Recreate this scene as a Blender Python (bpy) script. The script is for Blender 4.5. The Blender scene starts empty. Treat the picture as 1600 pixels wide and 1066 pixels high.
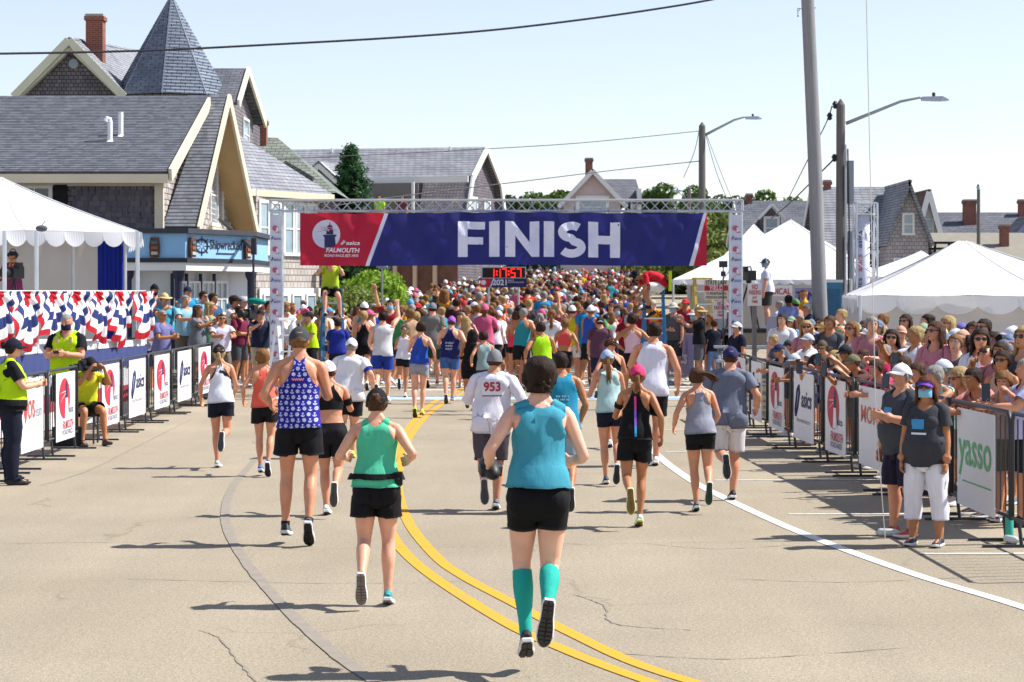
import bpy, bmesh, math, random
import numpy as np
from mathutils import Vector, Matrix

# ---------------------------------------------------------------- camera, sky, sun, exposure
SC = bpy.context.scene
COL = SC.collection
F, H, CX, HY = 3500.0, 2.1, 800.0, 455.0        # focal length (px of a 1600 px frame), eye height, horizon
cam = bpy.data.cameras.new('camera'); camo = bpy.data.objects.new('camera', cam); COL.objects.link(camo)
cam.sensor_width = 36.0; cam.lens = F / 1600.0 * 36.0; cam.shift_y = -(533.0 - HY) / 1600.0
cam.clip_start = 0.5; cam.clip_end = 3000.0
cam.dof.use_dof = True; cam.dof.focus_distance = 19.0; cam.dof.aperture_fstop = 9.0
camo.location = (0, 0, H); camo.rotation_euler = (math.radians(90), 0, 0)
SC.camera = camo
SUN_EL, SUN_AZ = math.radians(50), math.radians(9)   # azimuth from +X towards +Y
wd = bpy.data.worlds.new('World'); SC.world = wd; wd.use_nodes = True
nt = wd.node_tree; nt.nodes.clear()
sky = nt.nodes.new('ShaderNodeTexSky'); sky.sky_type = 'NISHITA'; sky.sun_disc = False
sky.sun_elevation = SUN_EL; sky.sun_rotation = math.radians(90) - SUN_AZ
sky.air_density = 1.0; sky.dust_density = 0.0; sky.ozone_density = 2.0; sky.altitude = 0
bg = nt.nodes.new('ShaderNodeBackground'); bg.inputs['Strength'].default_value = 0.102
wo = nt.nodes.new('ShaderNodeOutputWorld')
hs = nt.nodes.new('ShaderNodeHueSaturation'); hs.inputs['Saturation'].default_value = .66; hs.inputs['Value'].default_value = .94
nt.links.new(sky.outputs[0], hs.inputs['Color']); tn = nt.nodes.new('ShaderNodeMix'); tn.data_type = 'RGBA'; tn.blend_type = 'MULTIPLY'; tn.inputs[0].default_value = 1; tn.inputs[7].default_value = (1.0, .975, 1.04, 1)
nt.links.new(hs.outputs[0], tn.inputs[6]); nt.links.new(tn.outputs[2], bg.inputs[0]); nt.links.new(bg.outputs[0], wo.inputs[0])
sl = bpy.data.lights.new('sun', 'SUN'); sl.energy = 4.6; sl.angle = math.radians(0.53); sl.color = (1.0, 0.965, 0.91)
so = bpy.data.objects.new('sun', sl); COL.objects.link(so)
sd = Vector((math.cos(SUN_EL) * math.cos(SUN_AZ), math.cos(SUN_EL) * math.sin(SUN_AZ), math.sin(SUN_EL)))
so.rotation_euler = sd.to_track_quat('Z', 'Y').to_euler(); so.location = (60, 30, 80)
SC.view_settings.view_transform = 'Standard'; SC.view_settings.look = 'None'
SC.view_settings.exposure = 0.76; SC.view_settings.gamma = 1.0
SC.render.engine = 'CYCLES'
SC.cycles.max_bounces = 6; SC.cycles.diffuse_bounces = 3; SC.cycles.glossy_bounces = 2
SC.cycles.transmission_bounces = 3; SC.cycles.transparent_max_bounces = 6
SC.cycles.use_denoising = True
RNG = random.Random(7)

# ---------------------------------------------------------------- placing helpers
def gz(Y):
    """height of the road: level to the finish line, then a gentle climb"""
    if Y < 52: return 0.0
    if Y < 72: return 0.0125 * (Y - 52) ** 2 / 20.0 * 1.0
    if Y < 135: return 0.25 + 0.025 * (Y - 72)
    return 0.25 + 0.025 * 63 + 0.004 * (min(Y, 400) - 135)
def WP(px, py, Y): return ((px - CX) * Y / F, Y, H - (py - HY) * Y / F)
def XA(px, Y): return (px - CX) * Y / F
def ZA(py, Y): return H - (py - HY) * Y / F
def GP(px, py):
    Y = F * H / (py - HY); return ((px - CX) * Y / F, Y)

# ---------------------------------------------------------------- materials
def lin(c):
    if isinstance(c, str):
        c = c.lstrip('#'); c = [int(c[i:i + 2], 16) / 255 for i in (0, 2, 4)]
        c = [x / 12.92 if x < .04045 else ((x + .055) / 1.055) ** 2.4 for x in c]
    return (c[0], c[1], c[2], 1.0)
_M = {}
def mat(name, col, rough=.7, var=.12, scale=6.0, bump=0.0, bscale=60.0, metal=0.0, spec=.4, sss=0.0, trans=0.0, emit=None, stretch=None, detail=4):
    if name in _M: return _M[name]
    m = bpy.data.materials.new(name); m.use_nodes = True; t = m.node_tree; p = t.nodes['Principled BSDF']
    c = lin(col)
    p.inputs['Roughness'].default_value = rough; p.inputs['Metallic'].default_value = metal
    p.inputs['Specular IOR Level'].default_value = spec
    if var > 0 or bump > 0:
        tc = t.nodes.new('ShaderNodeTexCoord'); src = tc.outputs['Object']
        if stretch:
            mp = t.nodes.new('ShaderNodeMapping'); mp.inputs['Scale'].default_value = stretch
            t.links.new(src, mp.inputs[0]); src = mp.outputs[0]
    if var > 0:
        n = t.nodes.new('ShaderNodeTexNoise'); n.inputs['Scale'].default_value = scale; n.inputs['Detail'].default_value = detail
        t.links.new(src, n.inputs['Vector'])
        r = t.nodes.new('ShaderNodeValToRGB'); r.color_ramp.elements[0].position = .25; r.color_ramp.elements[1].position = .75
        r.color_ramp.elements[0].color = tuple(x * (1 - var) for x in c[:3]) + (1,)
        r.color_ramp.elements[1].color = tuple(min(1, x * (1 + var)) for x in c[:3]) + (1,)
        t.links.new(n.outputs[0], r.inputs[0]); t.links.new(r.outputs[0], p.inputs['Base Color'])
    else:
        p.inputs['Base Color'].default_value = c
    if bump > 0:
        n2 = t.nodes.new('ShaderNodeTexNoise'); n2.inputs['Scale'].default_value = bscale; n2.inputs['Detail'].default_value = 3
        t.links.new(src, n2.inputs['Vector'])
        b = t.nodes.new('ShaderNodeBump'); b.inputs['Strength'].default_value = min(1, bump); b.inputs['Distance'].default_value = .02
        t.links.new(n2.outputs[0], b.inputs['Height']); t.links.new(b.outputs[0], p.inputs['Normal'])
    if sss > 0:
        p.inputs['Subsurface Weight'].default_value = sss; p.inputs['Subsurface Radius'].default_value = (.012, .005, .003)
    if trans > 0:      # thin cloth that lets light through
        tr = t.nodes.new('ShaderNodeBsdfTranslucent'); tr.inputs[0].default_value = c
        mx = t.nodes.new('ShaderNodeMixShader'); mx.inputs[0].default_value = trans
        t.links.new(p.outputs[0], mx.inputs[1]); t.links.new(tr.outputs[0], mx.inputs[2])
        t.links.new(mx.outputs[0], t.nodes['Material Output'].inputs[0])
    if emit:
        p.inputs['Emission Color'].default_value = lin(emit[0]); p.inputs['Emission Strength'].default_value = emit[1]
    _M[name] = m; return m
def cloth(c):
    return mat('cloth_' + c, c, rough=.85, var=.09, scale=7, bump=.38, bscale=7, spec=.2, stretch=(2.0, 2.0, .55), detail=3)
def plain(c, rough=.6, metal=0.0): return mat('plain_%s_%d_%d' % (c, rough * 100, metal * 100), c, rough=rough, var=.06, scale=3, metal=metal)

# ---------------------------------------------------------------- mesh helper
class MB:
    def __init__(self): self.v = []; self.f = []; self.m = []; self.cur = 0
    def add(self, vs, fs):
        o = len(self.v); self.v += [tuple(p) for p in vs]
        self.f += [tuple(i + o for i in q) for q in fs]; self.m += [self.cur] * len(fs); return self
    def box(self, a, b):
        (x0, y0, z0), (x1, y1, z1) = a, b
        if x0 > x1: x0, x1 = x1, x0
        if y0 > y1: y0, y1 = y1, y0
        if z0 > z1: z0, z1 = z1, z0
        return self.add([(x0, y0, z0), (x1, y0, z0), (x1, y1, z0), (x0, y1, z0), (x0, y0, z1), (x1, y0, z1), (x1, y1, z1), (x0, y1, z1)],
                        [(0, 3, 2, 1), (4, 5, 6, 7), (0, 1, 5, 4), (1, 2, 6, 5), (2, 3, 7, 6), (3, 0, 4, 7)])
    def beam(self, p, q, w, h=None, up=(0, 0, 1)):
        p, q = Vector(p), Vector(q); d = (q - p)
        if d.length < 1e-6: return self
        d.normalize(); u = Vector(up)
        if abs(d.dot(u)) > .98: u = Vector((0, 1, 0))
        s = d.cross(u).normalized() * (w / 2); t = s.cross(d).normalized() * ((h or w) / 2)
        vs = [p - s - t, p + s - t, p + s + t, p - s + t, q - s - t, q + s - t, q + s + t, q - s + t]
        return self.add(vs, [(0, 1, 2, 3), (7, 6, 5, 4), (0, 4, 5, 1), (1, 5, 6, 2), (2, 6, 7, 3), (3, 7, 4, 0)])
    def tube(self, pts, r, n=8, caps=True):
        pts = [Vector(p) for p in pts]; k = len(pts); rs = r if isinstance(r, (list, tuple)) else [r] * k
        vs, fs = [], []; s = None
        for i, p in enumerate(pts):
            d = (pts[min(i + 1, k - 1)] - pts[max(i - 1, 0)]).normalized()
            if s is None:
                u = Vector((0, 0, 1)) if abs(d.z) < .9 else Vector((1, 0, 0)); s = d.cross(u).normalized()
            else: s = (s - d * s.dot(d)).normalized()
            t = d.cross(s)
            for j in range(n):
                a = 2 * math.pi * j / n; vs.append(p + (s * math.cos(a) + t * math.sin(a)) * rs[i])
        for i in range(k - 1):
            for j in range(n):
                fs.append((i * n + j, i * n + (j + 1) % n, (i + 1) * n + (j + 1) % n, (i + 1) * n + j))
        if caps: fs.append(tuple(range(n))[::-1]); fs.append(tuple((k - 1) * n + j for j in range(n)))
        return self.add(vs, fs)
    def prism(self, poly, vec):
        """closed prism of a planar polygon (list of 3-D points) swept by vec"""
        n = len(poly); a = [Vector(p) for p in poly]; b = [p + Vector(vec) for p in a]
        return self.add(a + b, [tuple(range(n))[::-1], tuple(range(n, 2 * n))] + [(i, (i + 1) % n, n + (i + 1) % n, n + i) for i in range(n)])
    def lathe(self, prof, n=16, c=(0, 0, 0), sx=1, sy=1):
        vs, fs = [], []
        for r, z in prof:
            for j in range(n):
                a = 2 * math.pi * j / n; vs.append((c[0] + r * sx * math.cos(a), c[1] + r * sy * math.sin(a), c[2] + z))
        for i in range(len(prof) - 1):
            for j in range(n): fs.append((i * n + j, i * n + (j + 1) % n, (i + 1) * n + (j + 1) % n, (i + 1) * n + j))
        fs.append(tuple(range(n))[::-1]); fs.append(tuple((len(prof) - 1) * n + j for j in range(n)))
        return self.add(vs, fs)
    def _ell(self, c, r, n, m):
        vs, fs = [], []
        for i in range(m + 1):
            a = math.pi * i / m
            for j in range(n):
                b = 2 * math.pi * j / n
                vs.append((c[0] + r[0] * math.sin(a) * math.cos(b), c[1] + r[1] * math.sin(a) * math.sin(b), c[2] - r[2] * math.cos(a)))
        for i in range(m):
            for j in range(n): fs.append((i * n + j, i * n + (j + 1) % n, (i + 1) * n + (j + 1) % n, (i + 1) * n + j))
        return self.add(vs, fs)
    def mesh(self, name, smooth=False):
        me = bpy.data.meshes.new(name); me.from_pydata(self.v, [], self.f)
        if self.m and max(self.m) > 0: me.polygons.foreach_set('material_index', self.m)
        if smooth: me.polygons.foreach_set('use_smooth', [True] * len(me.polygons))
        me.update(); return me
    def build(self, name, mats, parent=None, smooth=False, loc=None, rot=None):
        return link(name, self.mesh(name, smooth), mats, parent, loc, rot)
def link(name, me, mats=None, parent=None, loc=None, rot=None):
    if mats is not None and len(me.materials) == 0:
        for m in (mats if isinstance(mats, (list, tuple)) else [mats]): me.materials.append(m)
    o = bpy.data.objects.new(name, me); COL.objects.link(o)
    if parent is not None: o.parent = parent
    if loc is not None: o.location = loc
    if rot is not None: o.rotation_euler = rot
    return o
def empty(name, loc=(0, 0, 0), rz=0):
    o = bpy.data.objects.new(name, None); COL.objects.link(o); o.location = loc; o.rotation_euler = (0, 0, rz); return o
def tag(o, label=None, cat=None, group=None, kind=None):
    if label: o['label'] = label
    if cat: o['category'] = cat
    if group: o['group'] = group
    if kind: o['kind'] = kind
    return o
def copy_tree(o, parent=None):
    c = o.copy(); COL.objects.link(c)
    if parent is not None: c.parent = parent
    for ch in list(o.children): copy_tree(ch, c)
    return c
def textmesh(s, size=1.0, bold=0.0, align='LEFT', shear=0.0, spacing=1.0, extrude=0.0):
    cu = bpy.data.curves.new('text', 'FONT'); cu.body = s; cu.size = size; cu.offset = bold * size
    cu.align_x = align; cu.shear = shear; cu.space_character = spacing; cu.extrude = extrude; cu.resolution_u = 4
    o = bpy.data.objects.new('tmp', cu); COL.objects.link(o)
    dg = bpy.context.evaluated_depsgraph_get(); me = bpy.data.meshes.new_from_object(o.evaluated_get(dg))
    bpy.data.objects.remove(o); bpy.data.curves.remove(cu)
    return me
def text(name, s, m, parent, o, u, v, size, bold=0.0, align='LEFT', shear=0.0, spacing=1.0, width=None):
    """flat lettering at point o, reading along u with up v; width fits the run of letters"""
    me = textmesh(s, 1.0, bold, align, shear, spacing); u = Vector(u).normalized(); v = Vector(v).normalized(); o = Vector(o)
    n = len(me.vertices); co = np.empty(n * 3); me.vertices.foreach_get('co', co); co = co.reshape(-1, 3)
    sx = size
    if width and n: sx = width / max(1e-6, (co[:, 0].max() - co[:, 0].min()))
    P = np.array(o)[None] + co[:, :1] * sx * np.array(u)[None] + co[:, 1:2] * size * np.array(v)[None]
    me.vertices.foreach_set('co', P.ravel()); me.update(); me.name = name
    return link(name, me, m, parent)
# ================================================================ ground, road and markings
def ground_mat(name, col, col2, crack=False):
    m = bpy.data.materials.new(name); m.use_nodes = True; t = m.node_tree; p = t.nodes['Principled BSDF']; p.inputs['Roughness'].default_value = .9; p.inputs['Specular IOR Level'].default_value = .2
    tc = t.nodes.new('ShaderNodeTexCoord')
    def noise(sc, det=5, rough=.6, vec=None):
        n = t.nodes.new('ShaderNodeTexNoise'); n.inputs['Scale'].default_value = sc; n.inputs['Detail'].default_value = det; n.inputs['Roughness'].default_value = rough
        t.links.new(vec or tc.outputs['Object'], n.inputs['Vector']); return n.outputs[0]
    def ramp(src, a, b, ca, cb):
        r = t.nodes.new('ShaderNodeValToRGB'); r.color_ramp.elements[0].position = a; r.color_ramp.elements[1].position = b; r.color_ramp.elements[0].color = ca; r.color_ramp.elements[1].color = cb
        t.links.new(src, r.inputs[0]); return r.outputs[0]
    def mix(a, b, f, typ='MULTIPLY'):
        x = t.nodes.new('ShaderNodeMix'); x.data_type = 'RGBA'; x.blend_type = typ
        if hasattr(f, 'is_linked') or not isinstance(f, (int, float)): t.links.new(f, x.inputs[0])
        else: x.inputs[0].default_value = f
        t.links.new(a, x.inputs[6]); t.links.new(b, x.inputs[7]); return x.outputs[2]
    base = ramp(noise(.45, 6), .3, .7, lin(col2), lin(col))
    speck = ramp(noise(70, 3, .85), .36, .64, (.42, .41, .40, 1), (1.42, 1.41, 1.38, 1))
    c = mix(mix(base, speck, .75), ramp(noise(26, 3, .8), .36, .64, (.84, .84, .83, 1), (1.15, 1.15, 1.14, 1)), .8)
    mp = t.nodes.new('ShaderNodeMapping'); mp.inputs['Scale'].default_value = (1.6, .16, 1); t.links.new(tc.outputs['Object'], mp.inputs[0])
    c = mix(c, ramp(noise(.8, 5, .65, mp.outputs[0]), .35, .65, (.93, .93, .94, 1), (1.04, 1.04, 1.03, 1)), .9)      # worn wheel tracks
    c = mix(c, ramp(noise(2.6, 6, .7), .64, .78, (1, 1, 1, 1), (.84, .83, .82, 1)), .6)                               # stains
    if crack:
        vo = t.nodes.new('ShaderNodeTexVoronoi'); vo.feature = 'DISTANCE_TO_EDGE'; vo.inputs['Scale'].default_value = .33
        n3 = t.nodes.new('ShaderNodeTexNoise'); n3.inputs['Scale'].default_value = 1.3; n3.inputs['Detail'].default_value = 6; t.links.new(tc.outputs['Object'], n3.inputs['Vector'])
        ad = t.nodes.new('ShaderNodeVectorMath'); ad.operation = 'MULTIPLY_ADD'; ad.inputs[1].default_value = (.9, .9, .9); t.links.new(n3.outputs['Color'], ad.inputs[0]); t.links.new(tc.outputs['Object'], ad.inputs[2])
        t.links.new(ad.outputs[0], vo.inputs['Vector'])
        c = mix(c, ramp(vo.outputs['Distance'], .003, .009, (.55, .54, .53, 1), (1, 1, 1, 1)), ramp(noise(.5, 3), .52, .60, (0, 0, 0, 1), (.45, .45, .45, 1)))
    t.links.new(c, p.inputs['Base Color'])
    b = t.nodes.new('ShaderNodeBump'); b.inputs['Strength'].default_value = .35; b.inputs['Distance'].default_value = .01
    t.links.new(noise(130, 2), b.inputs['Height']); t.links.new(b.outputs[0], p.inputs['Normal']); return m
YS = [-30, 0, 10, 30, 45, 52] + [52 + 2 * i for i in range(1, 11)] + [80, 90, 100, 110, 120, 130, 135, 160, 200, 300, 400, 900, 2600]
def sheet(name, x0, x1, ys, dz, m, parent=None):
    mb = MB()
    for y in ys: mb.v += [(x0, y, gz(y) + dz), (x1, y, gz(y) + dz)]
    mb.f = [(2 * i, 2 * i + 1, 2 * i + 3, 2 * i + 2) for i in range(len(ys) - 1)]; mb.m = [0] * len(mb.f)
    return mb.build(name, m, parent, smooth=True)
tag(sheet('ground', -1500, 1500, YS, -.03, ground_mat('earth', '#8d8a78', '#77765f')), kind='structure')
road = tag(sheet('road', -8.6, 16, [y for y in YS if -10 <= y <= 160], 0, ground_mat('asphalt', '#a39886', '#978c7a', True)), kind='structure')
mb = MB(); mb.box((-30, 14, -.03), (-8.6, 60, .12)); mb.box((-8.72, 14, -.03), (-8.57, 60, .135)); tag(mb.build('pavement', mat('concrete', '#a9a49a', .9, .12, 3, .3, 60)), kind='structure')
def worn(name, col, edge):
    m = mat(name, col, rough=.75, var=0); t = m.node_tree; p = t.nodes['Principled BSDF']; tc = t.nodes.new('ShaderNodeTexCoord')
    n = t.nodes.new('ShaderNodeTexNoise'); n.inputs['Scale'].default_value = 14; n.inputs['Detail'].default_value = 8; n.inputs['Roughness'].default_value = .75; t.links.new(tc.outputs['Object'], n.inputs[0])
    r = t.nodes.new('ShaderNodeValToRGB'); r.color_ramp.elements[0].position = .34; r.color_ramp.elements[1].position = .50; r.color_ramp.elements[0].color = lin(edge); r.color_ramp.elements[1].color = lin(col)
    t.links.new(n.outputs[0], r.inputs[0]); t.links.new(r.outputs[0], p.inputs['Base Color']); return m
def smoothline(P, k=8):
    P = [Vector((x, y)) for x, y in P]; out = []
    for i in range(len(P) - 1):
        a, b, c, d = P[max(i - 1, 0)], P[i], P[i + 1], P[min(i + 2, len(P) - 1)]
        for j in range(k):
            u = j / k; out.append(.5 * ((2 * b) + (c - a) * u + (2 * a - 5 * b + 4 * c - d) * u * u + (3 * b - a - 3 * c + d) * u ** 3))
    return out + [P[-1]]
def strip(name, P, w, m, dz=.005, k=8, jit=0.0):
    L = smoothline(P, k); mb = MB(); n = len(L); R = random.Random(len(L))
    for i, p in enumerate(L):
        d = (L[min(i + 1, n - 1)] - L[max(i - 1, 0)]).normalized(); s = Vector((-d.y, d.x)) * (w / 2 * (1 + R.uniform(-jit, jit))); p = p + Vector((R.uniform(-1, 1), R.uniform(-1, 1))) * jit * w
        for q in (p - s, p + s): mb.v.append((q.x, q.y, gz(q.y) + dz))
    mb.f = [(2 * i, 2 * i + 1, 2 * i + 3, 2 * i + 2) for i in range(n - 1)]; mb.m = [0] * (n - 1)
    return mb.build(name, m, road)
YEL = worn('yellow_paint', '#d99a10', '#a08c62'); WHT = worn('white_paint', '#dcdad4', '#aaa498'); TAR = mat('tar_seal', '#8a8175', .85, .12, 7)
strip('lane_line', [(1.9, 9.5), (1.28, 10.9)] + [GP(*p) for p in ((997, 1060), (875, 1013), (782, 969), (660, 889), (613, 837), (604, 790), (609, 742), (624, 690), (650, 655), (678, 629))] + [(-1.2, 46), (-.6, 56)], .10, YEL)
strip('lane_line', [(2.1, 9.6), (1.45, 11.1)] + [GP(*p) for p in ((1020, 1047), (904, 996), (806, 945), (723, 901), (678, 867), (636, 812), (622, 757), (632, 700), (661, 656), (695, 629))] + [(-1.0, 46), (-.4, 56)], .10, YEL)
strip('edge_line', [(4.1, 11.5)] + [GP(*p) for p in ((1600, 950), (1420, 895), (1252, 833), (1139, 782), (1080, 751), (1030, 714))] + [(1.85, 33), (1.95, 40)], .11, WHT)
for py, x0 in ((672, 1.87), (707, 1.95), (751, 2.2), (804, 2.55), (866, 3.2), (945, 4.0)):
    Y = F * H / (py - HY); strip('parking_line', [(x0 + .05, Y), (x0 + 1.5, Y + .03), (9.5, Y + .1)], .07, WHT, k=3)
strip('tar_patch', [GP(*p) for p in ((585, 1066), (520, 1020), (440, 945), (385, 880), (358, 835), (352, 795), (368, 755), (402, 715))], .085, TAR, dz=.006, jit=.05)
CRK = mat('crack_dark', '#877f73', .9, .2, 8)
for P in ([(60, 760), (140, 735), (230, 690), (300, 655)], [(310, 985), (345, 1000), (385, 1050), (420, 1080)], [(0, 850), (180, 848), (420, 855)], [(900, 930), (945, 948), (960, 975), (1080, 985)],
          [(1150, 905), (1330, 910), (1560, 900)], [(200, 905), (520, 912), (760, 908)], [(470, 700), (600, 712), (760, 706)], [(1010, 850), (1120, 858), (1240, 852)], [(950, 1020), (1150, 1030), (1420, 1012)]):
    strip('crack', [GP(*p) for p in P], .010, CRK, dz=.004, k=14, jit=.8)
BLM = worn('blue_mat', '#a6bccf', '#b4bdc4')
strip('finish_line', [(-4.7, 43.9), (0, 43.9), (4.4, 43.9)], 1.5, BLM, dz=.008, k=2); strip('finish_line', [(-4.7, 43.9), (0, 43.9), (4.4, 43.9)], .25, WHT, dz=.012, k=2)
for Y in (47.5, 49.2, 50.9, 52.6): strip('crossing_line', [(-4.6, Y), (0, Y), (4.6, Y)], .35, WHT, k=2)

# ================================================================ buildings
def shingle_mat(name, c1, c2, sx, sy, mort='#2d2b2c', bump=.5, hor='x'):
    m = bpy.data.materials.new(name); m.use_nodes = True; t = m.node_tree; p = t.nodes['Principled BSDF']; p.inputs['Roughness'].default_value = .9; p.inputs['Specular IOR Level'].default_value = .2
    tc = t.nodes.new('ShaderNodeTexCoord'); sp = t.nodes.new('ShaderNodeSeparateXYZ'); cb = t.nodes.new('ShaderNodeCombineXYZ'); t.links.new(tc.outputs['Object'], sp.inputs[0])
    if hor == 'x+y':
        a = t.nodes.new('ShaderNodeMath'); a.operation = 'ADD'; t.links.new(sp.outputs[0], a.inputs[0]); t.links.new(sp.outputs[1], a.inputs[1]); t.links.new(a.outputs[0], cb.inputs[0])
    else: t.links.new(sp.outputs['xyz'.index(hor)], cb.inputs[0])
    t.links.new(sp.outputs[2], cb.inputs[1])
    br = t.nodes.new('ShaderNodeTexBrick'); br.inputs['Scale'].default_value = 1; br.inputs['Brick Width'].default_value = sx; br.inputs['Row Height'].default_value = sy; br.inputs['Mortar Size'].default_value = sy * .09; br.inputs['Mortar Smooth'].default_value = .3; br.inputs['Bias'].default_value = 0
    br.inputs['Color1'].default_value = lin(c1); br.inputs['Color2'].default_value = lin(c2); br.inputs['Mortar'].default_value = lin(mort)
    t.links.new(cb.outputs[0], br.inputs['Vector'])
    n = t.nodes.new('ShaderNodeTexNoise'); n.inputs['Scale'].default_value = .9; n.inputs['Detail'].default_value = 6; t.links.new(tc.outputs['Object'], n.inputs[0])
    r = t.nodes.new('ShaderNodeValToRGB'); r.color_ramp.elements[0].position = .3; r.color_ramp.elements[1].position = .7; r.color_ramp.elements[0].color = (.8, .8, .82, 1); r.color_ramp.elements[1].color = (1.15, 1.14, 1.12, 1); t.links.new(n.outputs[0], r.inputs[0])
    x = t.nodes.new('ShaderNodeMix'); x.data_type = 'RGBA'; x.blend_type = 'MULTIPLY'; x.inputs[0].default_value = 1; t.links.new(br.outputs[0], x.inputs[6]); t.links.new(r.outputs[0], x.inputs[7]); t.links.new(x.outputs[2], p.inputs['Base Color'])
    b = t.nodes.new('ShaderNodeBump'); b.inputs['Strength'].default_value = bump; b.inputs['Distance'].default_value = .02; b.invert = True; t.links.new(br.outputs['Fac'], b.inputs['Height']); t.links.new(b.outputs[0], p.inputs['Normal']); return m
ROOF = shingle_mat('roof_shingle', '#5f626a', '#6c6f77', .33, .10); ROOFX = shingle_mat('roof_shingle_side', '#61646e', '#747783', .33, .10, hor='y'); ROOFG = shingle_mat('roof_shingle_green', '#747c74', '#858d84', .33, .12)
ROOFB = shingle_mat('roof_shingle_brown', '#6e5a52', '#7d685e', .33, .12, hor='x+y'); ROOFL = shingle_mat('roof_shingle_light', '#83868d', '#94969c', .33, .12, hor='x+y')
WALL = shingle_mat('wall_shingle', '#7d787d', '#918a8b', .16, .13, hor='x+y'); WALLD = shingle_mat('wall_shingle_dark', '#6a666d', '#7e777b', .16, .13, hor='x+y')
TRIM = mat('cream_trim', '#d6cab0', .6, .05, 2); WTRIM = mat('white_trim', '#e2e2de', .55, .04, 2); YTRIM = mat('yellow_trim', '#d9d6bc', .6, .05, 2); SOFF = mat('soffit', '#bfa478', .7, .06, 2)
PINK = mat('pink_wall', '#c9b8b2', .8, .06, 2); BRICK = shingle_mat('chimney_brick', '#8f5444', '#7f4a3c', .20, .07, '#9a8f86', .4, 'x+y'); NAVY = mat('navy_paint', '#252c47', .5, .08, 3); BLUE = mat('sky_blue_paint', '#8dbade', .6, .05, 2)
GLASS = mat('window_glass', '#2c3a44', rough=.08, var=.25, scale=1.5, spec=.8); GLASSL = mat('window_glass_light', '#8fa3ad', rough=.08, var=.2, scale=2, spec=.8); DARK = mat('dark_opening', '#15171a', .8, .1, 3)
WOOD = mat('weathered_wood', '#7c7570', .85, .2, 5, .4, 30, stretch=(4, 4, .3)); METAL = mat('galvanized', '#9aa0a6', .4, .1, 4, metal=.7); ALU = mat('aluminium', '#c3c8cf', .35, .08, 5, metal=.55)
def quadpart(name, poly, m, parent, thick=.0, n=None):
    a = [Vector(p) for p in poly]; nn = (a[1] - a[0]).cross(a[2] - a[0]).normalized() if n is None else Vector(n).normalized()
    mb = MB(); mb.prism(a, -nn * (thick or .02)); return mb.build(name, m, parent)
def window(parent, c, u, n, w, h, m=WTRIM, g=GLASS, cols=1, rows=2, fw=.09):
    """window with frame boards, sill and glazing bars; c is the middle of the opening on the wall"""
    c, u, n = Vector(c), Vector(u).normalized(), Vector(n).normalized(); v = Vector((0, 0, 1)); P = lambda a, b, d=0: c + u * a + v * b + n * d
    mb = MB(); d = .045
    for s in (-1, 1): mb.beam(P(s * (w / 2 + fw / 2), -h / 2 - fw, d / 2), P(s * (w / 2 + fw / 2), h / 2 + fw, d / 2), fw, d, up=n)
    mb.beam(P(-w / 2, h / 2 + fw / 2, d / 2), P(w / 2, h / 2 + fw / 2, d / 2), d, fw); mb.beam(P(-w / 2 - fw * 1.3, -h / 2 - fw / 2, .04), P(w / 2 + fw * 1.3, -h / 2 - fw / 2, .04), .09, fw)
    for i in range(1, cols): mb.beam(P(-w / 2 + w * i / cols, -h / 2, .022), P(-w / 2 + w * i / cols, h / 2, .022), .035, .03, up=n)
    for i in range(1, rows): mb.beam(P(-w / 2, -h / 2 + h * i / rows, .022), P(w / 2, -h / 2 + h * i / rows, .022), .03, .045)
    f = mb.build('window', m, parent); mb = MB(); mb.prism([P(-w / 2, -h / 2, .003), P(w / 2, -h / 2, .003), P(w / 2, h / 2, .003), P(-w / 2, h / 2, .003)], n * .008); mb.build('pane', g, f); return f
def chimney(parent, x, y, z0, z1, w=.6, d=.6):
    mb = MB(); mb.box((x - w / 2, y - d / 2, z0), (x + w / 2, y + d / 2, z1 - .18)); mb.box((x - w / 2 - .05, y - d / 2 - .05, z1 - .18), (x + w / 2 + .05, y + d / 2 + .05, z1 - .04)); c = mb.build('chimney', BRICK, parent)
    mb = MB(); mb.box((x - w / 2 - .02, y - d / 2 - .02, z1 - .04), (x + w / 2 + .02, y + d / 2 + .02, z1 + .04)); mb.build('chimney_cap', mat('chimney_cap', '#a5a29c'), c); return c
def slab(name, a, b, c, d, m, parent, t=.12):
    """roof plane a,b (ridge) c,d (eave, below b and a)"""
    a, b, c, d = map(Vector, (a, b, c, d)); n = (b - a).cross(c - b).normalized()
    if n.z < 0: n = -n
    mb = MB(); mb.prism([a, b, c, d], -n * t); return mb.build(name, m, parent)
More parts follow.
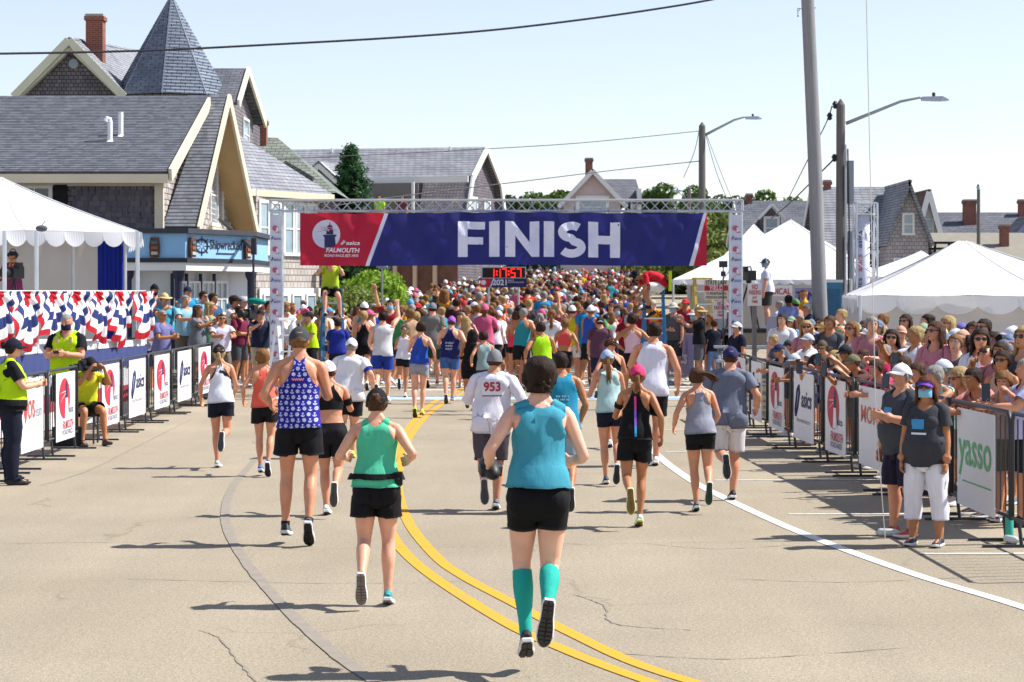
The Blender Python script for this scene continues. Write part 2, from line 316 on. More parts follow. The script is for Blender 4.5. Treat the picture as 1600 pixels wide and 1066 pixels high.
def gable_house(label, x0, x1, y0, y1, z0, ze, zr, axis='x', wall=WALL, roof=ROOF, trim=WTRIM, oh=.35, rz=0, loc=None, cat='house', group=None, name='house'):
    r = empty(name, loc or (0, 0, 0), rz); tag(r, label, cat, group)
    mb = MB(); xm, ym = (x0 + x1) / 2, (y0 + y1) / 2
    if axis == 'x': mb.prism([(x0, y0, z0), (x0, y1, z0), (x0, y1, ze), (x0, ym, zr - .1), (x0, y0, ze)], (x1 - x0, 0, 0))
    else: mb.prism([(x0, y0, z0), (x1, y0, z0), (x1, y0, ze), (xm, y0, zr - .1), (x0, y0, ze)], (0, y1 - y0, 0))
    mb.build('wall', wall, r)
    if axis == 'x':
        k = (zr - ze) / (ym - y0)
        for s, yy in ((-1, y0), (1, y1)):
            e = yy + s * oh; zz = ze - k * oh; slab('roof', (x0 - oh, ym, zr + .08), (x1 + oh, ym, zr + .08), (x1 + oh, e, zz + .08), (x0 - oh, e, zz + .08), roof, r)
            for xx, q in ((x0 - oh - .012, -1), (x1 + oh + .012, 1)): MB().beam((xx + s * .004, ym, zr - .05), (xx + s * .004, e, zz - .05), .05, .24).build('rake_board', trim, r)
            MB().beam((x0 - oh, e - s * .03, zz - .08), (x1 + oh, e - s * .03, zz - .08), .10, .16).build('gutter', trim, r)
    else:
        k = (zr - ze) / (xm - x0)
        for s, xx in ((-1, x0), (1, x1)):
            e = xx + s * oh; zz = ze - k * oh; slab('roof', (xm, y0 - oh, zr + .08), (xm, y1 + oh, zr + .08), (e, y1 + oh, zz + .08), (e, y0 - oh, zz + .08), roof, r)
            for yy in (y0 - oh - .012, y1 + oh + .012): MB().beam((xm, yy + s * .004, zr - .05), (e, yy + s * .004, zz - .05), .05, .24).build('rake_board', trim, r)
    return r

# ---- the shingled corner house beside the tent
hs1 = empty('house', (-9, 54, 0)); tag(hs1, 'big weathered shingle house with dark shingle roof, blue shop front and tan gable', 'house'); hs1.location = (0, 0, 0)
YR, ZR = 58.0, 7.15
mb = MB(); mb.prism([(-17, 51.6, .1), (-17, 64.5, .1), (-17, 64.5, 4.7), (-17, YR, 6.95), (-17, 51.6, 4.72)], (8.8, 0, 0)); mb.build('wall', WALLD, hs1)
slab('roof', (-17.3, YR, ZR), (-7.8, YR, ZR), (-7.8, 51.0, 4.82), (-17.3, 51.0, 4.82), ROOF, hs1, .16); slab('roof', (-17.3, YR, ZR - .01), (-7.8, YR, ZR - .01), (-7.8, 65, 4.82), (-17.3, 65, 4.82), ROOF, hs1, .16)
MB().beam((-17.3, 50.98, 4.66), (-7.82, 50.98, 4.66), .14, .20).build('gutter', TRIM, hs1)
MB().beam((-7.77, YR - .5, ZR - .22), (-7.77, 50.95, 4.74), .07, .30).build('rake_board', TRIM, hs1)
MB().box((-8.22, 51.50, .1), (-8.02, 51.66, 4.6)).build('corner_board', TRIM, hs1)
slab('roof', (-7.83, YR, ZR + .03), (-7.34, YR, ZR + .03), (-7.34, 52.4, 3.6), (-8.17, 52.4, 3.6), ROOFX, hs1, .14)
MB().beam((-7.32, YR, ZR - .06), (-7.32, 52.35, 3.50), .06, .26).build('rake_board', TRIM, hs1)
slab('roof', (-8.4, YR, ZR + .02), (-7.34, YR, ZR + .02), (-7.34, 66.2, 2.95), (-8.4, 66.2, 2.95), ROOFX, hs1, .12)
quadpart('soffit', [(-8.4, YR + .1, ZR - .16), (-7.36, YR + .1, ZR - .16), (-7.36, 66.1, 2.80), (-8.4, 66.1, 2.80)], SOFF, hs1, .03)
MB().beam((-7.32, YR, ZR - .1), (-7.32, 66.2, 2.86), .07, .34).build('rake_board', TRIM, hs1)
mb = MB(); mb.prism([(-8.05, 53, 1), (-8.05, 65.2, 1), (-8.05, 65.2, 3.2), (-8.05, YR, 6.85), (-8.05, 53, 3.9)], (-.12, 0, 0)); mb.build('wall', WALL, hs1)
for ya, yb in ((59.5, 61.0), (62.1, 63.7)): window(hs1, (-8.04, (ya + yb) / 2, 4.68), (0, 1, 0), (1, 0, 0), yb - ya - .15, 1.5, g=GLASSL)
MB().box((-8.04, 59.1, 3.62), (-7.9, 64.1, 3.80)).build('sill_band', TRIM, hs1); window(hs1, (-8.04, 58.9, 6.0), (0, 1, 0), (1, 0, 0), .5, .3, rows=1)
window(hs1, (-11.0, 51.6, 4.15), (1, 0, 0), (0, -1, 0), .66, .62, cols=2, rows=1, g=GLASS); MB().box((-10.55, 51.54, 3.6), (-10.24, 51.6, 4.55)).build('shutter', DARK, hs1); MB().box((-11.6, 51.55, 4.52), (-8.2, 51.6, 4.62)).build('frieze_board', TRIM, hs1)
SHW = [mat('shingle_%d' % i, c, .92, .15, 4, .3, 40) for i, c in enumerate(('#625d66', '#67626a', '#6c6669', '#5e5a65', '#706a6e'))]
def shingles(parent, o, u, n, w, z0, z1, sw, sh, limit, clipf=None, mats=SHW, seed=1):
    R = random.Random(seed); o, u, n = Vector(o), Vector(u).normalized(), Vector(n).normalized(); me = []
    for m in mats:
        for k in range(2):
            b = MB(); W_ = sw * (.90 if k else .97); b.add([(0, 0, 0), (W_, 0, 0), (W_, .028, 0), (0, .028, 0), (0, 0, sh * 1.15), (W_, 0, sh * 1.15), (W_, .006, sh * 1.15), (0, .006, sh * 1.15)], [(0, 3, 2, 1), (4, 5, 6, 7), (0, 1, 5, 4), (1, 2, 6, 5), (2, 3, 7, 6), (3, 0, 4, 7)])
            q = b.mesh('shingle'); q.materials.append(m); me.append(q)
    rows = int((z1 - z0) / sh); cnt = 0; rest = MB(); v = Vector((0, 0, 1)); rot = Matrix((u, n, v)).transposed().to_3x3()
    for r in range(rows):
        x = -R.random() * sw
        while x < w - sw * .5:
            if x >= 0 and (clipf is None or clipf(x + sw / 2, z0 + r * sh)):
                p = o + u * (x + R.uniform(-.01, .01)) + v * (z0 + r * sh + R.uniform(-.012, .012))
                if cnt < limit:
                    c = bpy.data.objects.new('shingle', me[R.randrange(len(me))]); COL.objects.link(c); c.parent = parent; c.matrix_local = Matrix.Translation(p) @ rot.to_4x4()
                else:
                    rest.cur = R.randrange(len(mats)); a = p; b = p + u * sw * .95; t = v * sh * 1.12; rest.add([a + n * .026, b + n * .026, b + n * .006 + t, a + n * .006 + t, a, b], [(0, 1, 2, 3), (4, 5, 1, 0)])
                cnt += 1
            x += sw * R.uniform(.85, 1.15)
    if rest.v: tag(rest.build('shingle_field', mats, parent), kind='stuff')
shingles(hs1, (-10.2, 51.6, 0), (1, 0, 0), (0, -1, 0), 1.98, 3.42, 4.5, .135, .125, 190, seed=3)
shingles(hs1, (-8.2, 51.7, 0), (0, 1, 0), (1, 0, 0), 5.2, 3.3, 6.2, .30, .14, 0, clipf=lambda x, z: z < 4.75 + x * .33, seed=4, mats=[mat('shingle_sunlit_%d' % i, c, .92, .12, 4) for i, c in enumerate(('#a39a94', '#b5aba3', '#948c88'))])  # paler than the front shingles: sunlight on this side is put into the colour
shingles(hs1, (-8.05, 57.6, 0), (0, 1, 0), (1, 0, 0), 7.6, 2.8, 6.8, .30, .15, 0, clipf=lambda x, z: z < 6.8 - abs(x - .4) * .53, seed=5, mats=[mat('shingle_sunlit_%d' % i, c) for i, c in enumerate(('#a39a94', '#b5aba3', '#948c88'))])  # same pale set, sunlight of the gable side painted in
def tabs(parent, a, b, c, d, rows, cols, mats, seed=1):
    """courses of roof shingles lying on the plane a,b (ridge) c,d (eave)"""
    a, b, c, d = map(Vector, (a, b, c, d)); n = (b - a).cross(c - b).normalized(); n = n if n.z > 0 else -n; R = random.Random(seed); mb = MB()
    for r in range(rows):
        u0, u1 = r / rows, (r + 1.12) / rows
        L0, R0, L1, R1 = a.lerp(d, u0), b.lerp(c, u0), a.lerp(d, min(u1, 1)), b.lerp(c, min(u1, 1)); x = -R.random() / cols
        while x < 1:
            w = R.uniform(.5, 1.4) / cols; s, e = max(x, 0), min(x + w, 1)
            if e > s:
                mb.cur = R.randrange(len(mats)); h1 = n * .024; h0 = n * .006
                mb.add([L0.lerp(R0, s) + h0, L0.lerp(R0, e) + h0, L1.lerp(R1, e) + h1, L1.lerp(R1, s) + h1, L1.lerp(R1, e), L1.lerp(R1, s)], [(0, 1, 2, 3), (3, 2, 4, 5)])
            x += w
    tag(mb.build('roof_shingles', mats, parent), kind='stuff')
RTAB = [mat('tab_%d' % i, c, .93, .12, 5) for i, c in enumerate(('#5e6169', '#64676f', '#6a6d75', '#595c63'))]
tabs(hs1, (-17.3, YR, ZR), (-7.8, YR, ZR), (-7.8, 51.0, 4.82), (-17.3, 51.0, 4.82), 46, 60, RTAB, 2); tabs(hs1, (-7.83, YR, ZR + .03), (-7.38, YR, ZR + .03), (-7.38, 52.4, 3.6), (-8.17, 52.4, 3.6), 40, 5, RTAB, 5)
for x, z in ((-9.62, .5), (-9.45, .6)):
    Yv = 53.6 if x < -9.5 else 54.1; zb = 4.82 + (Yv - 51) * .333
    mb = MB(); mb.lathe([(.13, 0), (.07, .05), (.062, .06), (.062, z)], 10, (x, Yv, zb - .03));
    if x < -9.5: mb.tube([(x, Yv, zb + z - .05), (x - .01, Yv, zb + z + .03), (x - .07, Yv - .03, zb + z + .05), (x - .1, Yv - .05, zb + z - .03)], .06, 8)
    mb.build('vent_pipe', plain('#e6e6e6', .5), hs1)
# shop front
FP = [(-13, 50.0), (-7.29, 50.0), (-6.15, 52.6), (-6.15, 56.5), (-13, 56.5)]
def foot(z0, z1, grow, m, name):
    c = Vector((-9.5, 53.5)); P = []
    for x, y in FP: d = (Vector((x, y)) - c).normalized() * grow; P.append((x + d.x, y + d.y, z0))
    mb = MB(); mb.prism(P, (0, 0, z1 - z0)); return mb.build(name, m, hs1)
foot(3.39, 3.50, .16, mat('tar_roof', '#3d4048', .9), 'cornice'); foot(2.84, 3.39, 0, BLUE, 'fascia'); foot(2.74, 2.84, .10, mat('dark_band', '#2b3038'), 'fascia_band'); foot(2.56, 2.74, .04, WTRIM, 'beam'); foot(.12, 2.56, -.6, mat('pale_wall', '#cfd4d8', .7, .05), 'shop_wall')
for px, Y in ((279, 50.15), (200, 50.15), (392, 53.2)): MB().lathe([(.13, .12), (.13, .25), (.09, .3), (.085, 2.35), (.13, 2.45), (.14, 2.56)], 14, (XA(px, Y), Y, 0)).build('column', NAVY, hs1, smooth=False)
du = Vector((1.14, 2.6, 0)).normalized(); dn = Vector((2.6, -1.14, 0)).normalized(); SO = Vector((-7.29, 50.0, 0)) - dn * .5 + du * .1
for i, s in enumerate((.35, .95, 1.55, 2.15)): window(hs1, SO + du * s + dn * .05 + Vector((0, 0, 1.75)), du, dn, .42, 1.05, g=GLASSL, cols=2, rows=3, fw=.05); MB().beam(SO + du * (s - .3) + dn * .06 + Vector((0, 0, .3)), SO + du * (s - .3) + dn * .06 + Vector((0, 0, 2.5)), .07).build('shutter', NAVY, hs1)
window(hs1, (-8.15, 50.58, 1.55), (1, 0, 0), (0, -1, 0), .55, 1.2, g=GLASSL); window(hs1, (-9.2, 50.58, 1.25), (1, 0, 0), (0, -1, 0), .8, 2.1, m=NAVY, g=GLASS, rows=1)
SG = mat('sign_black', '#20242c', .6); FO = Vector((-7.29, 50, 0)) + dn * .012; SGP = mat('plaque_wood', '#5a3a2c', .7, .5, 9)
text('sign_lettering', 'Shipwrecked', SG, hs1, FO + du * 1.02 + Vector((0, 0, 3.06)), du, (0, 0, 1), .30, .012, width=1.42); MB().beam(FO + du * 1.3 + Vector((0, 0, 2.96)), FO + du * 2.1 + Vector((0, 0, 2.96)), .004, .03).build('sign_flourish', SG, hs1)
mb = MB()
for i in range(16):
    a = i * math.pi / 8; b = a + math.pi / 8; P = lambda r, q: FO + du * (.68 + r * 1.7 * math.cos(q)) + Vector((0, 0, 3.12 + r * math.sin(q))); mb.add([P(.13, a), P(.13, b), P(.17, b), P(.17, a)], [(0, 1, 2, 3)])
    if i % 2 == 0: mb.add([P(.03, a - .2), P(.03, a + .2), P(.22, a + .06), P(.22, a - .06)], [(0, 1, 2, 3)])
mb.build('ship_wheel_emblem', SG, hs1)
for o_, u_, n_ in ((Vector((-7.97, 50, 0)), Vector((1, 0, 0)), Vector((0, -1, 0))), (FO + du * .2, du, dn), (FO + du * 2.62, du, dn)):
    mb = MB(); p = o_ - u_ * .10; mb.prism([p + Vector((0, 0, 2.86)), p + u_ * .2 + Vector((0, 0, 2.86)), p + u_ * .22 + Vector((0, 0, 3.1)), p + u_ * .19 + Vector((0, 0, 3.3)), p + u_ * .01 + Vector((0, 0, 3.3)), p + u_ * -.02 + Vector((0, 0, 3.1))], n_ * .08); pq = mb.build('carved_plaque', SGP, hs1)
    for k in range(3): MB().box((0, 0, 0), (.14, .02, .07)).build('carving', plain(('#b9b4a8', '#8a5a40', '#4a6a70')[k], .8), pq, loc=p + u_ * .03 + n_ * .1 + Vector((0, 0, 2.91 + .12 * k)), rot=(0, 0, math.atan2(u_.y, u_.x)))

# ---- the house with the conical turret
h2 = empty('house', (0, 0, 0)); tag(h2, 'grey shingle house with a tall conical turret roof and brick chimney', 'house')
mb = MB(); mb.box((-17.5, 76.5, .3), (-9.7, 88, 8.4)); mb.build('wall', WALLD, h2)
mb = MB(); mb.prism([(-16.4, 75.4, 8.0), (-13.3, 75.4, 8.0), (-13.3, 75.4, 8.75), (-14.83, 75.4, 10.35), (-16.4, 75.4, 8.75)], (0, 1.2, 0)); mb.build('gable_wall', WALLD, h2)
for s in (-1, 1):
    e = -14.83 + s * 1.85; slab('roof', (-14.83, 75.0, 10.62), (-14.83, 90, 11.75), (e, 90, 9.2), (e, 75.0, 8.72), ROOFL, h2, .14)
    MB().beam((-14.83, 74.95 + s * .006, 10.50), (e, 74.95 + s * .006, 8.60), .09, .26).build('rake_board', YTRIM, h2); MB().beam((-14.83, 75.2 + s * .006, 10.26), (e * .985 + -14.83 * .015, 75.2 + s * .006, 8.5), .3, .14).build('rake_soffit', YTRIM, h2)
mb = MB(); mb.lathe([(.17, 0), (.17, .04)], 10, (0, 0, 0)); v_ = mb.build('attic_vent', plain('#9aa3b0'), h2, loc=(-14.75, 75.38, 9.75), rot=(math.pi / 2, 0, 0))
chimney(h2, -14.31, 77, 9.8, 11.56, .58, .58)
TC = Vector((-11.66, 76.6, 0)); oct_ = [TC + Vector((2.0 * math.sin(a), -2.0 * math.cos(a), 0)) for a in [i * math.pi / 4 for i in range(8)]]; AP = TC + Vector((.02, 0, 12.25))
tw = MB(); tw.prism([p * 1 + (TC - p) * .12 + Vector((0, 0, 4)) for p in oct_], (0, 0, 4.7)); tw.build('turret_wall', WALL, h2)
TR = shingle_mat('turret_shingle', '#6d7787', '#7f8998', .30, .115, hor='x')
for i in range(8):
    a, b = oct_[i] + Vector((0, 0, 8.70)), oct_[(i + 1) % 8] + Vector((0, 0, 8.70)); q = MB(); q.add([a, b, AP], [(0, 1, 2)]); q.build('turret_roof_face', TR, h2)
    if i in (0, 1, 6, 7): MB().beam(a, AP, .05, .03).build('hip_ridge', mat('ridge_cap', '#727b89', .8), h2)
    # courses of shingle edges
    mb = MB()
    for k in range(1, 31):
        u = k / 31; pa, pb = a.lerp(AP, u), b.lerp(AP, u); n = (b - a).cross(AP - a).normalized(); n = n if n.dot(a - TC) > 0 else -n; dn_ = (a - AP).normalized() * .11
        mb.add([pa, pb, pb + (b - AP).normalized() * .115 + n * .02, pa + dn_ + n * .02], [(0, 1, 2, 3)])
    if i in (0, 1, 6, 7): tag(mb.build('roof_shingles', TR, h2), kind='stuff')
slab('roof', (-12.5, 78.0, 9.86), (-9.2, 78.0, 9.86), (-9.2, 75.2, 8.45), (-12.5, 75.2, 8.45), ROOF, h2); slab('roof', (-12.5, 78.0, 9.85), (-9.2, 78.0, 9.85), (-9.2, 83.4, 8.40), (-12.5, 83.4, 8.40), ROOF, h2)
for e in ((75.2, 8.38, 0), (83.4, 8.32, .006)): MB().beam((-9.18 + e[2], 78, 9.78), (-9.18 + e[2], e[0], e[1]), .08, .30).build('rake_board', YTRIM, h2)
mb = MB(); mb.prism([(-9.55, 75.8, 6), (-9.55, 82.6, 6), (-9.55, 82.6, 8.4), (-9.55, 78, 9.7), (-9.55, 75.8, 8.55)], (-.2, 0, 0)); mb.build('gable_wall', WALL, h2); window(h2, (-9.54, 80.2, 7.7), (0, 1, 0), (1, 0, 0), 1.6, 1.0, g=GLASSL)

# ---- houses along the left behind the gate
h3 = empty('house'); tag(h3, 'house with hipped grey roof and tall white bay windows behind the gate post', 'house')
W3 = mat('pale_shingle', '#b3aca6', .9, .15, 3); Q = [(-7.8, 68.3), (-6.2, 72.0), (-9, 80), (-14, 76)]
mb = MB(); mb.prism([(x, y, .1) for x, y in Q], (0, 0, 5.1)); mb.build('wall', shingle_mat('wall_shingle_pale', '#aaa29c', '#bbb3ab', .3, .2, '#6f6a68', .5, 'x+y'), h3)
E3 = [Vector((-8.15, 67.8, 5.2)), Vector((-5.75, 72.0, 5.2)), Vector((-8.9, 80.6, 5.2)), Vector((-14.4, 76.2, 5.2))]; A3, B3 = Vector((-9.0, 73.5, 7.25)), Vector((-11.5, 75.5, 7.3))
for P in ([E3[0], E3[1], A3], [E3[1], E3[2], A3], [E3[2], E3[3], B3, A3], [E3[3], E3[0], A3, B3]): mb = MB(); mb.add(P, [tuple(range(len(P)))]); mb.build('roof', ROOFL, h3)
for i in range(2): MB().beam(E3[i] - Vector((0, 0, .1)), E3[i + 1] - Vector((0, 0, .1)), .10, .2).build('gutter', TRIM, h3)
u3 = Vector((1.6, 3.7, 0)).normalized(); n3 = Vector((3.7, -1.6, 0)).normalized()
for s, w in ((.45, .45), (1.2, .45), (2.0, .5), (2.75, .5), (3.5, .45)): window(h3, Vector((-7.8, 68.3, 4.05)) + u3 * s, u3, n3, w, 1.5, g=GLASSL, fw=.10)
mb = MB(); mb.prism([Vector((-7.8, 68.3, .1)) + n3 * .03 + u3 * .1, Vector((-7.8, 68.3, .1)) + n3 * .03 + u3 * 4, Vector((-7.8, 68.3, 2.2)) + n3 * .03 + u3 * 4, Vector((-7.8, 68.3, 2.2)) + n3 * .03 + u3 * .1], n3 * .04); mb.build('lower_wall', WTRIM, h3)
for s in (.6, 1.5, 2.4, 3.3): window(h3, Vector((-7.8, 68.3, 1.3)) + u3 * s + n3 * .08, u3, n3, .5, 1.3, g=GLASSL, fw=.07)
MB().box((-6.05, 71.6, 0), (-5.8, 71.85, 3.0)).build('porch_post', TRIM, h3)
h4 = empty('house'); tag(h4, 'house with greenish hipped roof and small brick chimney, left of the conifer', 'house')
mb = MB(); mb.box((-13.6, 82.5, .4), (-6.9, 92, 5.7)); mb.build('wall', WALLD, h4); C4 = [Vector(p) for p in ((-14, 82, 5.7), (-6.4, 82, 5.7), (-6.4, 92.5, 5.7), (-14, 92.5, 5.7))]; R4 = [Vector((-10.6, 87, 8.1)), Vector((-9.1, 87, 8.05))]
for P in ([C4[0], C4[1], R4[1], R4[0]], [C4[1], C4[2], R4[1]], [C4[2], C4[3], R4[0], R4[1]], [C4[3], C4[0], R4[0]]): mb = MB(); mb.add(P, [tuple(range(len(P)))]); mb.build('roof', ROOFG, h4)
slab('dormer_roof', (-8.5, 84.0, 7.0), (-8.5, 86, 7.0), (-7.3, 86, 6.3), (-7.3, 82.6, 6.3), ROOFG, h4); chimney(h4, -9.75, 86.5, 7.6, 8.7, .58, .5)

# ---- gambrel house with a balcony
h5 = empty('house', (-2.2, 103, 0), math.radians(-13)); tag(h5, 'long gambrel house with recessed balcony and white trim behind the conifer', 'house')
def gam(x0, x1, y0, y1, zb, zm, zr, k=.18):
    ym = (y0 + y1) / 2; d = (y1 - y0) * k; return [(y0, zb), (y0 + d, zm), (ym, zr), (y1 - d, zm), (y1, zb)]
PR = gam(0, 0, -.4, 8.4, 4.6, 7.35, 8.9); mb = MB(); mb.prism([(-9.5, -.1, 1)] + [(-9.5, y, z - .1) for y, z in PR] + [(-9.5, 8.1, 1)], (9.3, 0, 0)); mb.build('wall', WALLD, h5)
for i in range(4):
    (ya, za), (yb, zb_) = PR[i], PR[i + 1]; mm = ROOFL if i in (1, 2) else WALL
    segs = [(-9.8, .1)] if i else [(-9.8, -5.2), (-2.2, .1)]
    for xa, xb in segs:
        mb = MB(); n = Vector((0, -(zb_ - za), yb - ya)).normalized(); mb.prism([(xa, ya, za), (xb, ya, za), (xb, yb, zb_), (xa, yb, zb_)], n * .10); mb.build('roof', mm, h5)
    MB().beam((.12 + .006 * i, ya, za), (.12 + .006 * i, yb, zb_), .10, .34).build('rake_board', WTRIM, h5)
MB().box((-9.8, .30, 7.12), (.1, .42, 7.4)).build('fascia_board', WTRIM, h5)
mb = MB(); mb.box((-5.2, .05, 4.7), (-2.2, .12, 7.1)); mb.build('balcony_recess', mat('recess_wall', '#77716e', .9, .08), h5); MB().box((-5.3, -1.0, 4.5), (-2.1, .1, 4.7)).build('balcony_floor', WTRIM, h5)
for i in range(17): MB().box((-5.2 + i * .185, -.98, 4.7), (-5.16 + i * .185, -.95, 5.5)).build('baluster', WTRIM, h5)
MB().box((-5.25, -1.0, 5.5), (-2.15, -.92, 5.58)).build('balcony_rail', WTRIM, h5)
for x in (-5.2, -2.25): MB().box((x, -.95, 4.7), (x + .12, -.85, 7.1)).build('balcony_post', WTRIM, h5)
for y in (2.6, 5.2): window(h5, (-.19, y, 5.6), (0, 1, 0), (1, 0, 0), 1.0, 1.6, g=GLASSL, fw=.14)
WG = [(-8.9, 4.2), (-8.2, 6.4), (-6.4, 7.9), (-4.7, 6.4), (-3.9, 4.2)]; mb = MB(); mb.prism([(x, -1.6, z) for x, z in WG], (0, 2.6, 0)); mb.build('front_gable_wall', mat('blue_grey_wall', '#6d7482', .85, .08), h5)
for i in range(4): a, b = WG[i], WG[i + 1]; MB().beam((a[0], -1.8 - .006 * i, a[1]), (b[0], -1.8 - .006 * i, b[1]), .3, .16, up=(0, 1, 0)).build('rake_board', WTRIM, h5); slab('roof', (a[0], -1.9, a[1] + .18), (a[0], 2.0, a[1] + .18), (b[0], 2.0, b[1] + .18), (b[0], -1.9, b[1] + .18), ROOFL, h5, .08)
window(h5, (-5.6, -1.6, 5.6), (1, 0, 0), (0, -1, 0), .9, 1.1, g=GLASS, fw=.14)
for x in (-7.5, -1.6): MB().tube([(x, 3.6, 8.3), (x, 3.6, 9.0)], .05, 6).build('vent_pipe', WTRIM, h5)
MB().box((-9.5, -.4, 1.0), (-.2, -.3, 4.4)).build('lower_wall', mat('brick_porch', '#7a5a4c', .9, .2, 4), h5)
for i in range(9): MB().box((-8.9 + i * .95, -.75, 1.0), (-8.72 + i * .95, -.58, 4.3)).build('porch_post', mat('porch_post', '#d5b89c', .8, .05), h5)
MB().box((-9.6, -1.1, 4.28), (0, -.3, 4.45)).build('porch_roof', WTRIM, h5)

# ---- pink house and the houses on the right
h6 = gable_house('small pink gabled house with brick chimney above the banner', 3.0, 6.2, 128, 138, 1.2, 7.3, 9.0, 'y', PINK, ROOFL, WTRIM); h6.name = 'house'
window(h6, (4.6, 127.98, 6.9), (1, 0, 0), (0, -1, 0), 1.5, .9, g=GLASSL, fw=.2); chimney(h6, 4.5, 131, 8.7, 9.85, .42, .42)
slab('roof', (5.0, 132, 8.7), (7.3, 132, 8.7), (7.5, 128.4, 7.2), (5.8, 128.4, 7.2), ROOF, h6); MB().box((7.2, 128.9, 1), (7.45, 136, 8.0)).build('wing_wall', WTRIM, h6)
for i in range(5): MB().box((7.5, 129 + i * 1.2, 1.5), (7.56, 129.7 + i * 1.2, 6)).build('siding_strip', WTRIM, h6)
h7 = gable_house('dark roofed house with one white dormer behind the far tent', 11.6, 15.4, 110, 117, 1, 4.7, 6.6, 'x', WALLD, ROOF, WTRIM)
gd = MB(); gd.prism([(12.3, 110.0, 4.7), (13.2, 110.0, 4.7), (13.2, 110.0, 5.7), (12.75, 110.0, 6.2), (12.3, 110.0, 5.7)], (0, 2.2, 0)); gd.build('dormer', WALLD, h7); window(h7, (12.75, 109.99, 5.2), (1, 0, 0), (0, -1, 0), .55, .9, g=GLASSL, fw=.12)
for s in (-1, 1): MB().beam((12.75, 109.9 + s * .006, 6.35), (12.75 + s * .65, 109.9 + s * .006, 5.65), .5, .10, up=(0, 0, 1)).build('dormer_trim', WTRIM, h7)
chimney(h7, 12.0, 113.4, 6.3, 7.0, .3, .4)
h8 = gable_house('tall grey shingle house with long ridge behind the lattice tower', 13.6, 17.2, 96, 103, .8, 4.1, 6.65, 'x', WALLD, ROOFL, WTRIM)
mb = MB(); mb.prism([(15.7, 93.6, .8), (17.4, 93.6, .8), (17.4, 93.6, 4.2), (17.0, 93.6, 5.2), (16.55, 93.6, 6.55), (16.1, 93.6, 5.2), (15.7, 93.6, 4.2)], (0, 3, 0)); mb.build('gable_wing', shingle_mat('wall_shingle_sunlit', '#a09a9c', '#b1aaaa', .2, .16, '#77727a', .4, 'x+y'), h8)  # lightened copy of the wall shingle; sunlight on the gable is in its colour
for s in (-1, 1): slab('roof', (16.55, 93.2, 6.75), (16.55, 99, 6.75), (16.55 + s * 1.05, 99, 4.0), (16.55 + s * 1.05, 93.2, 4.0), ROOFL, h8)
window(h8, (16.55, 93.58, 4.9), (1, 0, 0), (0, -1, 0), .34, .75, g=GLASSL)
for i in range(3): window(h8, (16.1 + i * .36, 93.58, 3.0), (1, 0, 0), (0, -1, 0), .18, .85, g=GLASSL, rows=1, fw=.07)
window(h8, (14.6, 95.98, 3.4), (1, 0, 0), (0, -1, 0), .6, .8, g=GLASSL); window(h8, (14.5, 95.98, 1.9), (1, 0, 0), (0, -1, 0), .7, 1.0, g=GLASSL); chimney(h8, 14.0, 99.5, 6.2, 7.0, .3, .3)
h9 = gable_house('narrow house with brown roof and white gable beside the grey shingle house', 18.6, 20.0, 104, 109, .8, 4.2, 6.75, 'y', WTRIM, ROOFB, WTRIM)
window(h9, (19.3, 103.98, 5.0), (1, 0, 0), (0, -1, 0), .4, .8, g=GLASSL)
mb = MB(); mb.prism([(18.9, 101.5, 3.6), (20.6, 101.5, 3.6), (19.7, 102.5, 4.5)], (0, 1.5, 0)); mb.build('porch_roof', ROOFB, h9)
for x in (18.95, 20.45): MB().box((x, 101.7, 1), (x + .14, 101.85, 3.6)).build('porch_post', WTRIM, h9)
h10 = gable_house('low wide dark roofed house with two chimneys at the far right', 20.9, 31, 112, 120, .8, 4.4, 6.1, 'x', mat('blue_wall', '#5c6274', .85, .1), ROOF, WTRIM)
chimney(h10, 23.4, 114.6, 5.4, 6.75, .62, .5); chimney(h10, 26.3, 115.6, 5.6, 6.8, .34, .34)
for x in (22.4, 24.2, 27.0, 28.6): window(h10, (x, 111.98, 3.4), (1, 0, 0), (0, -1, 0), .75, 1.0, g=GLASSL, fw=.12)
mb = MB(); mb.prism([(24.3, 110.6, 4.2), (27.2, 110.6, 4.2), (25.75, 110.6, 5.7)], (0, 3, 0)); mb.build('cross_gable', mat('blue_wall', '#5c6274'), h10)
for s in (-1, 1): slab('roof', (25.75, 110.3, 5.85), (25.75, 114, 5.85), (25.75 + s * 1.75, 114, 4.05), (25.75 + s * 1.75, 110.3, 4.05), ROOF, h10); MB().beam((25.75, 110.25 + s * .006, 5.75), (25.75 + s * 1.75, 110.25 + s * .006, 3.95), .08, .22).build('rake_board', mat('pale_blue_trim', '#8c97b5'), h10)
h11 = gable_house('low house with tan flat roof and red brick chimney at the far right', 19.4, 25.5, 100, 106, .8, 3.5, 4.7, 'x', mat('blue_wall', '#5c6274'), mat('tan_roof', '#8a8478', .9, .1, 3), TRIM); chimney(h11, 22.3, 101.5, 3.9, 5.1, .38, .34)
for x in (20.6, 23.6): window(h11, (x, 99.98, 2.8), (1, 0, 0), (0, -1, 0), .9, .9, g=GLASSL, fw=.12)
h12 = gable_house('grey garage with pale roof at the far right edge', 23.4, 25.2, 96, 100, .8, 3.3, 4.9, 'x', mat('navy_wall', '#3c4152', .85), mat('grey_green_roof', '#8b8d84', .9, .1, 3), WTRIM)
h13 = gable_house('blue gambrel house with white porch rail at the right edge', 26.2, 31, 98, 104, .8, 3.6, 5.4, 'y', mat('blue_wall', '#5c6274'), ROOF, mat('pale_blue_trim', '#8c97b5'))
for x in (26.7, 27.7, 28.7, 29.7): window(h13, (x, 97.98, 1.9), (1, 0, 0), (0, -1, 0), .7, 1.1, g=GLASSL, fw=.1)
for i in range(20): MB().box((26.0 + i * .25, 97.2, 3.0), (26.06 + i * .25, 97.25, 3.5)).build('baluster', WTRIM, h13)
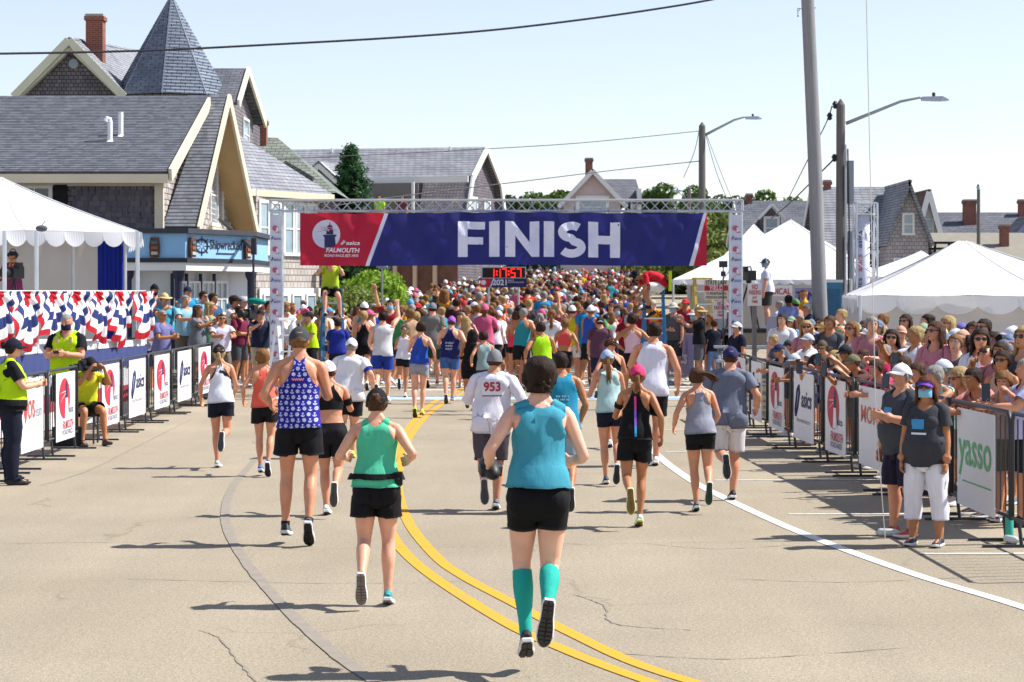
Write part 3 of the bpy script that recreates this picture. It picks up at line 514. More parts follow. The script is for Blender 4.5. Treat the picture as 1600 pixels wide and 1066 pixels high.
MB().box((25.9, 97.15, 3.5), (31, 97.3, 3.58)).build('porch_rail', WTRIM, h13); MB().box((25.9, 97.0, 2.85), (31, 98.2, 3.0)).build('porch_deck', WTRIM, h13)
dk = empty('deck', (0, 0, 0)); tag(dk, 'dark wooden deck with rails beside the brown roofed house', 'deck')
for z in (3.35, 3.6, 3.85, 4.1): MB().box((17.3, 95, z), (19.0, 95.08, z + .10)).build('rail', DARK, dk)
for x in (17.3, 17.9, 18.5, 18.95): MB().box((x, 95.02, .8), (x + .1, 95.12, 4.2)).build('post', DARK, dk)
MB().box((17.2, 95, 3.0), (19.1, 97, 3.2)).build('deck_floor', DARK, dk)

# ================================================================ trees and shrubs
def leafmat(name, c1, c2):
    m = bpy.data.materials.new(name); m.use_nodes = True; t = m.node_tree; p = t.nodes['Principled BSDF']; p.inputs['Roughness'].default_value = .6; p.inputs['Specular IOR Level'].default_value = .25
    tc = t.nodes.new('ShaderNodeTexCoord'); n = t.nodes.new('ShaderNodeTexNoise'); n.inputs['Scale'].default_value = 1.3; n.inputs['Detail'].default_value = 8; t.links.new(tc.outputs['Object'], n.inputs[0])
    r = t.nodes.new('ShaderNodeValToRGB'); r.color_ramp.elements[0].position = .35; r.color_ramp.elements[1].position = .65; r.color_ramp.elements[0].color = lin(c1); r.color_ramp.elements[1].color = lin(c2); t.links.new(n.outputs[0], r.inputs[0]); t.links.new(r.outputs[0], p.inputs['Base Color'])
    tr = t.nodes.new('ShaderNodeBsdfTranslucent'); t.links.new(r.outputs[0], tr.inputs[0]); mx = t.nodes.new('ShaderNodeMixShader'); mx.inputs[0].default_value = .3; t.links.new(p.outputs[0], mx.inputs[1]); t.links.new(tr.outputs[0], mx.inputs[2]); t.links.new(mx.outputs[0], t.nodes['Material Output'].inputs[0]); return m
LEAF = {'mid': leafmat('leaf_mid', '#3f5526', '#5f7a34'), 'dark': leafmat('leaf_dark', '#2d4226', '#46602f'), 'lime': leafmat('leaf_lime', '#6f8f2a', '#93b43c'), 'con': leafmat('leaf_conifer', '#2f5236', '#4d7544'), 'grass': leafmat('leaf_grass', '#6a7a3a', '#8a9450')}
BARK = mat('bark', '#5a4a3c', .95, .25, 6, .6, 20)
def leaves(pts, nrm, size, R):
    n = len(pts); a = R.normal(size=(n, 3)); a /= np.linalg.norm(a, axis=1, keepdims=True); nn = nrm + .7 * R.normal(size=(n, 3)); nn /= np.linalg.norm(nn, axis=1, keepdims=True)
    u = np.cross(nn, a); u /= np.linalg.norm(u, axis=1, keepdims=True) + 1e-9; v = np.cross(nn, u); s = size * R.uniform(.6, 1.3, (n, 1))
    V = np.stack([pts - u * s, pts + v * s * .5, pts + u * s, pts - v * s * .5], 1).reshape(-1, 3)
    T = np.arange(4 * n).reshape(n, 4); return V, T
def quadmesh(name, V, Q):
    me = bpy.data.meshes.new(name); k = len(Q); me.vertices.add(len(V)); me.vertices.foreach_set('co', V.astype(np.float32).ravel()); me.loops.add(4 * k); me.loops.foreach_set('vertex_index', Q.astype(np.int32).ravel()); me.polygons.add(k); me.polygons.foreach_set('loop_start', np.arange(0, 4 * k, 4, dtype=np.int32))
    me.update(calc_edges=True); return me
def clumps(cs, n, size, seed, squash=.8):
    R = np.random.default_rng(seed); P, N = [], []
    for (c, r) in cs:
        k = int(n * r * r); d = R.normal(size=(k, 3)); d /= np.linalg.norm(d, axis=1, keepdims=True); rad = r * R.uniform(.35, 1.0, (k, 1)) ** .5; P.append(np.array(c) + d * rad * np.array([1, 1, squash])); N.append(d)
    return leaves(np.vstack(P), np.vstack(N), size, R)
def tree(label, X, Y, w, z0, z1, leaf, n=9, dens=420, size=.16, seed=1, name='tree', group=None):
    R = random.Random(seed); g = gz(Y); r = empty(name, (X, Y, g)); tag(r, label, 'tree', group); h = z1 - g; mid = z0 - g
    mb = MB(); mb.tube([(0, 0, 0), (.05, 0, mid * .6), (-.03, .05, mid + (h - mid) * .3), (.05, 0, h * .85)], [.22, .17, .12, .03], 8)
    cs = []
    for i in range(n):
        a = R.uniform(0, 6.28); u = R.uniform(0, 1); rr = w / 2 * (.85 - .45 * abs(u - .35)); c = (rr * math.cos(a) * R.uniform(.5, 1), rr * math.sin(a) * R.uniform(.5, 1), mid + (h - mid) * (.12 + .74 * u)); cs.append((c, R.uniform(.15, .27) * w / 2 + .22)); mb.tube([(0, 0, mid * .7 + .3 * c[2]), (c[0] * .5, c[1] * .5, c[2] * .9), c], [.08, .05, .02], 5)
    cs.append(((0, 0, mid + (h - mid) * .45), w * .26)); mb.build('trunk', BARK, r, smooth=True); V, Q_ = clumps(cs, dens, size, seed); link('crown', quadmesh('crown', V, Q_), LEAF[leaf], r); return r
# conifer in front of the gambrel house
cr = empty('conifer', (XA(548, 90), 90, gz(90))); tag(cr, 'pointed dark green conifer behind the red end of the banner', 'tree'); Rn = np.random.default_rng(5); P, N = [], []; mb = MB(); mb.tube([(0, 0, 0), (0, 0, 4), (0, 0, 7.4)], [.16, .1, .02], 8)
for i in range(120):
    z = 1.8 + 5.4 * (i / 120) ** 1.0; L = (7.6 - z) / 5.8 * 1.95 * Rn.uniform(.7, 1.12) + .06; a = i * 2.4 + Rn.uniform(-.3, .3); tip = np.array([L * math.cos(a), L * math.sin(a), z - .12 * L + .06]); mb.tube([(0, 0, z), tuple(tip)], [.025, .006], 4, False)
    k = int(190 * L) + 14; u = Rn.uniform(.15, 1, (k, 1)) ** .8; p = np.array([0, 0, z]) * (1 - u) + tip * u + Rn.normal(size=(k, 3)) * np.array([.10, .10, .07]); P.append(p); N.append(np.tile([0, 0, 1.], (k, 1)))
mb.build('trunk', BARK, cr); V, Q_ = leaves(np.vstack(P), np.vstack(N), .085, Rn); link('crown', quadmesh('crown', V, Q_), LEAF['con'], cr)
for i, (px, Y, w, y0, y1, lf, lab) in enumerate(((805, 150, 2.6, 420, 300, 'dark', 'small dark tree right of the gambrel house'), (850, 150, 4.0, 420, 292, 'mid', 'rounded green tree left of the pink house'), (1020, 160, 3.4, 400, 292, 'dark', 'dark tree right of the pink house'), (1050, 155, 4.2, 430, 278, 'mid', 'tall leafy tree behind the far lamp post'),
        (1090, 140, 3.6, 440, 300, 'mid', 'broad tree behind the banner end'), (1130, 130, 3.6, 440, 325, 'grass', 'low olive tree right of the banner end'), (1118, 150, 4.5, 430, 300, 'dark', 'deep green tree beside the lamp post'), (1200, 150, 4.6, 400, 298, 'mid', 'green tree rising over the dormer house'), (935, 150, 9, 450, 408, 'dark', 'dark hedge row tree under the banner middle'), (985, 130, 3.4, 450, 405, 'grass', 'brown green bush under the banner letters'), (880, 155, 6, 450, 402, 'mid', 'low tree under the banner behind the crowd'))):
    tree(lab, XA(px, Y), Y, w * 1.5, ZA(y0, Y), ZA(y1, Y), lf, 26, 330, .19, 20 + i)
def bush(label, X, Y, w, h, leaf, seed, size=.09, dens=900, name='bush'):
    R = random.Random(seed); r = empty(name, (X, Y, gz(Y))); tag(r, label, 'bush'); cs = []; mb = MB()
    for i in range(9): a = R.uniform(0, 6.3); q = R.uniform(.1, .8); c = (w / 2 * q * math.cos(a), w / 3 * q * math.sin(a), h * R.uniform(.35, .72)); cs.append((c, R.uniform(.28, .4) * min(w, h))); mb.tube([(c[0] * .3, c[1] * .3, 0), c], [.05, .015], 5)
    mb.build('stem', BARK, r); V, Q_ = clumps(cs, dens, size, seed); link('foliage', quadmesh('foliage', V, Q_), LEAF[leaf], r)
bush('tall lime green hedge bush behind the left spectators', XA(603, 66), 66, 1.9, 2.9, 'lime', 3); bush('rounded lime bush beside the round sign post', XA(570, 68), 68, 1.9, 3.0, 'lime', 4); bush('feathery olive bush left of the lime hedge', XA(552, 64), 64, 1.8, 2.3, 'grass', 5)
bush('small bright bush beside the porch posts', XA(663, 74), 74, .8, 2.2, 'lime', 6); bush('pale bush behind the ladder', XA(502, 66), 66, 1.0, 2.2, 'grass', 8)
# ================================================================ finish gate
YG = 45.0; GX0, GX1, GZ1 = XA(422, YG), XA(1160, YG), ZA(311, YG); TW = .27
BNAVY = mat('banner_navy', '#262a72', .55, .10, 1.5, .25, 3, trans=.4); BRED = mat('banner_red', '#b81e3c', .55, .08, 1.5, .25, 3, trans=.4); BWHITE = mat('banner_white', '#cfd2e6', .55, .03, 1.5, trans=.1); PWHITE = mat('print_white', '#dfe1ec', .6, 0); PNAVY = mat('print_navy', '#1d2558', .6, 0); PRED = mat('print_red', '#b8273c', .6, 0)
gate = empty('finish_gate', (0, YG, 0)); tag(gate, 'silver box truss finish gate spanning the road', 'gate')
def truss(name, a, b, w, parent, m=ALU, n=None, r=.022, up=(0, 0, 1), rb=.011):
    """square box truss between two points: four chords and zigzag lacing"""
    a, b = Vector(a), Vector(b); d = (b - a); L = d.length; d.normalize(); u = Vector(up)
    if abs(u.dot(d)) > .9: u = Vector((0, 1, 0))
    s = d.cross(u).normalized(); t = s.cross(d).normalized(); cor = [(-1, -1), (1, -1), (1, 1), (-1, 1)]; k = n or max(2, int(L / w)); mb = MB()
    for x, y in cor: q = s * x * w / 2 + t * y * w / 2; mb.tube([a + q, b + q], r, 8)
    c = mb.build(name, m, parent); mb = MB()
    for i in range(4):
        A_, B_ = cor[i], cor[(i + 1) % 4]; qa = s * A_[0] * w / 2 + t * A_[1] * w / 2; qb = s * B_[0] * w / 2 + t * B_[1] * w / 2
        for j in range(k):
            p0, p1 = a + d * L * j / k, a + d * L * (j + 1) / k; mb.tube([p0 + (qa if j % 2 else qb), p1 + (qb if j % 2 else qa)], rb, 5, False)
        for p in (a, b): mb.tube([p + qa, p + qb], r * .8, 5, False)
    tag(mb.build('lacing', m, c), kind='stuff'); return c
truss('cross_beam', (GX0 - 0, 0, GZ1 - TW / 2), (GX1, 0, GZ1 - TW / 2), TW - .05, gate, n=46)
for s, x in ((0, GX0 + TW / 2), (1, GX1 - TW / 2)):
    truss('post', (x, 0, .02), (x, 0, GZ1 - TW), TW - .05, gate, n=16); MB().box((x - .32, -.32, 0), (x + .32, .32, .03)).build('base_plate', ALU, gate)
    mb = MB(); ny = 24
    for i in range(ny + 1):
        z = .15 + (GZ1 - TW - .2) * i / ny; dy = .012 * math.sin(i * 1.7 + s) + .008 * math.sin(i * .6); mb.v += [(x - .115, -.125 + dy, z), (x + .115, -.125 - dy * .6, z)]
        if i: k = len(mb.v); mb.f.append((k - 4, k - 3, k - 1, k - 2)); mb.m.append(0)
    sl_ = mb.build('post_wrap', mat('wrap_white', '#c9cbdc', .6, .03, 2), gate, smooth=True)
    for i in range(8):
        z = GZ1 - TW - .32 - i * .42
        if i % 1 == 0:
            mb = MB(); mb.add([(x - .02 + .055 * math.cos(q), -.146, z + .055 * math.sin(q)) for q in [j * .45 for j in range(14)]], [tuple(range(14))]); mb.build('lighthouse_emblem', plain('#b8566a'), sl_)
            mb = MB(); mb.box((x + .005, -.152, z - .07), (x + .04, -.150, z + .01)); mb.build('emblem_tower', PWHITE, sl_); text('emblem_lettering', 'FALMOUTH', PRED, sl_, (x - .0, -.150, z - .10), (1, 0, 0), (0, 0, 1), .045, .01, width=.09)
            text('logo_lettering', 'asics', plain('#4a5286'), sl_, (x - .045, -.150, z - .235), (1, 0, 0), (0, 0, 1), .085, .015, shear=.2, width=.135); mb = MB(); mb.tube([(x - .095, -.150, z - .235), (x - .065, -.150, z - .16), (x - .055, -.150, z - .19), (x - .09, -.150, z - .225)], .008, 5); mb.build('logo_swirl', plain('#4a5286'), sl_)
# banner
bn = empty('finish_banner', (0, YG - .2, 0)); tag(bn, 'navy FINISH banner with red lighthouse panel hanging from the truss', 'banner'); BX0, BX1, BZ0, BZ1 = XA(470, YG), XA(1103, YG), ZA(415, YG), ZA(333, YG); BW, BH = BX1 - BX0, BZ1 - BZ0
def bsurf(x, z):
    u = (x - BX0) / BW; v = (BZ1 - z) / BH; sag = .018 * math.sin(u * 60) * (1 - v) * .6
    y = .06 * math.sin(u * 23 + 2.2 * v) * (.4 + .6 * v) + .05 * math.sin(u * 47 - 5 * v + 1) * (1 - .5 * v) + .022 * math.sin(u * 95 + 9 * v) + .012 * math.sin(u * 170 - 14 * v) + .02 * math.exp(-((u - .42) / .05) ** 2) * math.sin(8 * v + 6 * u)
    return Vector((x, y, z - sag - .012 * math.sin(u * 9)))
def bseg(name, xt0, xb0, xt1, xb1, m, nx):
    mb = MB(); ny = 10
    for j in range(ny + 1):
        z = BZ1 - BH * j / ny; v = j / ny; l = xt0 + (xb0 - xt0) * v; r = xt1 + (xb1 - xt1) * v
        for i in range(nx + 1): mb.v.append(bsurf(l + (r - l) * i / nx, z))
    for j in range(ny):
        for i in range(nx): a = j * (nx + 1) + i; mb.f.append((a, a + 1, a + nx + 2, a + nx + 1)); mb.m.append(0)
    return mb.build(name, m, bn, smooth=True)
pxX = lambda p: XA(p, YG)
bseg('red_panel', pxX(470), pxX(470), pxX(602), pxX(572), BRED, 24); bseg('white_stripe', pxX(602), pxX(572), pxX(608), pxX(578), BWHITE, 2); bseg('blue_panel', pxX(608), pxX(578), pxX(1098), pxX(1075), BNAVY, 80); bseg('white_stripe', pxX(1098), pxX(1075), pxX(1103), pxX(1082), BWHITE, 2); bseg('red_corner', pxX(1103), pxX(1082), pxX(1103.2), pxX(1103), BRED, 6)
def onbanner(o, off=-.008, cuts=3):
    me = o.data; b = bmesh.new(); b.from_mesh(me); bmesh.ops.triangulate(b, faces=b.faces)
    for _ in range(2):
        long = [e for e in b.edges if e.calc_length() > .12]
        if long: bmesh.ops.subdivide_edges(b, edges=long, cuts=2); bmesh.ops.triangulate(b, faces=b.faces)
    for v in b.verts: p = bsurf(v.co.x, v.co.z); v.co.y = p.y + off; v.co.z = p.z
    b.to_mesh(me); b.free(); return o
def btext(s, px, py, size, w, m, bold, shear=0, name='lettering'): return onbanner(text(name, s, m, bn, (XA(px, YG), 0, ZA(py, YG)), (1, 0, 0), (0, 0, 1), size, bold, shear=shear, width=w))
FB = mat('finish_white', '#d4d6ea', .6, .03, 1.5)
for ch, px, w in (('F', 716, 42), ('I', 765, 15), ('N', 792, 49), ('I', 852, 15), ('S', 871, 46), ('H', 921, 47)): pass
FPX = {'F': [[(0, 0), (0, 55), (42, 55), (42, 43), (15, 43), (15, 31), (39, 31), (39, 19.5), (15, 19.5), (15, 0)]], 'I': [[(0, 0), (0, 55), (16, 55), (16, 0)]], 'N': [[(0, 0), (0, 55), (13, 55), (38, 23), (38, 55), (53, 55), (53, 0), (41, 0), (15.5, 33), (15.5, 0)]],
       'H': [[(0, 0), (0, 55), (15.5, 55), (15.5, 34), (34, 34), (34, 55), (49.5, 55), (49.5, 0), (34, 0), (34, 21), (15.5, 21), (15.5, 0)]]}
def poly_letter(P, px, py, m=FB):
    b = bmesh.new(); vs = [b.verts.new((XA(px + x, YG), 0, ZA(py - y, YG))) for x, y in P]; b.faces.new(vs); me = bpy.data.meshes.new('letter'); b.to_mesh(me); b.free(); return onbanner(link('letter', me, m, bn))
for ch, px in (('F', 716), ('I', 764.5), ('N', 789.5), ('I', 849.5), ('H', 918.5)): poly_letter(FPX[ch][0], px, 402.5)
mb = MB(); cl = []                                  # the S as a broad swept stroke
for a in range(40, 271, 15): cl.append((22.5 + 14.5 * math.cos(math.radians(a)), 39.6 + 9.6 * math.sin(math.radians(a))))
for a in range(75, -151, -15): cl.append((22.5 + 15.5 * math.cos(math.radians(a)), 15.2 + 9.5 * math.sin(math.radians(a))))
SV = [Vector(c) for c in cl]; Lq, Rq = [], []
for i, c in enumerate(SV):
    d = (SV[min(i + 1, len(SV) - 1)] - SV[max(i - 1, 0)]).normalized(); s = Vector((-d.y, d.x)) * 6.4; Lq.append(c + s); Rq.append(c - s)
for i in range(len(SV)): mb.v += [(XA(870 + q.x, YG), 0, ZA(402.5 - q.y, YG)) for q in (Lq[i], Rq[i])]
for i in range(len(SV) - 1): mb.f.append((2 * i, 2 * i + 1, 2 * i + 3, 2 * i + 2)); mb.m.append(0)
onbanner(mb.build('letter', FB, bn))
def disc(px, py, r, m, name, x0=0, x1=360, off=-.008): 
    b = MB(); P = [(XA(px + r * math.cos(math.radians(a)), YG), 0, ZA(py - r * math.sin(math.radians(a)), YG)) for a in range(0, 360, 12)]; b.add(P, [tuple(range(30))]); return onbanner(b.build(name, m, bn), off)
disc(511, 366, 22, BWHITE, 'emblem_disc')
for P, m in (([(508, 387.5), (508, 371), (505.5, 368.5), (505.5, 367), (527, 367), (527, 368.5), (524.5, 371), (525.5, 383), (520, 386.5)], PNAVY), ([(511, 366.5), (511, 359.5), (522, 359.5), (522, 366.5)], PNAVY), ([(512.5, 359.3), (512.5, 356), (520.5, 356), (520.5, 359.3)], PRED), ([(511, 355.5), (516.5, 351), (522, 355.5)], PNAVY), ([(516, 351), (516, 348), (517, 348), (517, 351)], PNAVY), ([(492, 356), (511, 358), (511, 358.6)], PNAVY), ([(491, 362), (511, 360), (511, 360.6)], PNAVY), ([(495, 352), (511, 356.6), (511, 357.2)], PNAVY), ([(532, 359), (522, 358.5), (522, 359)], PNAVY), ([(532, 363), (522, 360.5), (522, 361)], PNAVY)):
    b = bmesh.new(); vs = [b.verts.new((XA(x, YG), 0, ZA(y, YG))) for x, y in P]; b.faces.new(vs); me = bpy.data.meshes.new('e'); b.to_mesh(me); b.free(); onbanner(link('lighthouse_shape', me, m, bn), -.014)
btext('asics', 542, 382, .11, .28, PWHITE, .02, .2); btext('FALMOUTH', 510, 394, .125, .68, PWHITE, .025, .2); btext('ROAD RACE EST.1973', 508, 401, .07, .68, PWHITE, .02, .2)
mb = MB(); mb.tube([(XA(534, YG), 0, ZA(382, YG)), (XA(539, YG), 0, ZA(375, YG)), (XA(541, YG), 0, ZA(377, YG)), (XA(535.5, YG), 0, ZA(382, YG)), (XA(534, YG), 0, ZA(379, YG))], .009, 5); onbanner(mb.build('logo_swirl', PWHITE, bn), -.012)
for i in range(12): x = BX0 + BW * (i + .1) / 12; MB().tube([(x, .1, BZ1 + .12), (x, 0, BZ1 - .02)], .005, 4).build('tie', plain('#404044'), bn)

# race clock
YC = 60.0; ck = empty('race_clock', (XA(787, YC), YC, gz(YC))); tag(ck, 'digital race clock showing 1:17:57 in red above the crowd', 'clock'); cx = XA(787, YC)
zt, zm, zb = ZA(417, YC) - gz(YC), ZA(434, YC) - gz(YC), ZA(449, YC) - gz(YC); wv = .60
MB().box((-wv, 0, zm - .02), (wv, .14, zt)).build('case', mat('clock_case', '#b9bec8', .5), ck); MB().box((-wv + .03, -.006, zm + .0), (wv - .03, -.001, zt - .03)).build('display', mat('clock_black', '#120809', .35, .0), ck)
LED = mat('led_red', '#ff1a10', .4, 0, emit=('#ff1408', 3.0)); SEG = {'a': ((0, 2), (1, 2)), 'b': ((1, 2), (1, 1)), 'c': ((1, 1), (1, 0)), 'd': ((0, 0), (1, 0)), 'e': ((0, 0), (0, 1)), 'f': ((0, 1), (0, 2)), 'g': ((0, 1), (1, 1))}; DG = {'1': 'bc', '7': 'abc', '5': 'afgcd'}
for ch, x in (('1', -.36), (':', -.20), ('1', -.19), ('7', -.03), (':', .12), ('5', .20), ('7', .36)):
    mb = MB(); dh = (zt - zm - .08) / 2; dw = .10; z0 = zm + .02
    if ch == ':':
        for k in (.6, 1.4): mb.box((x, -.012, z0 + dh * k - .018), (x + .035, -.008, z0 + dh * k + .018))
    else:
        for s in DG[ch]: (xa, za), (xb, zb2) = SEG[s]; mb.beam((x + xa * dw + .05 * 0, -.010, z0 + za * dh), (x + xb * dw, -.010, z0 + zb2 * dh), .021, .006, up=(0, 1, 0))
    mb.build('digit', LED, ck)
MB().box((-wv - .03, .0, zb), (wv + .02, .06, zm - .02)).build('sponsor_panel', PNAVY, ck); quadpart('red_panel', [(-wv - .03, -.004, zb), (-wv + .2, -.004, zb), (-wv + .3, -.004, zm - .02), (-wv - .03, -.004, zm - .02)], PRED, ck, .002, (0, -1, 0)); quadpart('white_bar', [(-wv + .22, -.005, zb), (-wv + .26, -.005, zb), (-wv + .36, -.005, zm - .02), (-wv + .32, -.005, zm - .02)], PWHITE, ck, .002, (0, -1, 0))
text('lettering', '2021', PWHITE, ck, (-.30, -.008, zb + .06), (1, 0, 0), (0, 0, 1), .21, .03, width=.38)
for i, s in enumerate(('ASICS', 'FALMOUTH ROAD RACE')): text('lettering', s, PWHITE, ck, (.11, -.008, zb + .17 - i * .055), (1, 0, 0), (0, 0, 1), .05, .01, width=(.16, .42, .2)[i])
mb = MB(); mb.add([(-wv + .06 + .07 * math.cos(q), -.008, (zb + zm) / 2 + .07 * math.sin(q)) for q in [j * .449 for j in range(14)]], [tuple(range(14))]); mb.build('emblem_disc', PWHITE, ck)
for x in (-.4, .4): MB().tube([(x, .08, 0), (x, .08, zb)], .03, 8).build('leg', ALU, ck)

# ================================================================ crowd barriers with sponsor boards
BLK = mat('barrier_black', '#33363d', .5, .1, 4); BGAL = mat('barrier_steel', '#5d636b', .4, .1, 4, metal=.6); BRD = mat('board_white', '#e2e2e4', .6, .03, 2)
_bar = MB(); _bar.tube([(0, 0, 0), (0, 0, .80)], .007, 5); BARM = _bar.mesh('bar'); BARM.materials.append(BLK)
_ft = MB(); _ft.beam((0, -.30, .012), (0, .30, .012), .05, .02); _ft.tube([(0, -.02, .02), (0, 0, .2)], .016, 6); FTM = _ft.mesh('foot'); FTM.materials.append(BLK)
CVSR = mat('print_cvs', '#c4463e', .6, 0); GRN = mat('print_green', '#5fb579', .6, 0); ORG = mat('print_orange', '#c96a50', .6, 0)
def barrier(a, b, board, label, side=-1, group='barriers along the course'):
    """barrier from a to b on the ground; the board hangs on the road side"""
    a, b = Vector(a + (0,)), Vector(b + (0,)); L = (b - a).length - .06; ang = math.atan2(b.y - a.y, b.x - a.x); r = empty('crowd_barrier', (a + b) / 2, ang); tag(r, label, 'barrier', group)
    mb = MB(); h = L / 2; mb.tube([(-h, 0, .20), (-h, 0, 1.02), (-h + .06, 0, 1.09), (h - .06, 0, 1.09), (h, 0, 1.02), (h, 0, .20)], .019, 8); mb.tube([(-h, 0, .22), (h, 0, .22)], .016, 8); mb.build('frame', BLK, r, smooth=True)
    n = 13
    for i in range(1, n): c = bpy.data.objects.new('bar', BARM); COL.objects.link(c); c.parent = r; c.location = (-h + L * i / n, 0, .25); c.rotation_euler = (0, 0, 0)
    for s in (-1, 1): c = bpy.data.objects.new('foot', FTM); COL.objects.link(c); c.parent = r; c.location = (s * (h - .22), 0, 0)
    if board:
        w = L * .64; yb = side * .035; x0 = -w / 2; mb = MB(); mb.box((x0, yb - .004, .17), (x0 + w, yb + .004, 1.045)); bo = mb.build('board', BRD, r); yy = yb + side * .008; u = Vector((-side, 0, 0)); O = lambda x, z: Vector(((x - .5) * w * -side, yy, .17 + z * .875))
        if board == 'logo':
            mb = MB(); mb.add([O(.42 + .30 * math.cos(q), .62 + .30 * math.sin(q)) for q in [j * .3 for j in range(21)]], [tuple(range(21))]); mb.build('emblem_disc', PRED, bo); yy += side * .004
            for P, m in (([(.42, .33), (.46, .62), (.58, .62), (.62, .36)], PWHITE), ([(.46, .62), (.47, .78), (.56, .78), (.57, .62)], PNAVY), ([(.45, .79), (.515, .87), (.58, .79)], PNAVY), ([(.14, .70), (.46, .73), (.46, .715)], PWHITE), ([(.15, .56), (.46, .70), (.46, .685)], PWHITE)): mb = MB(); mb.add([O(*p) for p in P], [tuple(range(len(P)))]); mb.build('lighthouse_shape', m, bo)
            text('lettering', 'FALMOUTH', PRED, bo, O(.30, .17), u, (0, 0, 1), .15, .02, shear=.2, width=w * .6); text('lettering', 'ROAD RACE', PNAVY, bo, O(.30, .08), u, (0, 0, 1), .09, .01, width=w * .55); text('lettering', 'asics', PNAVY, bo, O(.62, .40), u, (0, 0, 1), .12, .015, width=w * .26)
        elif board == 'asics':
            mb = MB(); mb.tube([O(.12, .44), O(.22, .74), O(.30, .80), O(.33, .70), O(.24, .48), O(.14, .34), O(.12, .44)], .018, 6); mb.build('logo_swirl', PNAVY, bo); text('lettering', 'asics', PNAVY, bo, O(.40, .50), u, (0, 0, 1), .30, .025, shear=.15, width=w * .52); text('lettering', 'SOUND MIND SOUND BODY', PNAVY, bo, O(.16, .26), u, (0, 0, 1), .06, .0, width=w * .7)
        elif board == 'yasso': text('lettering', 'yasso', GRN, bo, O(.05, .44), u, (0, 0, 1), .46, .012, width=w * .88); mb = MB(); mb.box(tuple(O(.16, .255)), tuple(O(.92, .27) + Vector((0, side * .002, 0)))); mb.build('underline', GRN, bo)
        elif board == 'cvs': text('lettering', '\u2665CVS', CVSR, bo, O(.08, .46), u, (0, 0, 1), .30, .03, width=w * .5); text('lettering', 'Health', plain('#8a8f98'), bo, O(.60, .46), u, (0, 0, 1), .2, .0, width=w * .32)
        elif board == 'more': text('lettering', 'MORE', ORG, bo, O(.08, .55), u, (0, 0, 1), .26, .02, width=w * .8)
    return r
LB = [(22.2, 24.4, 'asics'), (24.4, 26.0, None), (26.1, 28.1, 'cvs'), (28.15, 30.1, 'logo'), (31.3, 33.5, 'logo'), (33.5, 35.9, 'asics'), (35.9, 38.4, 'logo'), (38.4, 41.0, 'asics'), (41.0, 43.6, 'logo'), (43.6, 46.6, 'asics')]
LBN = ['leftmost left barrier, cut by the photo edge behind the officer', 'plain left barrier just behind the police officer', 'left barrier with red heart pharmacy board by the officer', 'left barrier with red lighthouse board beside the seated photographer', 'left barrier with lighthouse board just past the seated photographer', 'left barrier with navy shoe brand board under the hanging bunting', 'left barrier with lighthouse board at the end of the bunting', 'left barrier with navy shoe brand board by the clapping man', 'left barrier with lighthouse board behind the white tank runner', 'far left barrier with shoe brand board next to the gate post']
for (y0, y1, k), lb in zip(LB, LBN): barrier((-5.84, y0), (-5.84, y1), k, lb, -1)
def rbx(Y): return float(np.interp(Y, [15, 18.5, 24, 31.5, 34.2, 37], [4.25, 4.15, 3.98, 3.70, 3.68, 3.66]))
RB = [(16.2, 18.6, None), (18.6, 20.8, 'yasso'), (20.8, 23.3, 'asics'), (23.3, 25.6, 'more'), (25.6, 27.7, 'logo'), (27.7, 30.1, 'asics'), (30.1, 32.4, 'logo'), (32.4, 34.5, 'asics'), (34.5, 36.9, 'logo')]
RBN = ['plain black barrier at the right edge beside the girl with a phone', 'right barrier with green lettered white board', 'right barrier with board hidden behind the two volunteers', 'right barrier with orange lettered board beside the male volunteer', 'right barrier with lighthouse board below the pink polo man', 'right barrier with navy lettered board below the girl with long hair', 'right barrier with lighthouse board below the white tee man', 'right barrier with narrow navy board near its far end', 'farthest right barrier with lighthouse board beside the grey tee runner']
for (y0, y1, k), lb in zip(RB, RBN): barrier((rbx(y0), y0), (rbx(y1), y1), k, lb, 1)
def purple(a, b, label):
    a, b = Vector(a + (0,)), Vector(b + (0,)); r = empty('crowd_barrier', (a + b) / 2, math.atan2(b.y - a.y, b.x - a.x)); tag(r, label, 'barrier', 'barriers along the course'); h = (b - a).length / 2; mb = MB(); mb.tube([(-h, 0, .05), (-h, 0, 1.1), (h, 0, 1.1), (h, 0, .05)], .02, 8); mb.tube([(-h, 0, .2), (h, 0, .2)], .016, 6); mb.build('frame', BGAL, r)
    mb = MB()
    for i in range(25):
        x = -h + 2 * h * i / 24; y = -.04 + .02 * math.sin(i * .9); mb.v += [(x, y, .18 + .02 * math.sin(i)), (x, y - .01, .65), (x, y, 1.12)]
        if i: k = len(mb.v); mb.f += [(k - 6, k - 3, k - 2, k - 5), (k - 5, k - 2, k - 1, k - 4)]; mb.m += [0, 0]
    cl_ = mb.build('banner_cloth', mat('lavender_cloth', '#8b89b4', .7, .06, 2, .3, 6), r, smooth=True); text('lettering', 'asics', PWHITE, cl_, (-h * .75, -.08, .45), (1, 0, 0), (0, 0, 1), .45, .02, shear=.2, width=h * 1.4)
purple((3.78, 54), (4.1, 50), 'barrier draped in lavender cloth beside the right ladder'); purple((3.5, 58.2), (3.76, 54.2), 'lavender covered barrier farther along behind the right ladder')
for i, (xa, xb, Y) in enumerate(((-4.6, -2.5, 54), (-6.9, -4.7, 53), (-8.6, -6.4, 47.5), (-6.3, -4.9, 47.6))): barrier((xa, Y), (xb, Y + .3), None, ['black barrier in front of the far left crowd', 'black barrier beside the left ladder', 'black barrier in front of the shop column', 'black barrier beside the TV cameraman'][i], -1)

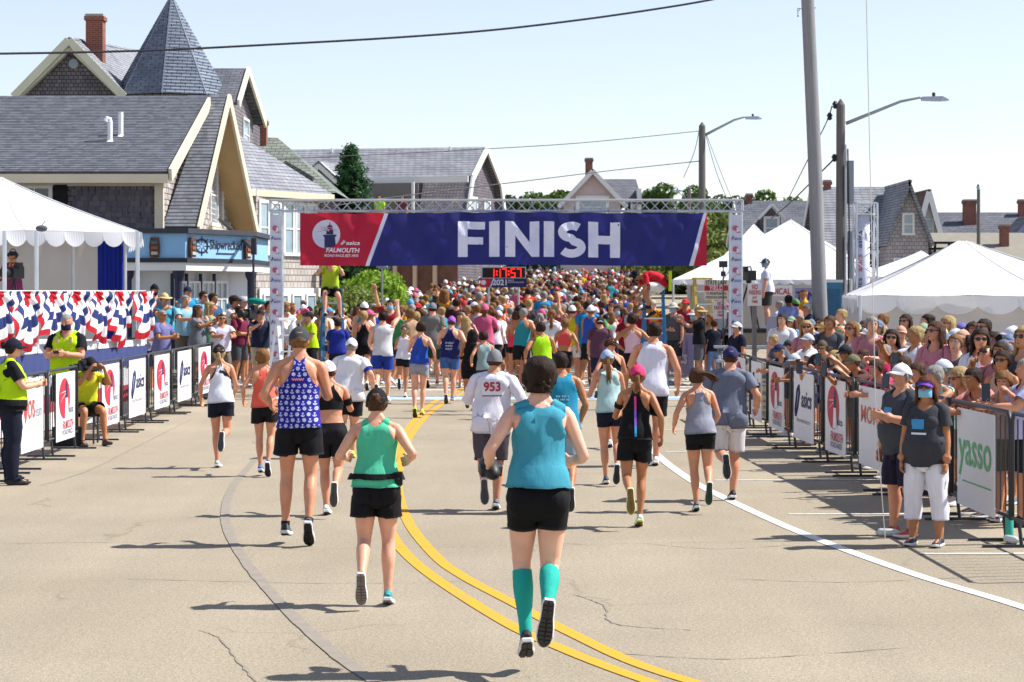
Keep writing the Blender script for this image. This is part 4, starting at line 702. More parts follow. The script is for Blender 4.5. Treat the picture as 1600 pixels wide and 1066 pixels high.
# ================================================================ stage with bunting, left tent
stg = empty('stage', (0, 0, 0)); tag(stg, 'low white stage with blue skirt behind the left barriers', 'stage'); SA, SB = Vector((-7.6, 29.4, 0)), Vector((-6.22, 38, 0)); sdv_ = (SB - SA).normalized(); sn = Vector((sdv_.y, -sdv_.x, 0)).normalized()
if sn.x < 0: sn = -sn
def along(s, z, off=0.0): return SA + sdv_ * s + sn * off + Vector((0, 0, z))
SLn = (SB - SA).length; SKB = mat('skirt_blue', '#3a4476', .7, .08, 3, .6, 9, stretch=(6, 6, .6))
mb = MB(); mb.prism([along(0, 1.18), along(SLn, 1.18), along(SLn, 1.18, -6), along(0, 1.18, -6)], (0, 0, .10)); mb.build('deck', mat('stage_white', '#d7d7d7'), stg)
mb = MB(); n = 90
for i in range(n + 1): w_ = .015 * math.sin(i * 1.9); mb.v += [along(SLn * i / n, .86, .02 + w_), along(SLn * i / n, 1.17, .02 + w_ * .5)]
mb.f = [(2 * i, 2 * i + 2, 2 * i + 3, 2 * i + 1) for i in range(n)]; mb.m = [0] * n; mb.build('blue_skirt', SKB, stg, smooth=True)
for z0, z1, c in ((.55, .84, '#d8d8da'), (.28, .55, '#a93242'), (.02, .28, '#d8d8da')):
    mb = MB()
    for i in range(n + 1): w_ = .012 * math.sin(i * 1.3 + z0); mb.v += [along(SLn * i / n, z0, w_), along(SLn * i / n, z1, w_)]
    mb.f = [(2 * i, 2 * i + 2, 2 * i + 3, 2 * i + 1) for i in range(n)]; mb.m = [0] * n; mb.build('flag_stripe', cloth(c), stg, smooth=True)
MB().tube([along(0, 2.08), along(SLn, 2.08)], .03, 8).build('rail', WTRIM, stg)
for i in range(8): MB().tube([along(SLn * i / 7, 1.2), along(SLn * i / 7, 2.08)], .025, 6).build('rail_post', WTRIM, stg)
for i in range(5): MB().tube([along(.6 + i * 1.8, 0, -.2), along(.6 + i * 1.8, 1.18, -.2)], .05, 6).build('leg', BLK, stg)
BC = [cloth('#b3222f'), cloth('#e3e3e6'), cloth('#2c376c'), cloth('#e3e3e6'), cloth('#b3222f')]
def fan(s, w, h, label, seed, tilt=0.0):
    R = random.Random(seed); mb = MB(); na, nr = 40, 15; bd = [0, .24, .46, .64, .84, 1.0]; idx = []
    for i in range(na + 1):
        a = math.pi * (1 + i / na); pl = math.sin(i * math.pi / na * 13 + seed)
        for j in range(nr + 1):
            u = j / nr; u = u * (1 + .06 * math.sin(i * .8 + seed)); x = math.cos(a) * u * w * (1 + .10 * math.sin(3 * u + seed)) + tilt * u * .25; z = math.sin(a) * u * h * (.95 + .07 * math.sin(i * .5 + seed * 2)); d = .05 + .04 * pl * u ** .6 + .10 * math.sin(u * 2.6) + .012 * math.sin(9 * u + i * .35 + seed); mb.v.append(along(s + x, 2.10 + z, d))
    for i in range(na):
        for j in range(nr):
            a = i * (nr + 1) + j; u = (j + .5) / nr; mb.f.append((a, a + 1, a + nr + 2, a + nr + 1)); mb.m.append(next(k for k in range(5) if u <= bd[k + 1] + 1e-6))
    tag(mb.build('bunting', BC, None, smooth=True), label, 'bunting', 'patriotic bunting on the stage rail')
FN = ['leftmost red white and blue bunting fan, cut by the photo edge', 'second bunting fan from the left, above the police officer', 'bunting fan left of the safety vest man', 'bunting fan behind the safety vest man', 'bunting fan right of the safety vest man', 'bunting fan second from the right stage end', 'rightmost bunting fan at the end of the stage']
for i in range(7): fan(2.0 + i * 1.02 if i < 6 else 8.3, .66, .84 + .07 * (i % 2), FN[i], 3 + i, .12 * (-1) ** i)
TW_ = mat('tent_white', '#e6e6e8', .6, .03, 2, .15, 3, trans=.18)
def scallop(mb, a, b, z, drop, n, push=0.0):
    a, b = Vector(a), Vector(b); d = (b - a); nn = Vector((d.y, -d.x, 0)).normalized() * push; k = 8
    for i in range(n):
        for j in range(k):
            u0, u1 = (i + j / k) / n, (i + (j + 1) / k) / n; f = lambda q: drop * (.55 + .45 * abs(math.sin(math.pi * q)) ** .7); p0, p1 = a + d * u0, a + d * u1
            w0, w1 = nn * (.3 + math.sin(u0 * n * 2.1)), nn * (.3 + math.sin(u1 * n * 2.1)); mb.add([p0 + Vector((0, 0, z)), p1 + Vector((0, 0, z)), p1 + w1 + Vector((0, 0, z - f(j / k + 1 / k))), p0 + w0 + Vector((0, 0, z - f(j / k)))], [(0, 1, 2, 3)])
def tent(label, C, ze, apex, apex2=None, drop=.3, ns=(10, 8, 10, 8), walls=(), legs=True, sag=.15, name='marquee_tent', group=None):
    """tent over a quadrilateral C (front-left, front-right, back-right, back-left) with a peak or a ridge"""
    r = empty(name); tag(r, label, 'tent', group); C = [Vector((x, y, 0)) for x, y in C]; A_ = Vector(apex); B_ = Vector(apex2) if apex2 else A_
    tops = [(C[0], C[1], B_, A_), (C[1], C[2], B_, B_), (C[2], C[3], A_, B_), (C[3], C[0], A_, A_)]
    for a, b, c, d in tops:
        mb = MB(); n = 10
        for j in range(n + 1):
            v = j / n; zz = -sag * math.sin(math.pi * v); p, q = (a + Vector((0, 0, ze))).lerp(d, v), (b + Vector((0, 0, ze))).lerp(c, v)
            for i in range(n + 1): u = i / n; mb.v.append(p.lerp(q, u) + Vector((0, 0, zz * (.4 + .6 * math.sin(math.pi * u)) + .015 * math.sin(u * 19 + v * 4))))
        for j in range(n):
            for i in range(n): k = j * (n + 1) + i; mb.f.append((k, k + 1, k + n + 2, k + n + 1)); mb.m.append(0)
        mb.build('roof_panel', TW_, r, smooth=True)
        MB().tube([mb.v[j * (n + 1)] for j in range(n + 1)], .016, 5).build('seam', mat('tent_seam', '#c4c4c8', .7), r)
        for q in (3, 7): MB().tube([mb.v[j * (n + 1) + q] + Vector((0, 0, .004)) for j in range(n + 1)], .006, 4).build('seam', mat('tent_seam', '#c4c4c8', .7), r)
    for i in range(4): mb = MB(); ctr = (C[0] + C[1] + C[2] + C[3]) / 4; gr = lambda p: p + (p - ctr).normalized() * .10; scallop(mb, gr(C[i]), gr(C[(i + 1) % 4]), ze - .01, drop, ns[i], .03); mb.build('valance', TW_, r)
    if legs:
        for i in range(4):
            MB().tube([C[i] * .995, C[i] * .995 + Vector((0, 0, ze))], .035, 8).build('pole', ALU, r)
    for (i, u0, u1, m) in walls:
        a, b = C[i].lerp(C[(i + 1) % 4], u0), C[i].lerp(C[(i + 1) % 4], u1); mb = MB(); n = 24; nn = Vector(((b - a).y, -(b - a).x, 0)).normalized()
        for k in range(n + 1): w_ = nn * .03 * math.sin(k * 1.7); p = a.lerp(b, k / n) + w_; mb.v += [p + Vector((0, 0, .02)), p * 1 + Vector((0, 0, ze))]
        mb.f = [(2 * k, 2 * k + 2, 2 * k + 3, 2 * k + 1) for k in range(n)]; mb.m = [0] * n; mb.build('side_wall', m, r, smooth=True)
    return r
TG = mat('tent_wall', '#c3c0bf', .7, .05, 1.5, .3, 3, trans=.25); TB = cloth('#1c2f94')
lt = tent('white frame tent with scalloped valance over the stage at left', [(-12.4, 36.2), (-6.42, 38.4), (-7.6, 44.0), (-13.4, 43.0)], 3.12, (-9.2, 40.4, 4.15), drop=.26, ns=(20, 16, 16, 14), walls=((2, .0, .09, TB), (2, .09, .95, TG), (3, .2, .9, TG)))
for px, Y in ((7, 36.9), (57, 37.4), (114, 42.5)): MB().tube([(XA(px, Y), Y, 0), (XA(px, Y), Y, 3.1)], .035, 8).build('pole', ALU, lt)
mc = empty('microphone', (XA(65, 36.6), 36.6, 0)); tag(mc, 'grey fuzzy microphone hanging below the left tent roof', 'microphone'); mb = MB(); mb._ell((0, 0, ZA(357, 36.6)), (.10, .07, .055), 14, 10); mb.build('wind_cover', plain('#55575e', .95), mc, smooth=True); MB().tube([(0, 0, ZA(357, 36.6) + .05), (.02, .2, 3.25)], .008, 5).build('cable', BLK, mc)

# ================================================================ right side tents
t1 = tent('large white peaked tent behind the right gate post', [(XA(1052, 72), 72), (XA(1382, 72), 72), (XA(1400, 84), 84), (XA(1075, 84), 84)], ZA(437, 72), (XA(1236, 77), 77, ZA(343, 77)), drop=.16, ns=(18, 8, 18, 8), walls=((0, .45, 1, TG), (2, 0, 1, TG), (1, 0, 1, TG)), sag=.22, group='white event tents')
t2 = tent('white tent roof peeking out behind the large peaked tent', [(XA(1100, 90), 90), (XA(1250, 90), 90), (XA(1262, 100), 100), (XA(1110, 100), 100)], ZA(430, 90), (XA(1178, 95), 95, ZA(350, 95)), drop=.2, group='white event tents')
t3 = tent('low white tent roof between the lattice tower and the near tent', [(XA(1330, 66), 66), (XA(1500, 66), 66), (XA(1520, 74), 74), (XA(1345, 74), 74)], ZA(432, 66), (XA(1440, 70), 70, ZA(392, 70)), drop=.2, group='white event tents')
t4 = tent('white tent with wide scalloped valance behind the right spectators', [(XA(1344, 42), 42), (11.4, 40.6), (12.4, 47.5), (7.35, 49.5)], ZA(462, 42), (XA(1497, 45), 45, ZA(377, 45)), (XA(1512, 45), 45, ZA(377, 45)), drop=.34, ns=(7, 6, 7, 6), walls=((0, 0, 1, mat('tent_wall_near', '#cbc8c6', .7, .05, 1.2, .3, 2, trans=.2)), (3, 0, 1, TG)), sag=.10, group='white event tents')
bs = empty('medical_sign'); tag(bs, 'white MEDICAL sign board hanging on the large tent', 'sign'); MB().box((XA(1190, 70), 70, ZA(463, 70)), (XA(1238, 70), 70.03, ZA(446, 70))).build('board', BRD, bs); text('lettering', 'MEDICAL', PRED, bs, (XA(1193, 69.98), 69.98, ZA(460, 70)), (1, 0, 0), (0, 0, 1), .27, .015, width=.84)
b2 = empty('banner_sign'); tag(b2, 'lavender tent wall sign with blue letters beside the medical board', 'sign'); MB().box((XA(1242, 70), 70, ZA(475, 70)), (XA(1290, 70), 70.03, ZA(450, 70))).build('board', mat('lavender_cloth', '#8b89b4'), b2); text('lettering', 'TENT', PNAVY, b2, (XA(1244, 69.98), 69.98, ZA(468, 70)), (1, 0, 0), (0, 0, 1), .34, .02, width=.8)
pt = empty('blue_cabinet', (XA(1299, 52), 52, 0)); tag(pt, 'tall blue cabinet between the two utility poles', 'cabinet'); PB = mat('blue_plastic', '#2f6f96', .5, .06, 3)
MB().box((-.22, -.22, 0), (.22, .22, 2.3)).build('cabin', PB, pt); MB().box((-.24, -.24, 2.3), (.24, .24, 2.36)).build('lid', plain('#c9d2d8'), pt); MB().box((-.16, -.235, .15), (.16, -.222, 2.15)).build('door', mat('blue_plastic_dark', '#27597a', .5), pt)

# ================================================================ poles, lamps, wires
POLEW = mat('pole_wood', '#8b8a8c', .9, .16, 4, .5, 40, stretch=(5, 5, .25)); POLEB = mat('pole_wood_brown', '#6b6764', .9, .2, 4, .5, 40, stretch=(5, 5, .25)); WIRE = mat('wire_black', '#22242a', .6, 0)
def wire(name, P, r, label, cat='wire', k=10):
    V3 = [Vector(p) for p in P]; out = []
    for i in range(len(V3) - 1):
        a, b, c, d = V3[max(i - 1, 0)], V3[i], V3[i + 1], V3[min(i + 2, len(V3) - 1)]
        for j in range(k): u = j / k; out.append(.5 * ((2 * b) + (c - a) * u + (2 * a - 5 * b + 4 * c - d) * u * u + (3 * b - a - 3 * c + d) * u ** 3))
    mb = MB(); mb.tube(out + [V3[-1]], r, 6); return tag(mb.build(name, WIRE, None), label, cat)
Y1 = 50.0; p1 = empty('utility_pole', (XA(1290, Y1), Y1, 0)); tag(p1, 'thick leaning grey wooden utility pole among the right spectators', 'utility pole'); bx = XA(1290, Y1)
mb = MB(); mb.tube([(0, 0, 0), (XA(1282, Y1) - bx, 0, ZA(510, Y1)), (XA(1273, Y1) - bx, 0, ZA(250, Y1)), (XA(1262, Y1) - bx, 0, ZA(0, Y1)), (XA(1250, Y1) - bx, 0, 9.5)], [.185, .172, .155, .145, .125], 20); mb.build('pole', POLEW, p1, smooth=True)
mb = MB(); xt = XA(1262, Y1) - bx; zt_ = ZA(14, Y1); mb.tube([(xt - .14, 0, zt_), (xt - .22, -.02, zt_ + .01), (xt - .24, -.02, zt_ - .03), (xt - .20, -.02, zt_ - .05), (xt - .18, -.02, zt_)], .008, 6); mb.tube([(xt - .22, -.02, zt_ - .05), (xt - .22, -.02, zt_ - .12)], .008, 5); mb._ell((xt - .22, -.02, zt_ - .16), (.015, .015, .03), 8, 6); mb.build('eye_bolt', WIRE, p1)
MB().tube([(xt + .12, 0, zt_ + .02), (xt + .18, 0, zt_ + .02)], .012, 6).build('bolt', WIRE, p1)
def lamp_pole(label, px, Y, topy, w, arm, lampw, label2=None, base=None):
    g = gz(Y) if base is None else base; X = XA(px, Y); r = empty('street_lamp', (X, Y, g)); tag(r, label, 'street lamp', 'street lamps on wooden poles'); zt = ZA(topy, Y) - g; mb = MB(); mb.tube([(0, 0, 0), (0, 0, zt - .15), (0, 0, zt)], [w * .6, w * .5, .02], 14); mb.build('pole', POLEB, r, smooth=False)
    (ax, ay), (bx_, by) = arm; P = lambda q: ((q[0] - px) * Y / F, 0, ZA(q[1], Y) - g); a, b = Vector(P((ax, ay))), Vector(P((bx_, by))); m = a.lerp(b, .72) + Vector((0, 0, .10)); mb = MB(); mb.tube([a, a.lerp(m, .5), m, b + Vector((-.05, 0, .02)), b + Vector((.05, 0, 0))], [w * .22, w * .20, w * .17, w * .14, w * .14], 10); mb.build('arm', METAL, r, smooth=True)
    L = lampw * Y / F; mb = MB(); mb.add([b + Vector(q) for q in ((0, -.09, .04), (0, .09, .04), (L * .75, .14, .05), (L, .08, -.03), (L, -.08, -.03), (L * .75, -.14, .05), (0, -.09, -.06), (0, .09, -.06), (L * .7, .14, -.07), (L, .08, -.06), (L, -.08, -.06), (L * .7, -.14, -.07))], [(0, 5, 4, 3, 2, 1), (6, 7, 8, 9, 10, 11)] + [(i, (i + 1) % 6, 6 + (i + 1) % 6, 6 + i) for i in range(6)]); mb.build('lamp_head', mat('lamp_grey', '#aab2c4', .4, .05, 3), r)
    MB().lathe([(.04, 0), (.045, .06), (.04, .10)], 8, tuple(b + Vector((L * .45, 0, .05)))).build('photocell', BLK, r); return r
l2 = lamp_pole('nearer street lamp on dark pole with boxes behind the thick pole', 1313.5, 57, 155, .22, ((1322, 193), (1440, 154)), 42)
for z0, z1, x in ((4.3, 5.4, .22), (2.4, 3.6, .24)): MB().box((x - .06, -.12, z0), (x + .10, .06, z1)).build('junction_box', plain('#8b93a0'), l2)
MB().tube([(.10, -.16, 1), (.10, -.16, 5.8)], .03, 6).build('conduit', plain('#9aa0a8'), l2); MB().tube([(.18, -.12, 2.0), (.20, -.15, 3.5), (.16, -.14, 5.7)], .02, 6).build('conduit', WIRE, l2)
l3 = lamp_pole('street lamp on wooden pole rising beyond the right banner end', 1097, 88, 191, .26, ((1102, 211), (1165, 184)), 25)
l4 = lamp_pole('distant street lamp in front of the trees right of the pink house', 1077, 135, 290, .2, ((1075, 312), (1052, 298)), 14); lp5 = lamp_pole('slim far lamp pole above the near tent roof', 1529, 92, 290, .14, ((1529, 296), (1527, 294)), 3)
wire('overhead_cable', [WP(-120, 86, 46), WP(0, 84, 46.5), WP(120, 82, 47), WP(260, 78, 47.5), WP(420, 70, 48), WP(600, 60, 48.5), WP(760, 48, 49), WP(900, 32, 49.4), WP(1020, 15, 49.7), WP(1115, -1, 49.9), WP(1256, -30, 50)], .026, 'thick black cable sweeping across the sky at the top', k=8)
wire('overhead_wire', [WP(1092, 205, 88), WP(900, 224, 86), WP(700, 236, 84), WP(560, 243, 82), WP(400, 250, 80)], .016, 'upper thin wire running left from the banner end pole'); wire('overhead_wire', [WP(1092, 252, 88), WP(960, 266, 86), WP(820, 283, 83), WP(640, 305, 78), WP(520, 322, 75)], .02, 'lower thin wire running left from the banner end pole')
wire('guy_wire', [WP(1092, 206, 88), WP(1084, 240, 88), WP(1068, 278, 88)], .014, 'short slack wire falling left of the banner end pole'); wire('guy_wire', [WP(1103, 212, 88), WP(1118, 265, 87), WP(1136, 312, 86)], .014, 'inner wire falling right of the banner end pole'); wire('guy_wire', [WP(1103, 208, 88), WP(1122, 258, 87), WP(1142, 308, 86)], .012, 'outer wire falling right of the banner end pole')
wire('overhead_wire', [WP(1300, 166, 57), WP(1291, 192, 58), WP(1262, 250, 64), WP(1232, 310, 72)], .016, 'thin wire dropping left from the dark lamp pole top'); wire('overhead_wire', [WP(1306, 246, 57), WP(1284, 268, 58), WP(1240, 312, 66), WP(1205, 342, 74)], .022, 'heavier wire dropping left from the dark lamp pole middle')
for py, sx in ((183, -.28), (165, -.14), (248, -.16)): mb = MB(); mb.lathe([(.02, 0), (.07, .04), (.05, .08), (.08, .12), (.03, .2)], 8, (sx, 0, ZA(py, 57) - .1)); mb.build('insulator', WIRE, l2)
# lattice tower
tt = empty('lattice_tower', (XA(1352, 52), 52, 0)); tag(tt, 'silver lattice truss tower holding a printed banner left of the near tent', 'tower'); truss('frame', (0, 0, .02), (0, 0, ZA(318, 52)), .48, tt, n=12, r=.025, rb=.012); mb = MB(); mb.tube([(-.04, 0, .1), (-.04, 0, ZA(335, 52))], .14, 14); q = mb.build('banner_sleeve', mat('wrap_white', '#c9cbdc'), tt, smooth=True)
for i in range(5): text('lettering', 'asics', PRED if i % 2 else PNAVY, q, (-.10, -.147, .9 + i * .55), (0, 0, 1), (-1, 0, 0), .16, .01, width=.4)
mb = MB(); mb.lathe([(.24, 0), (.24, .03)], 16, (0, 0, ZA(336, 52))); mb.build('ring', ALU, tt)

# ================================================================ signs on posts
def sign(label, px, Y, y0, y1, w, lines, board='#d9d4d0', name='road_sign', post=True, extra=None, pm=WOOD):
    X = XA(px, Y); r = empty(name, (X, Y, gz(Y))); tag(r, label, 'sign'); g = gz(Y); z0, z1 = ZA(y1, Y) - g, ZA(y0, Y) - g; W2 = w * Y / F / 2
    bd = MB().box((-W2, -.02, z0), (W2, 0, z1)).build('board', mat('sign_' + board, board, .6, .04, 3), r)
    if post: MB().box((-.045, .0, 0), (.045, .08, z1 - .02)).build('post', pm, r)
    for (s, u, h, c, wd_) in lines: text('lettering', s, plain(c, .6), bd, (-W2 * wd_, -.026, z0 + (z1 - z0) * u), (1, 0, 0), (0, 0, 1), h, .02, width=2 * W2 * wd_)
    if extra: extra(bd, W2, z0, z1)
    return r
NP = lambda k: [('NO', .74, .15 * k, '#b0434a', .4), ('PARKING', .50, .14 * k, '#b0434a', .86), ('ANY', .30, .09 * k, '#b0434a', .35), ('TIME', .12, .09 * k, '#b0434a', .45)]
sign('NO PARKING sign on wooden post in front of the TV cameraman', 1179, 44, 443, 478, 22, NP(.9)); sign('NO PARKING sign on thin post left of the right gate post', 1125, 52, 470, 498, 22, NP(.9), pm=METAL); sign('small far NO PARKING sign beside the banner end pole', 1081, 80, 430, 447, 12, NP(.8), pm=METAL)
def red(bd, W2, z0, z1): MB().box((-W2, -.024, z0 + (z1 - z0) * .47), (W2, -.0215, z0 + (z1 - z0) * .74)).build('red_band', PRED, bd)
sign('STATE LAW YIELD sign with red band beside the right gate post', 1119, 58, 438, 469, 37, [('STATE LAW', .78, .16, '#2b2b20', .9), ('YIELD', .50, .17, '#f0e0e0', .6), ('TO PEDESTRIANS IN', .27, .09, '#40403c', .85), ('CROSSWALK $200 FINE', .08, .09, '#40403c', .9)], '#dcd8bd', extra=red, pm=METAL)
rs = empty('round_sign', (XA(597, 63), 63, gz(63))); tag(rs, 'oval sign on slim pole in front of the lime hedge', 'sign'); MB().tube([(0, 0, 0), (0, 0, ZA(420, 63) - gz(63))], .03, 8).build('pole', METAL, rs); mb = MB(); mb._ell((0, 0, ZA(417, 63) - gz(63)), (.17, .03, .07), 16, 8); mb.build('board', plain('#8b93a8'), rs, smooth=True)
sp = empty('signal_stand', (XA(1130, 50), 50, 0)); tag(sp, 'small black camera on a thin stand left of the right gate post', 'camera'); MB().tube([(0, 0, 0), (0, 0, ZA(415, 50))], .015, 6).build('pole', BLK, sp); MB().box((-.09, -.08, ZA(418, 50)), (.09, .08, ZA(408, 50))).build('camera_body', BLK, sp); MB().box((-.05, -.06, ZA(432, 50)), (.05, .06, ZA(424, 50))).build('mount', BLK, sp)
kp = empty('grey_panel', (XA(1206, 40), 40, 0)); tag(kp, 'tall narrow grey panel standing at the end of the right barriers', 'panel'); MB().box((-.09, -.02, .0), (.09, .04, ZA(495, 40))).build('panel_face', mat('panel_grey', '#8b8a9a', .5, .08, 3), kp); MB().box((.09, -.03, 0), (.12, .05, ZA(495, 40))).build('panel_edge', BLK, kp)

# ================================================================ ladders and camera platform
LBL = mat('ladder_blue', '#2f6f9c', .5, .06, 4)
def ladder(label, X, Y, h, rz=0, w=.5, m=LBL):
    r = empty('step_ladder', (X, Y, gz(Y)), rz); tag(r, label, 'ladder')
    for s in (-1, 1): MB().beam((s * w / 2, -.45, .01), (s * w / 2 * .75, 0, h), .03, .07, up=(1, 0, 0)).build('front_rail', m, r); MB().beam((s * w / 2, .5, .01), (s * w / 2 * .75, .06, h - .05), .025, .05, up=(1, 0, 0)).build('rear_rail', m, r)
    k = int(h / .3)
    for i in range(1, k): u = i / k; ww = w * (1 - .25 * u) - .03; MB().box((-ww / 2, -.45 * (1 - u) - .05, h * u - .015), (ww / 2, -.45 * (1 - u) + .05, h * u + .015)).build('step', ALU, r)
    MB().box((-w * .42, -.08, h - .02), (w * .42, .14, h + .03)).build('top_cap', m, r); return r
ladder('blue step ladder carrying the seated photographer at left', XA(519, 50), 50, ZA(452, 50), .2); ladder('blue step ladder carrying the crouching photographer at right', XA(1022, 47), 47, ZA(452, 47), -.15)
ladder('white step ladder leaning against the left gate post', XA(446, 43.6), 43.6, 1.55, .5, .42, plain('#d8dadf', .5)); ladder('grey step ladder with yellow top beside the banner end pole', XA(1098, 60), 60, ZA(438, 60), .3, .6, plain('#b9a34a', .5))
pf = empty('camera_platform', (XA(1200, 55), 55, 0)); tag(pf, 'metal scaffold riser carrying the TV cameraman at right', 'platform'); W_ = 1.6; zp = ZA(513, 55)
MB().box((-W_, -.7, zp - .10), (W_, 1.2, zp)).build('deck', mat('deck_dark', '#34343a', .8), pf)
for x in (-W_, -.8, 0, .8, W_): MB().tube([(x, -.68, 0), (x, -.68, zp)], .025, 6).build('upright', METAL, pf)
for z in (.15, .45, .75): MB().tube([(-W_, -.68, z), (W_, -.68, z)], .022, 6).build('cross_rail', METAL, pf)
for i in range(4): MB().tube([(-W_ + .8 * i, -.69, .1), (-W_ + .8 * (i + 1), -.69, zp - .12)], .016, 6).build('brace', METAL, pf)
bl = empty('bleacher', (XA(1190, 46), 46, 0)); tag(bl, 'low aluminium bleacher behind the farthest right barrier', 'bleacher')
for i in range(3): MB().box((-.9, -.3 + i * .5, .35 + i * .28), (1.6, -.02 + i * .5, .40 + i * .28)).build('bench', ALU, bl)
for x in (-.8, 1.4): MB().beam((x, -.3, .02), (x, .9, .9), .05, .05).build('support', METAL, bl); MB().beam((x, .9, .02), (x, .9, .9), .05, .05).build('upright', METAL, bl)
def tvcam(label, X, Y, z, rz, s=1.0, tripod=0.0):
    r = empty('video_camera', (X, Y, z), rz); r.scale = (s,) * 3; tag(r, label, 'video camera'); B = mat('camera_black', '#1d1e22', .45, .1, 6)
    MB().box((-.10, -.28, -.10), (.10, .22, .14)).build('body', B, r); mb = MB(); mb.tube([(0, .20, .02), (0, .38, .02), (0, .40, .02), (0, .52, .02)], [.075, .075, .095, .10], 14); mb.build('lens', B, r, smooth=True); MB().box((-.16, -.10, .12), (-.04, .08, .24)).build('viewfinder', B, r); MB().tube([(.0, -.2, .14), (0, -.15, .23), (0, .1, .23), (0, .15, .14)], .018, 6).build('handle', B, r)
    if tripod:
        for a in (.5, 2.6, 4.7): MB().tube([(0, 0, -.12), (.38 * math.cos(a), .38 * math.sin(a), -tripod)], .022, 6).build('tripod_leg', B, r)
        MB().lathe([(.07, -.16), (.07, -.09)], 10).build('tripod_head', B, r)
    return r
tvcam('black studio camera on tripod in front of the headset cameraman', XA(1170, 54), 54, ZA(432, 54), .2, 1.0, 1.35); tvcam('black shoulder camera of the TV cameraman by the left gate post', XA(392, 46.2), 46.2, 1.62, 2.7, .8, 1.9); tvcam('black broadcast camera in front of the tent operator', XA(22, 38.0), 38.0, ZA(428, 38), 2.9, .8, 1.3)
cb_ = empty('camera_crane', (0, 0, 0)); tag(cb_, 'thin black camera boom reaching from the gable window', 'camera crane'); MB().tube([WP(343, 343, 58), WP(365, 362, 55), WP(396, 390, 50)], .045, 6).build('boom', BLK, cb_); MB().box(tuple(Vector(WP(392, 398, 50))), tuple(Vector(WP(400, 372, 50)) + Vector((0, .2, 0)))).build('camera_head', BLK, cb_); MB().tube([WP(396, 398, 50), (XA(396, 50), 50, 0)], .03, 6).build('stand', BLK, cb_)
# ================================================================ people: one rest body per sex, skinned to bones, clothes cut from it
BN = ['pelvis', 'abdomen', 'chest', 'neck', 'head', 'uaL', 'faL', 'haL', 'thL', 'shL', 'ftL', 'uaR', 'faR', 'haR', 'thR', 'shR', 'ftR']
BI = {n: i for i, n in enumerate(BN)}
AD = np.array([.515, 0, -.857]); AN = np.array([.857, 0, .515]); UA, FA = .285, .255
SHX = {'m': .175, 'f': .152}; SHZ = 1.415
HIPZ, KNZ, ANZ, HIPX = .92, .50, .085, .09
def sstep(a, b, x):
    t = np.clip((x - a) / (b - a), 0, 1); return t * t * (3 - 2 * t)
def ring_loft(mb, rings, n=20, ex=2.3):
    vs, fs = [], []
    for (z, rx, ry, cy) in rings:
        for j in range(n):
            a = 2 * math.pi * j / n; c, s = math.cos(a), math.sin(a)
            vs.append((rx * math.copysign(abs(c) ** (2 / ex), c), cy + ry * math.copysign(abs(s) ** (2 / ex), s), z))
    for i in range(len(rings) - 1):
        for j in range(n): fs.append((i * n + j, i * n + (j + 1) % n, (i + 1) * n + (j + 1) % n, (i + 1) * n + j))
    fs.append(tuple(range(n))[::-1]); fs.append(tuple((len(rings) - 1) * n + j for j in range(n)))
    mb.add(vs, fs)
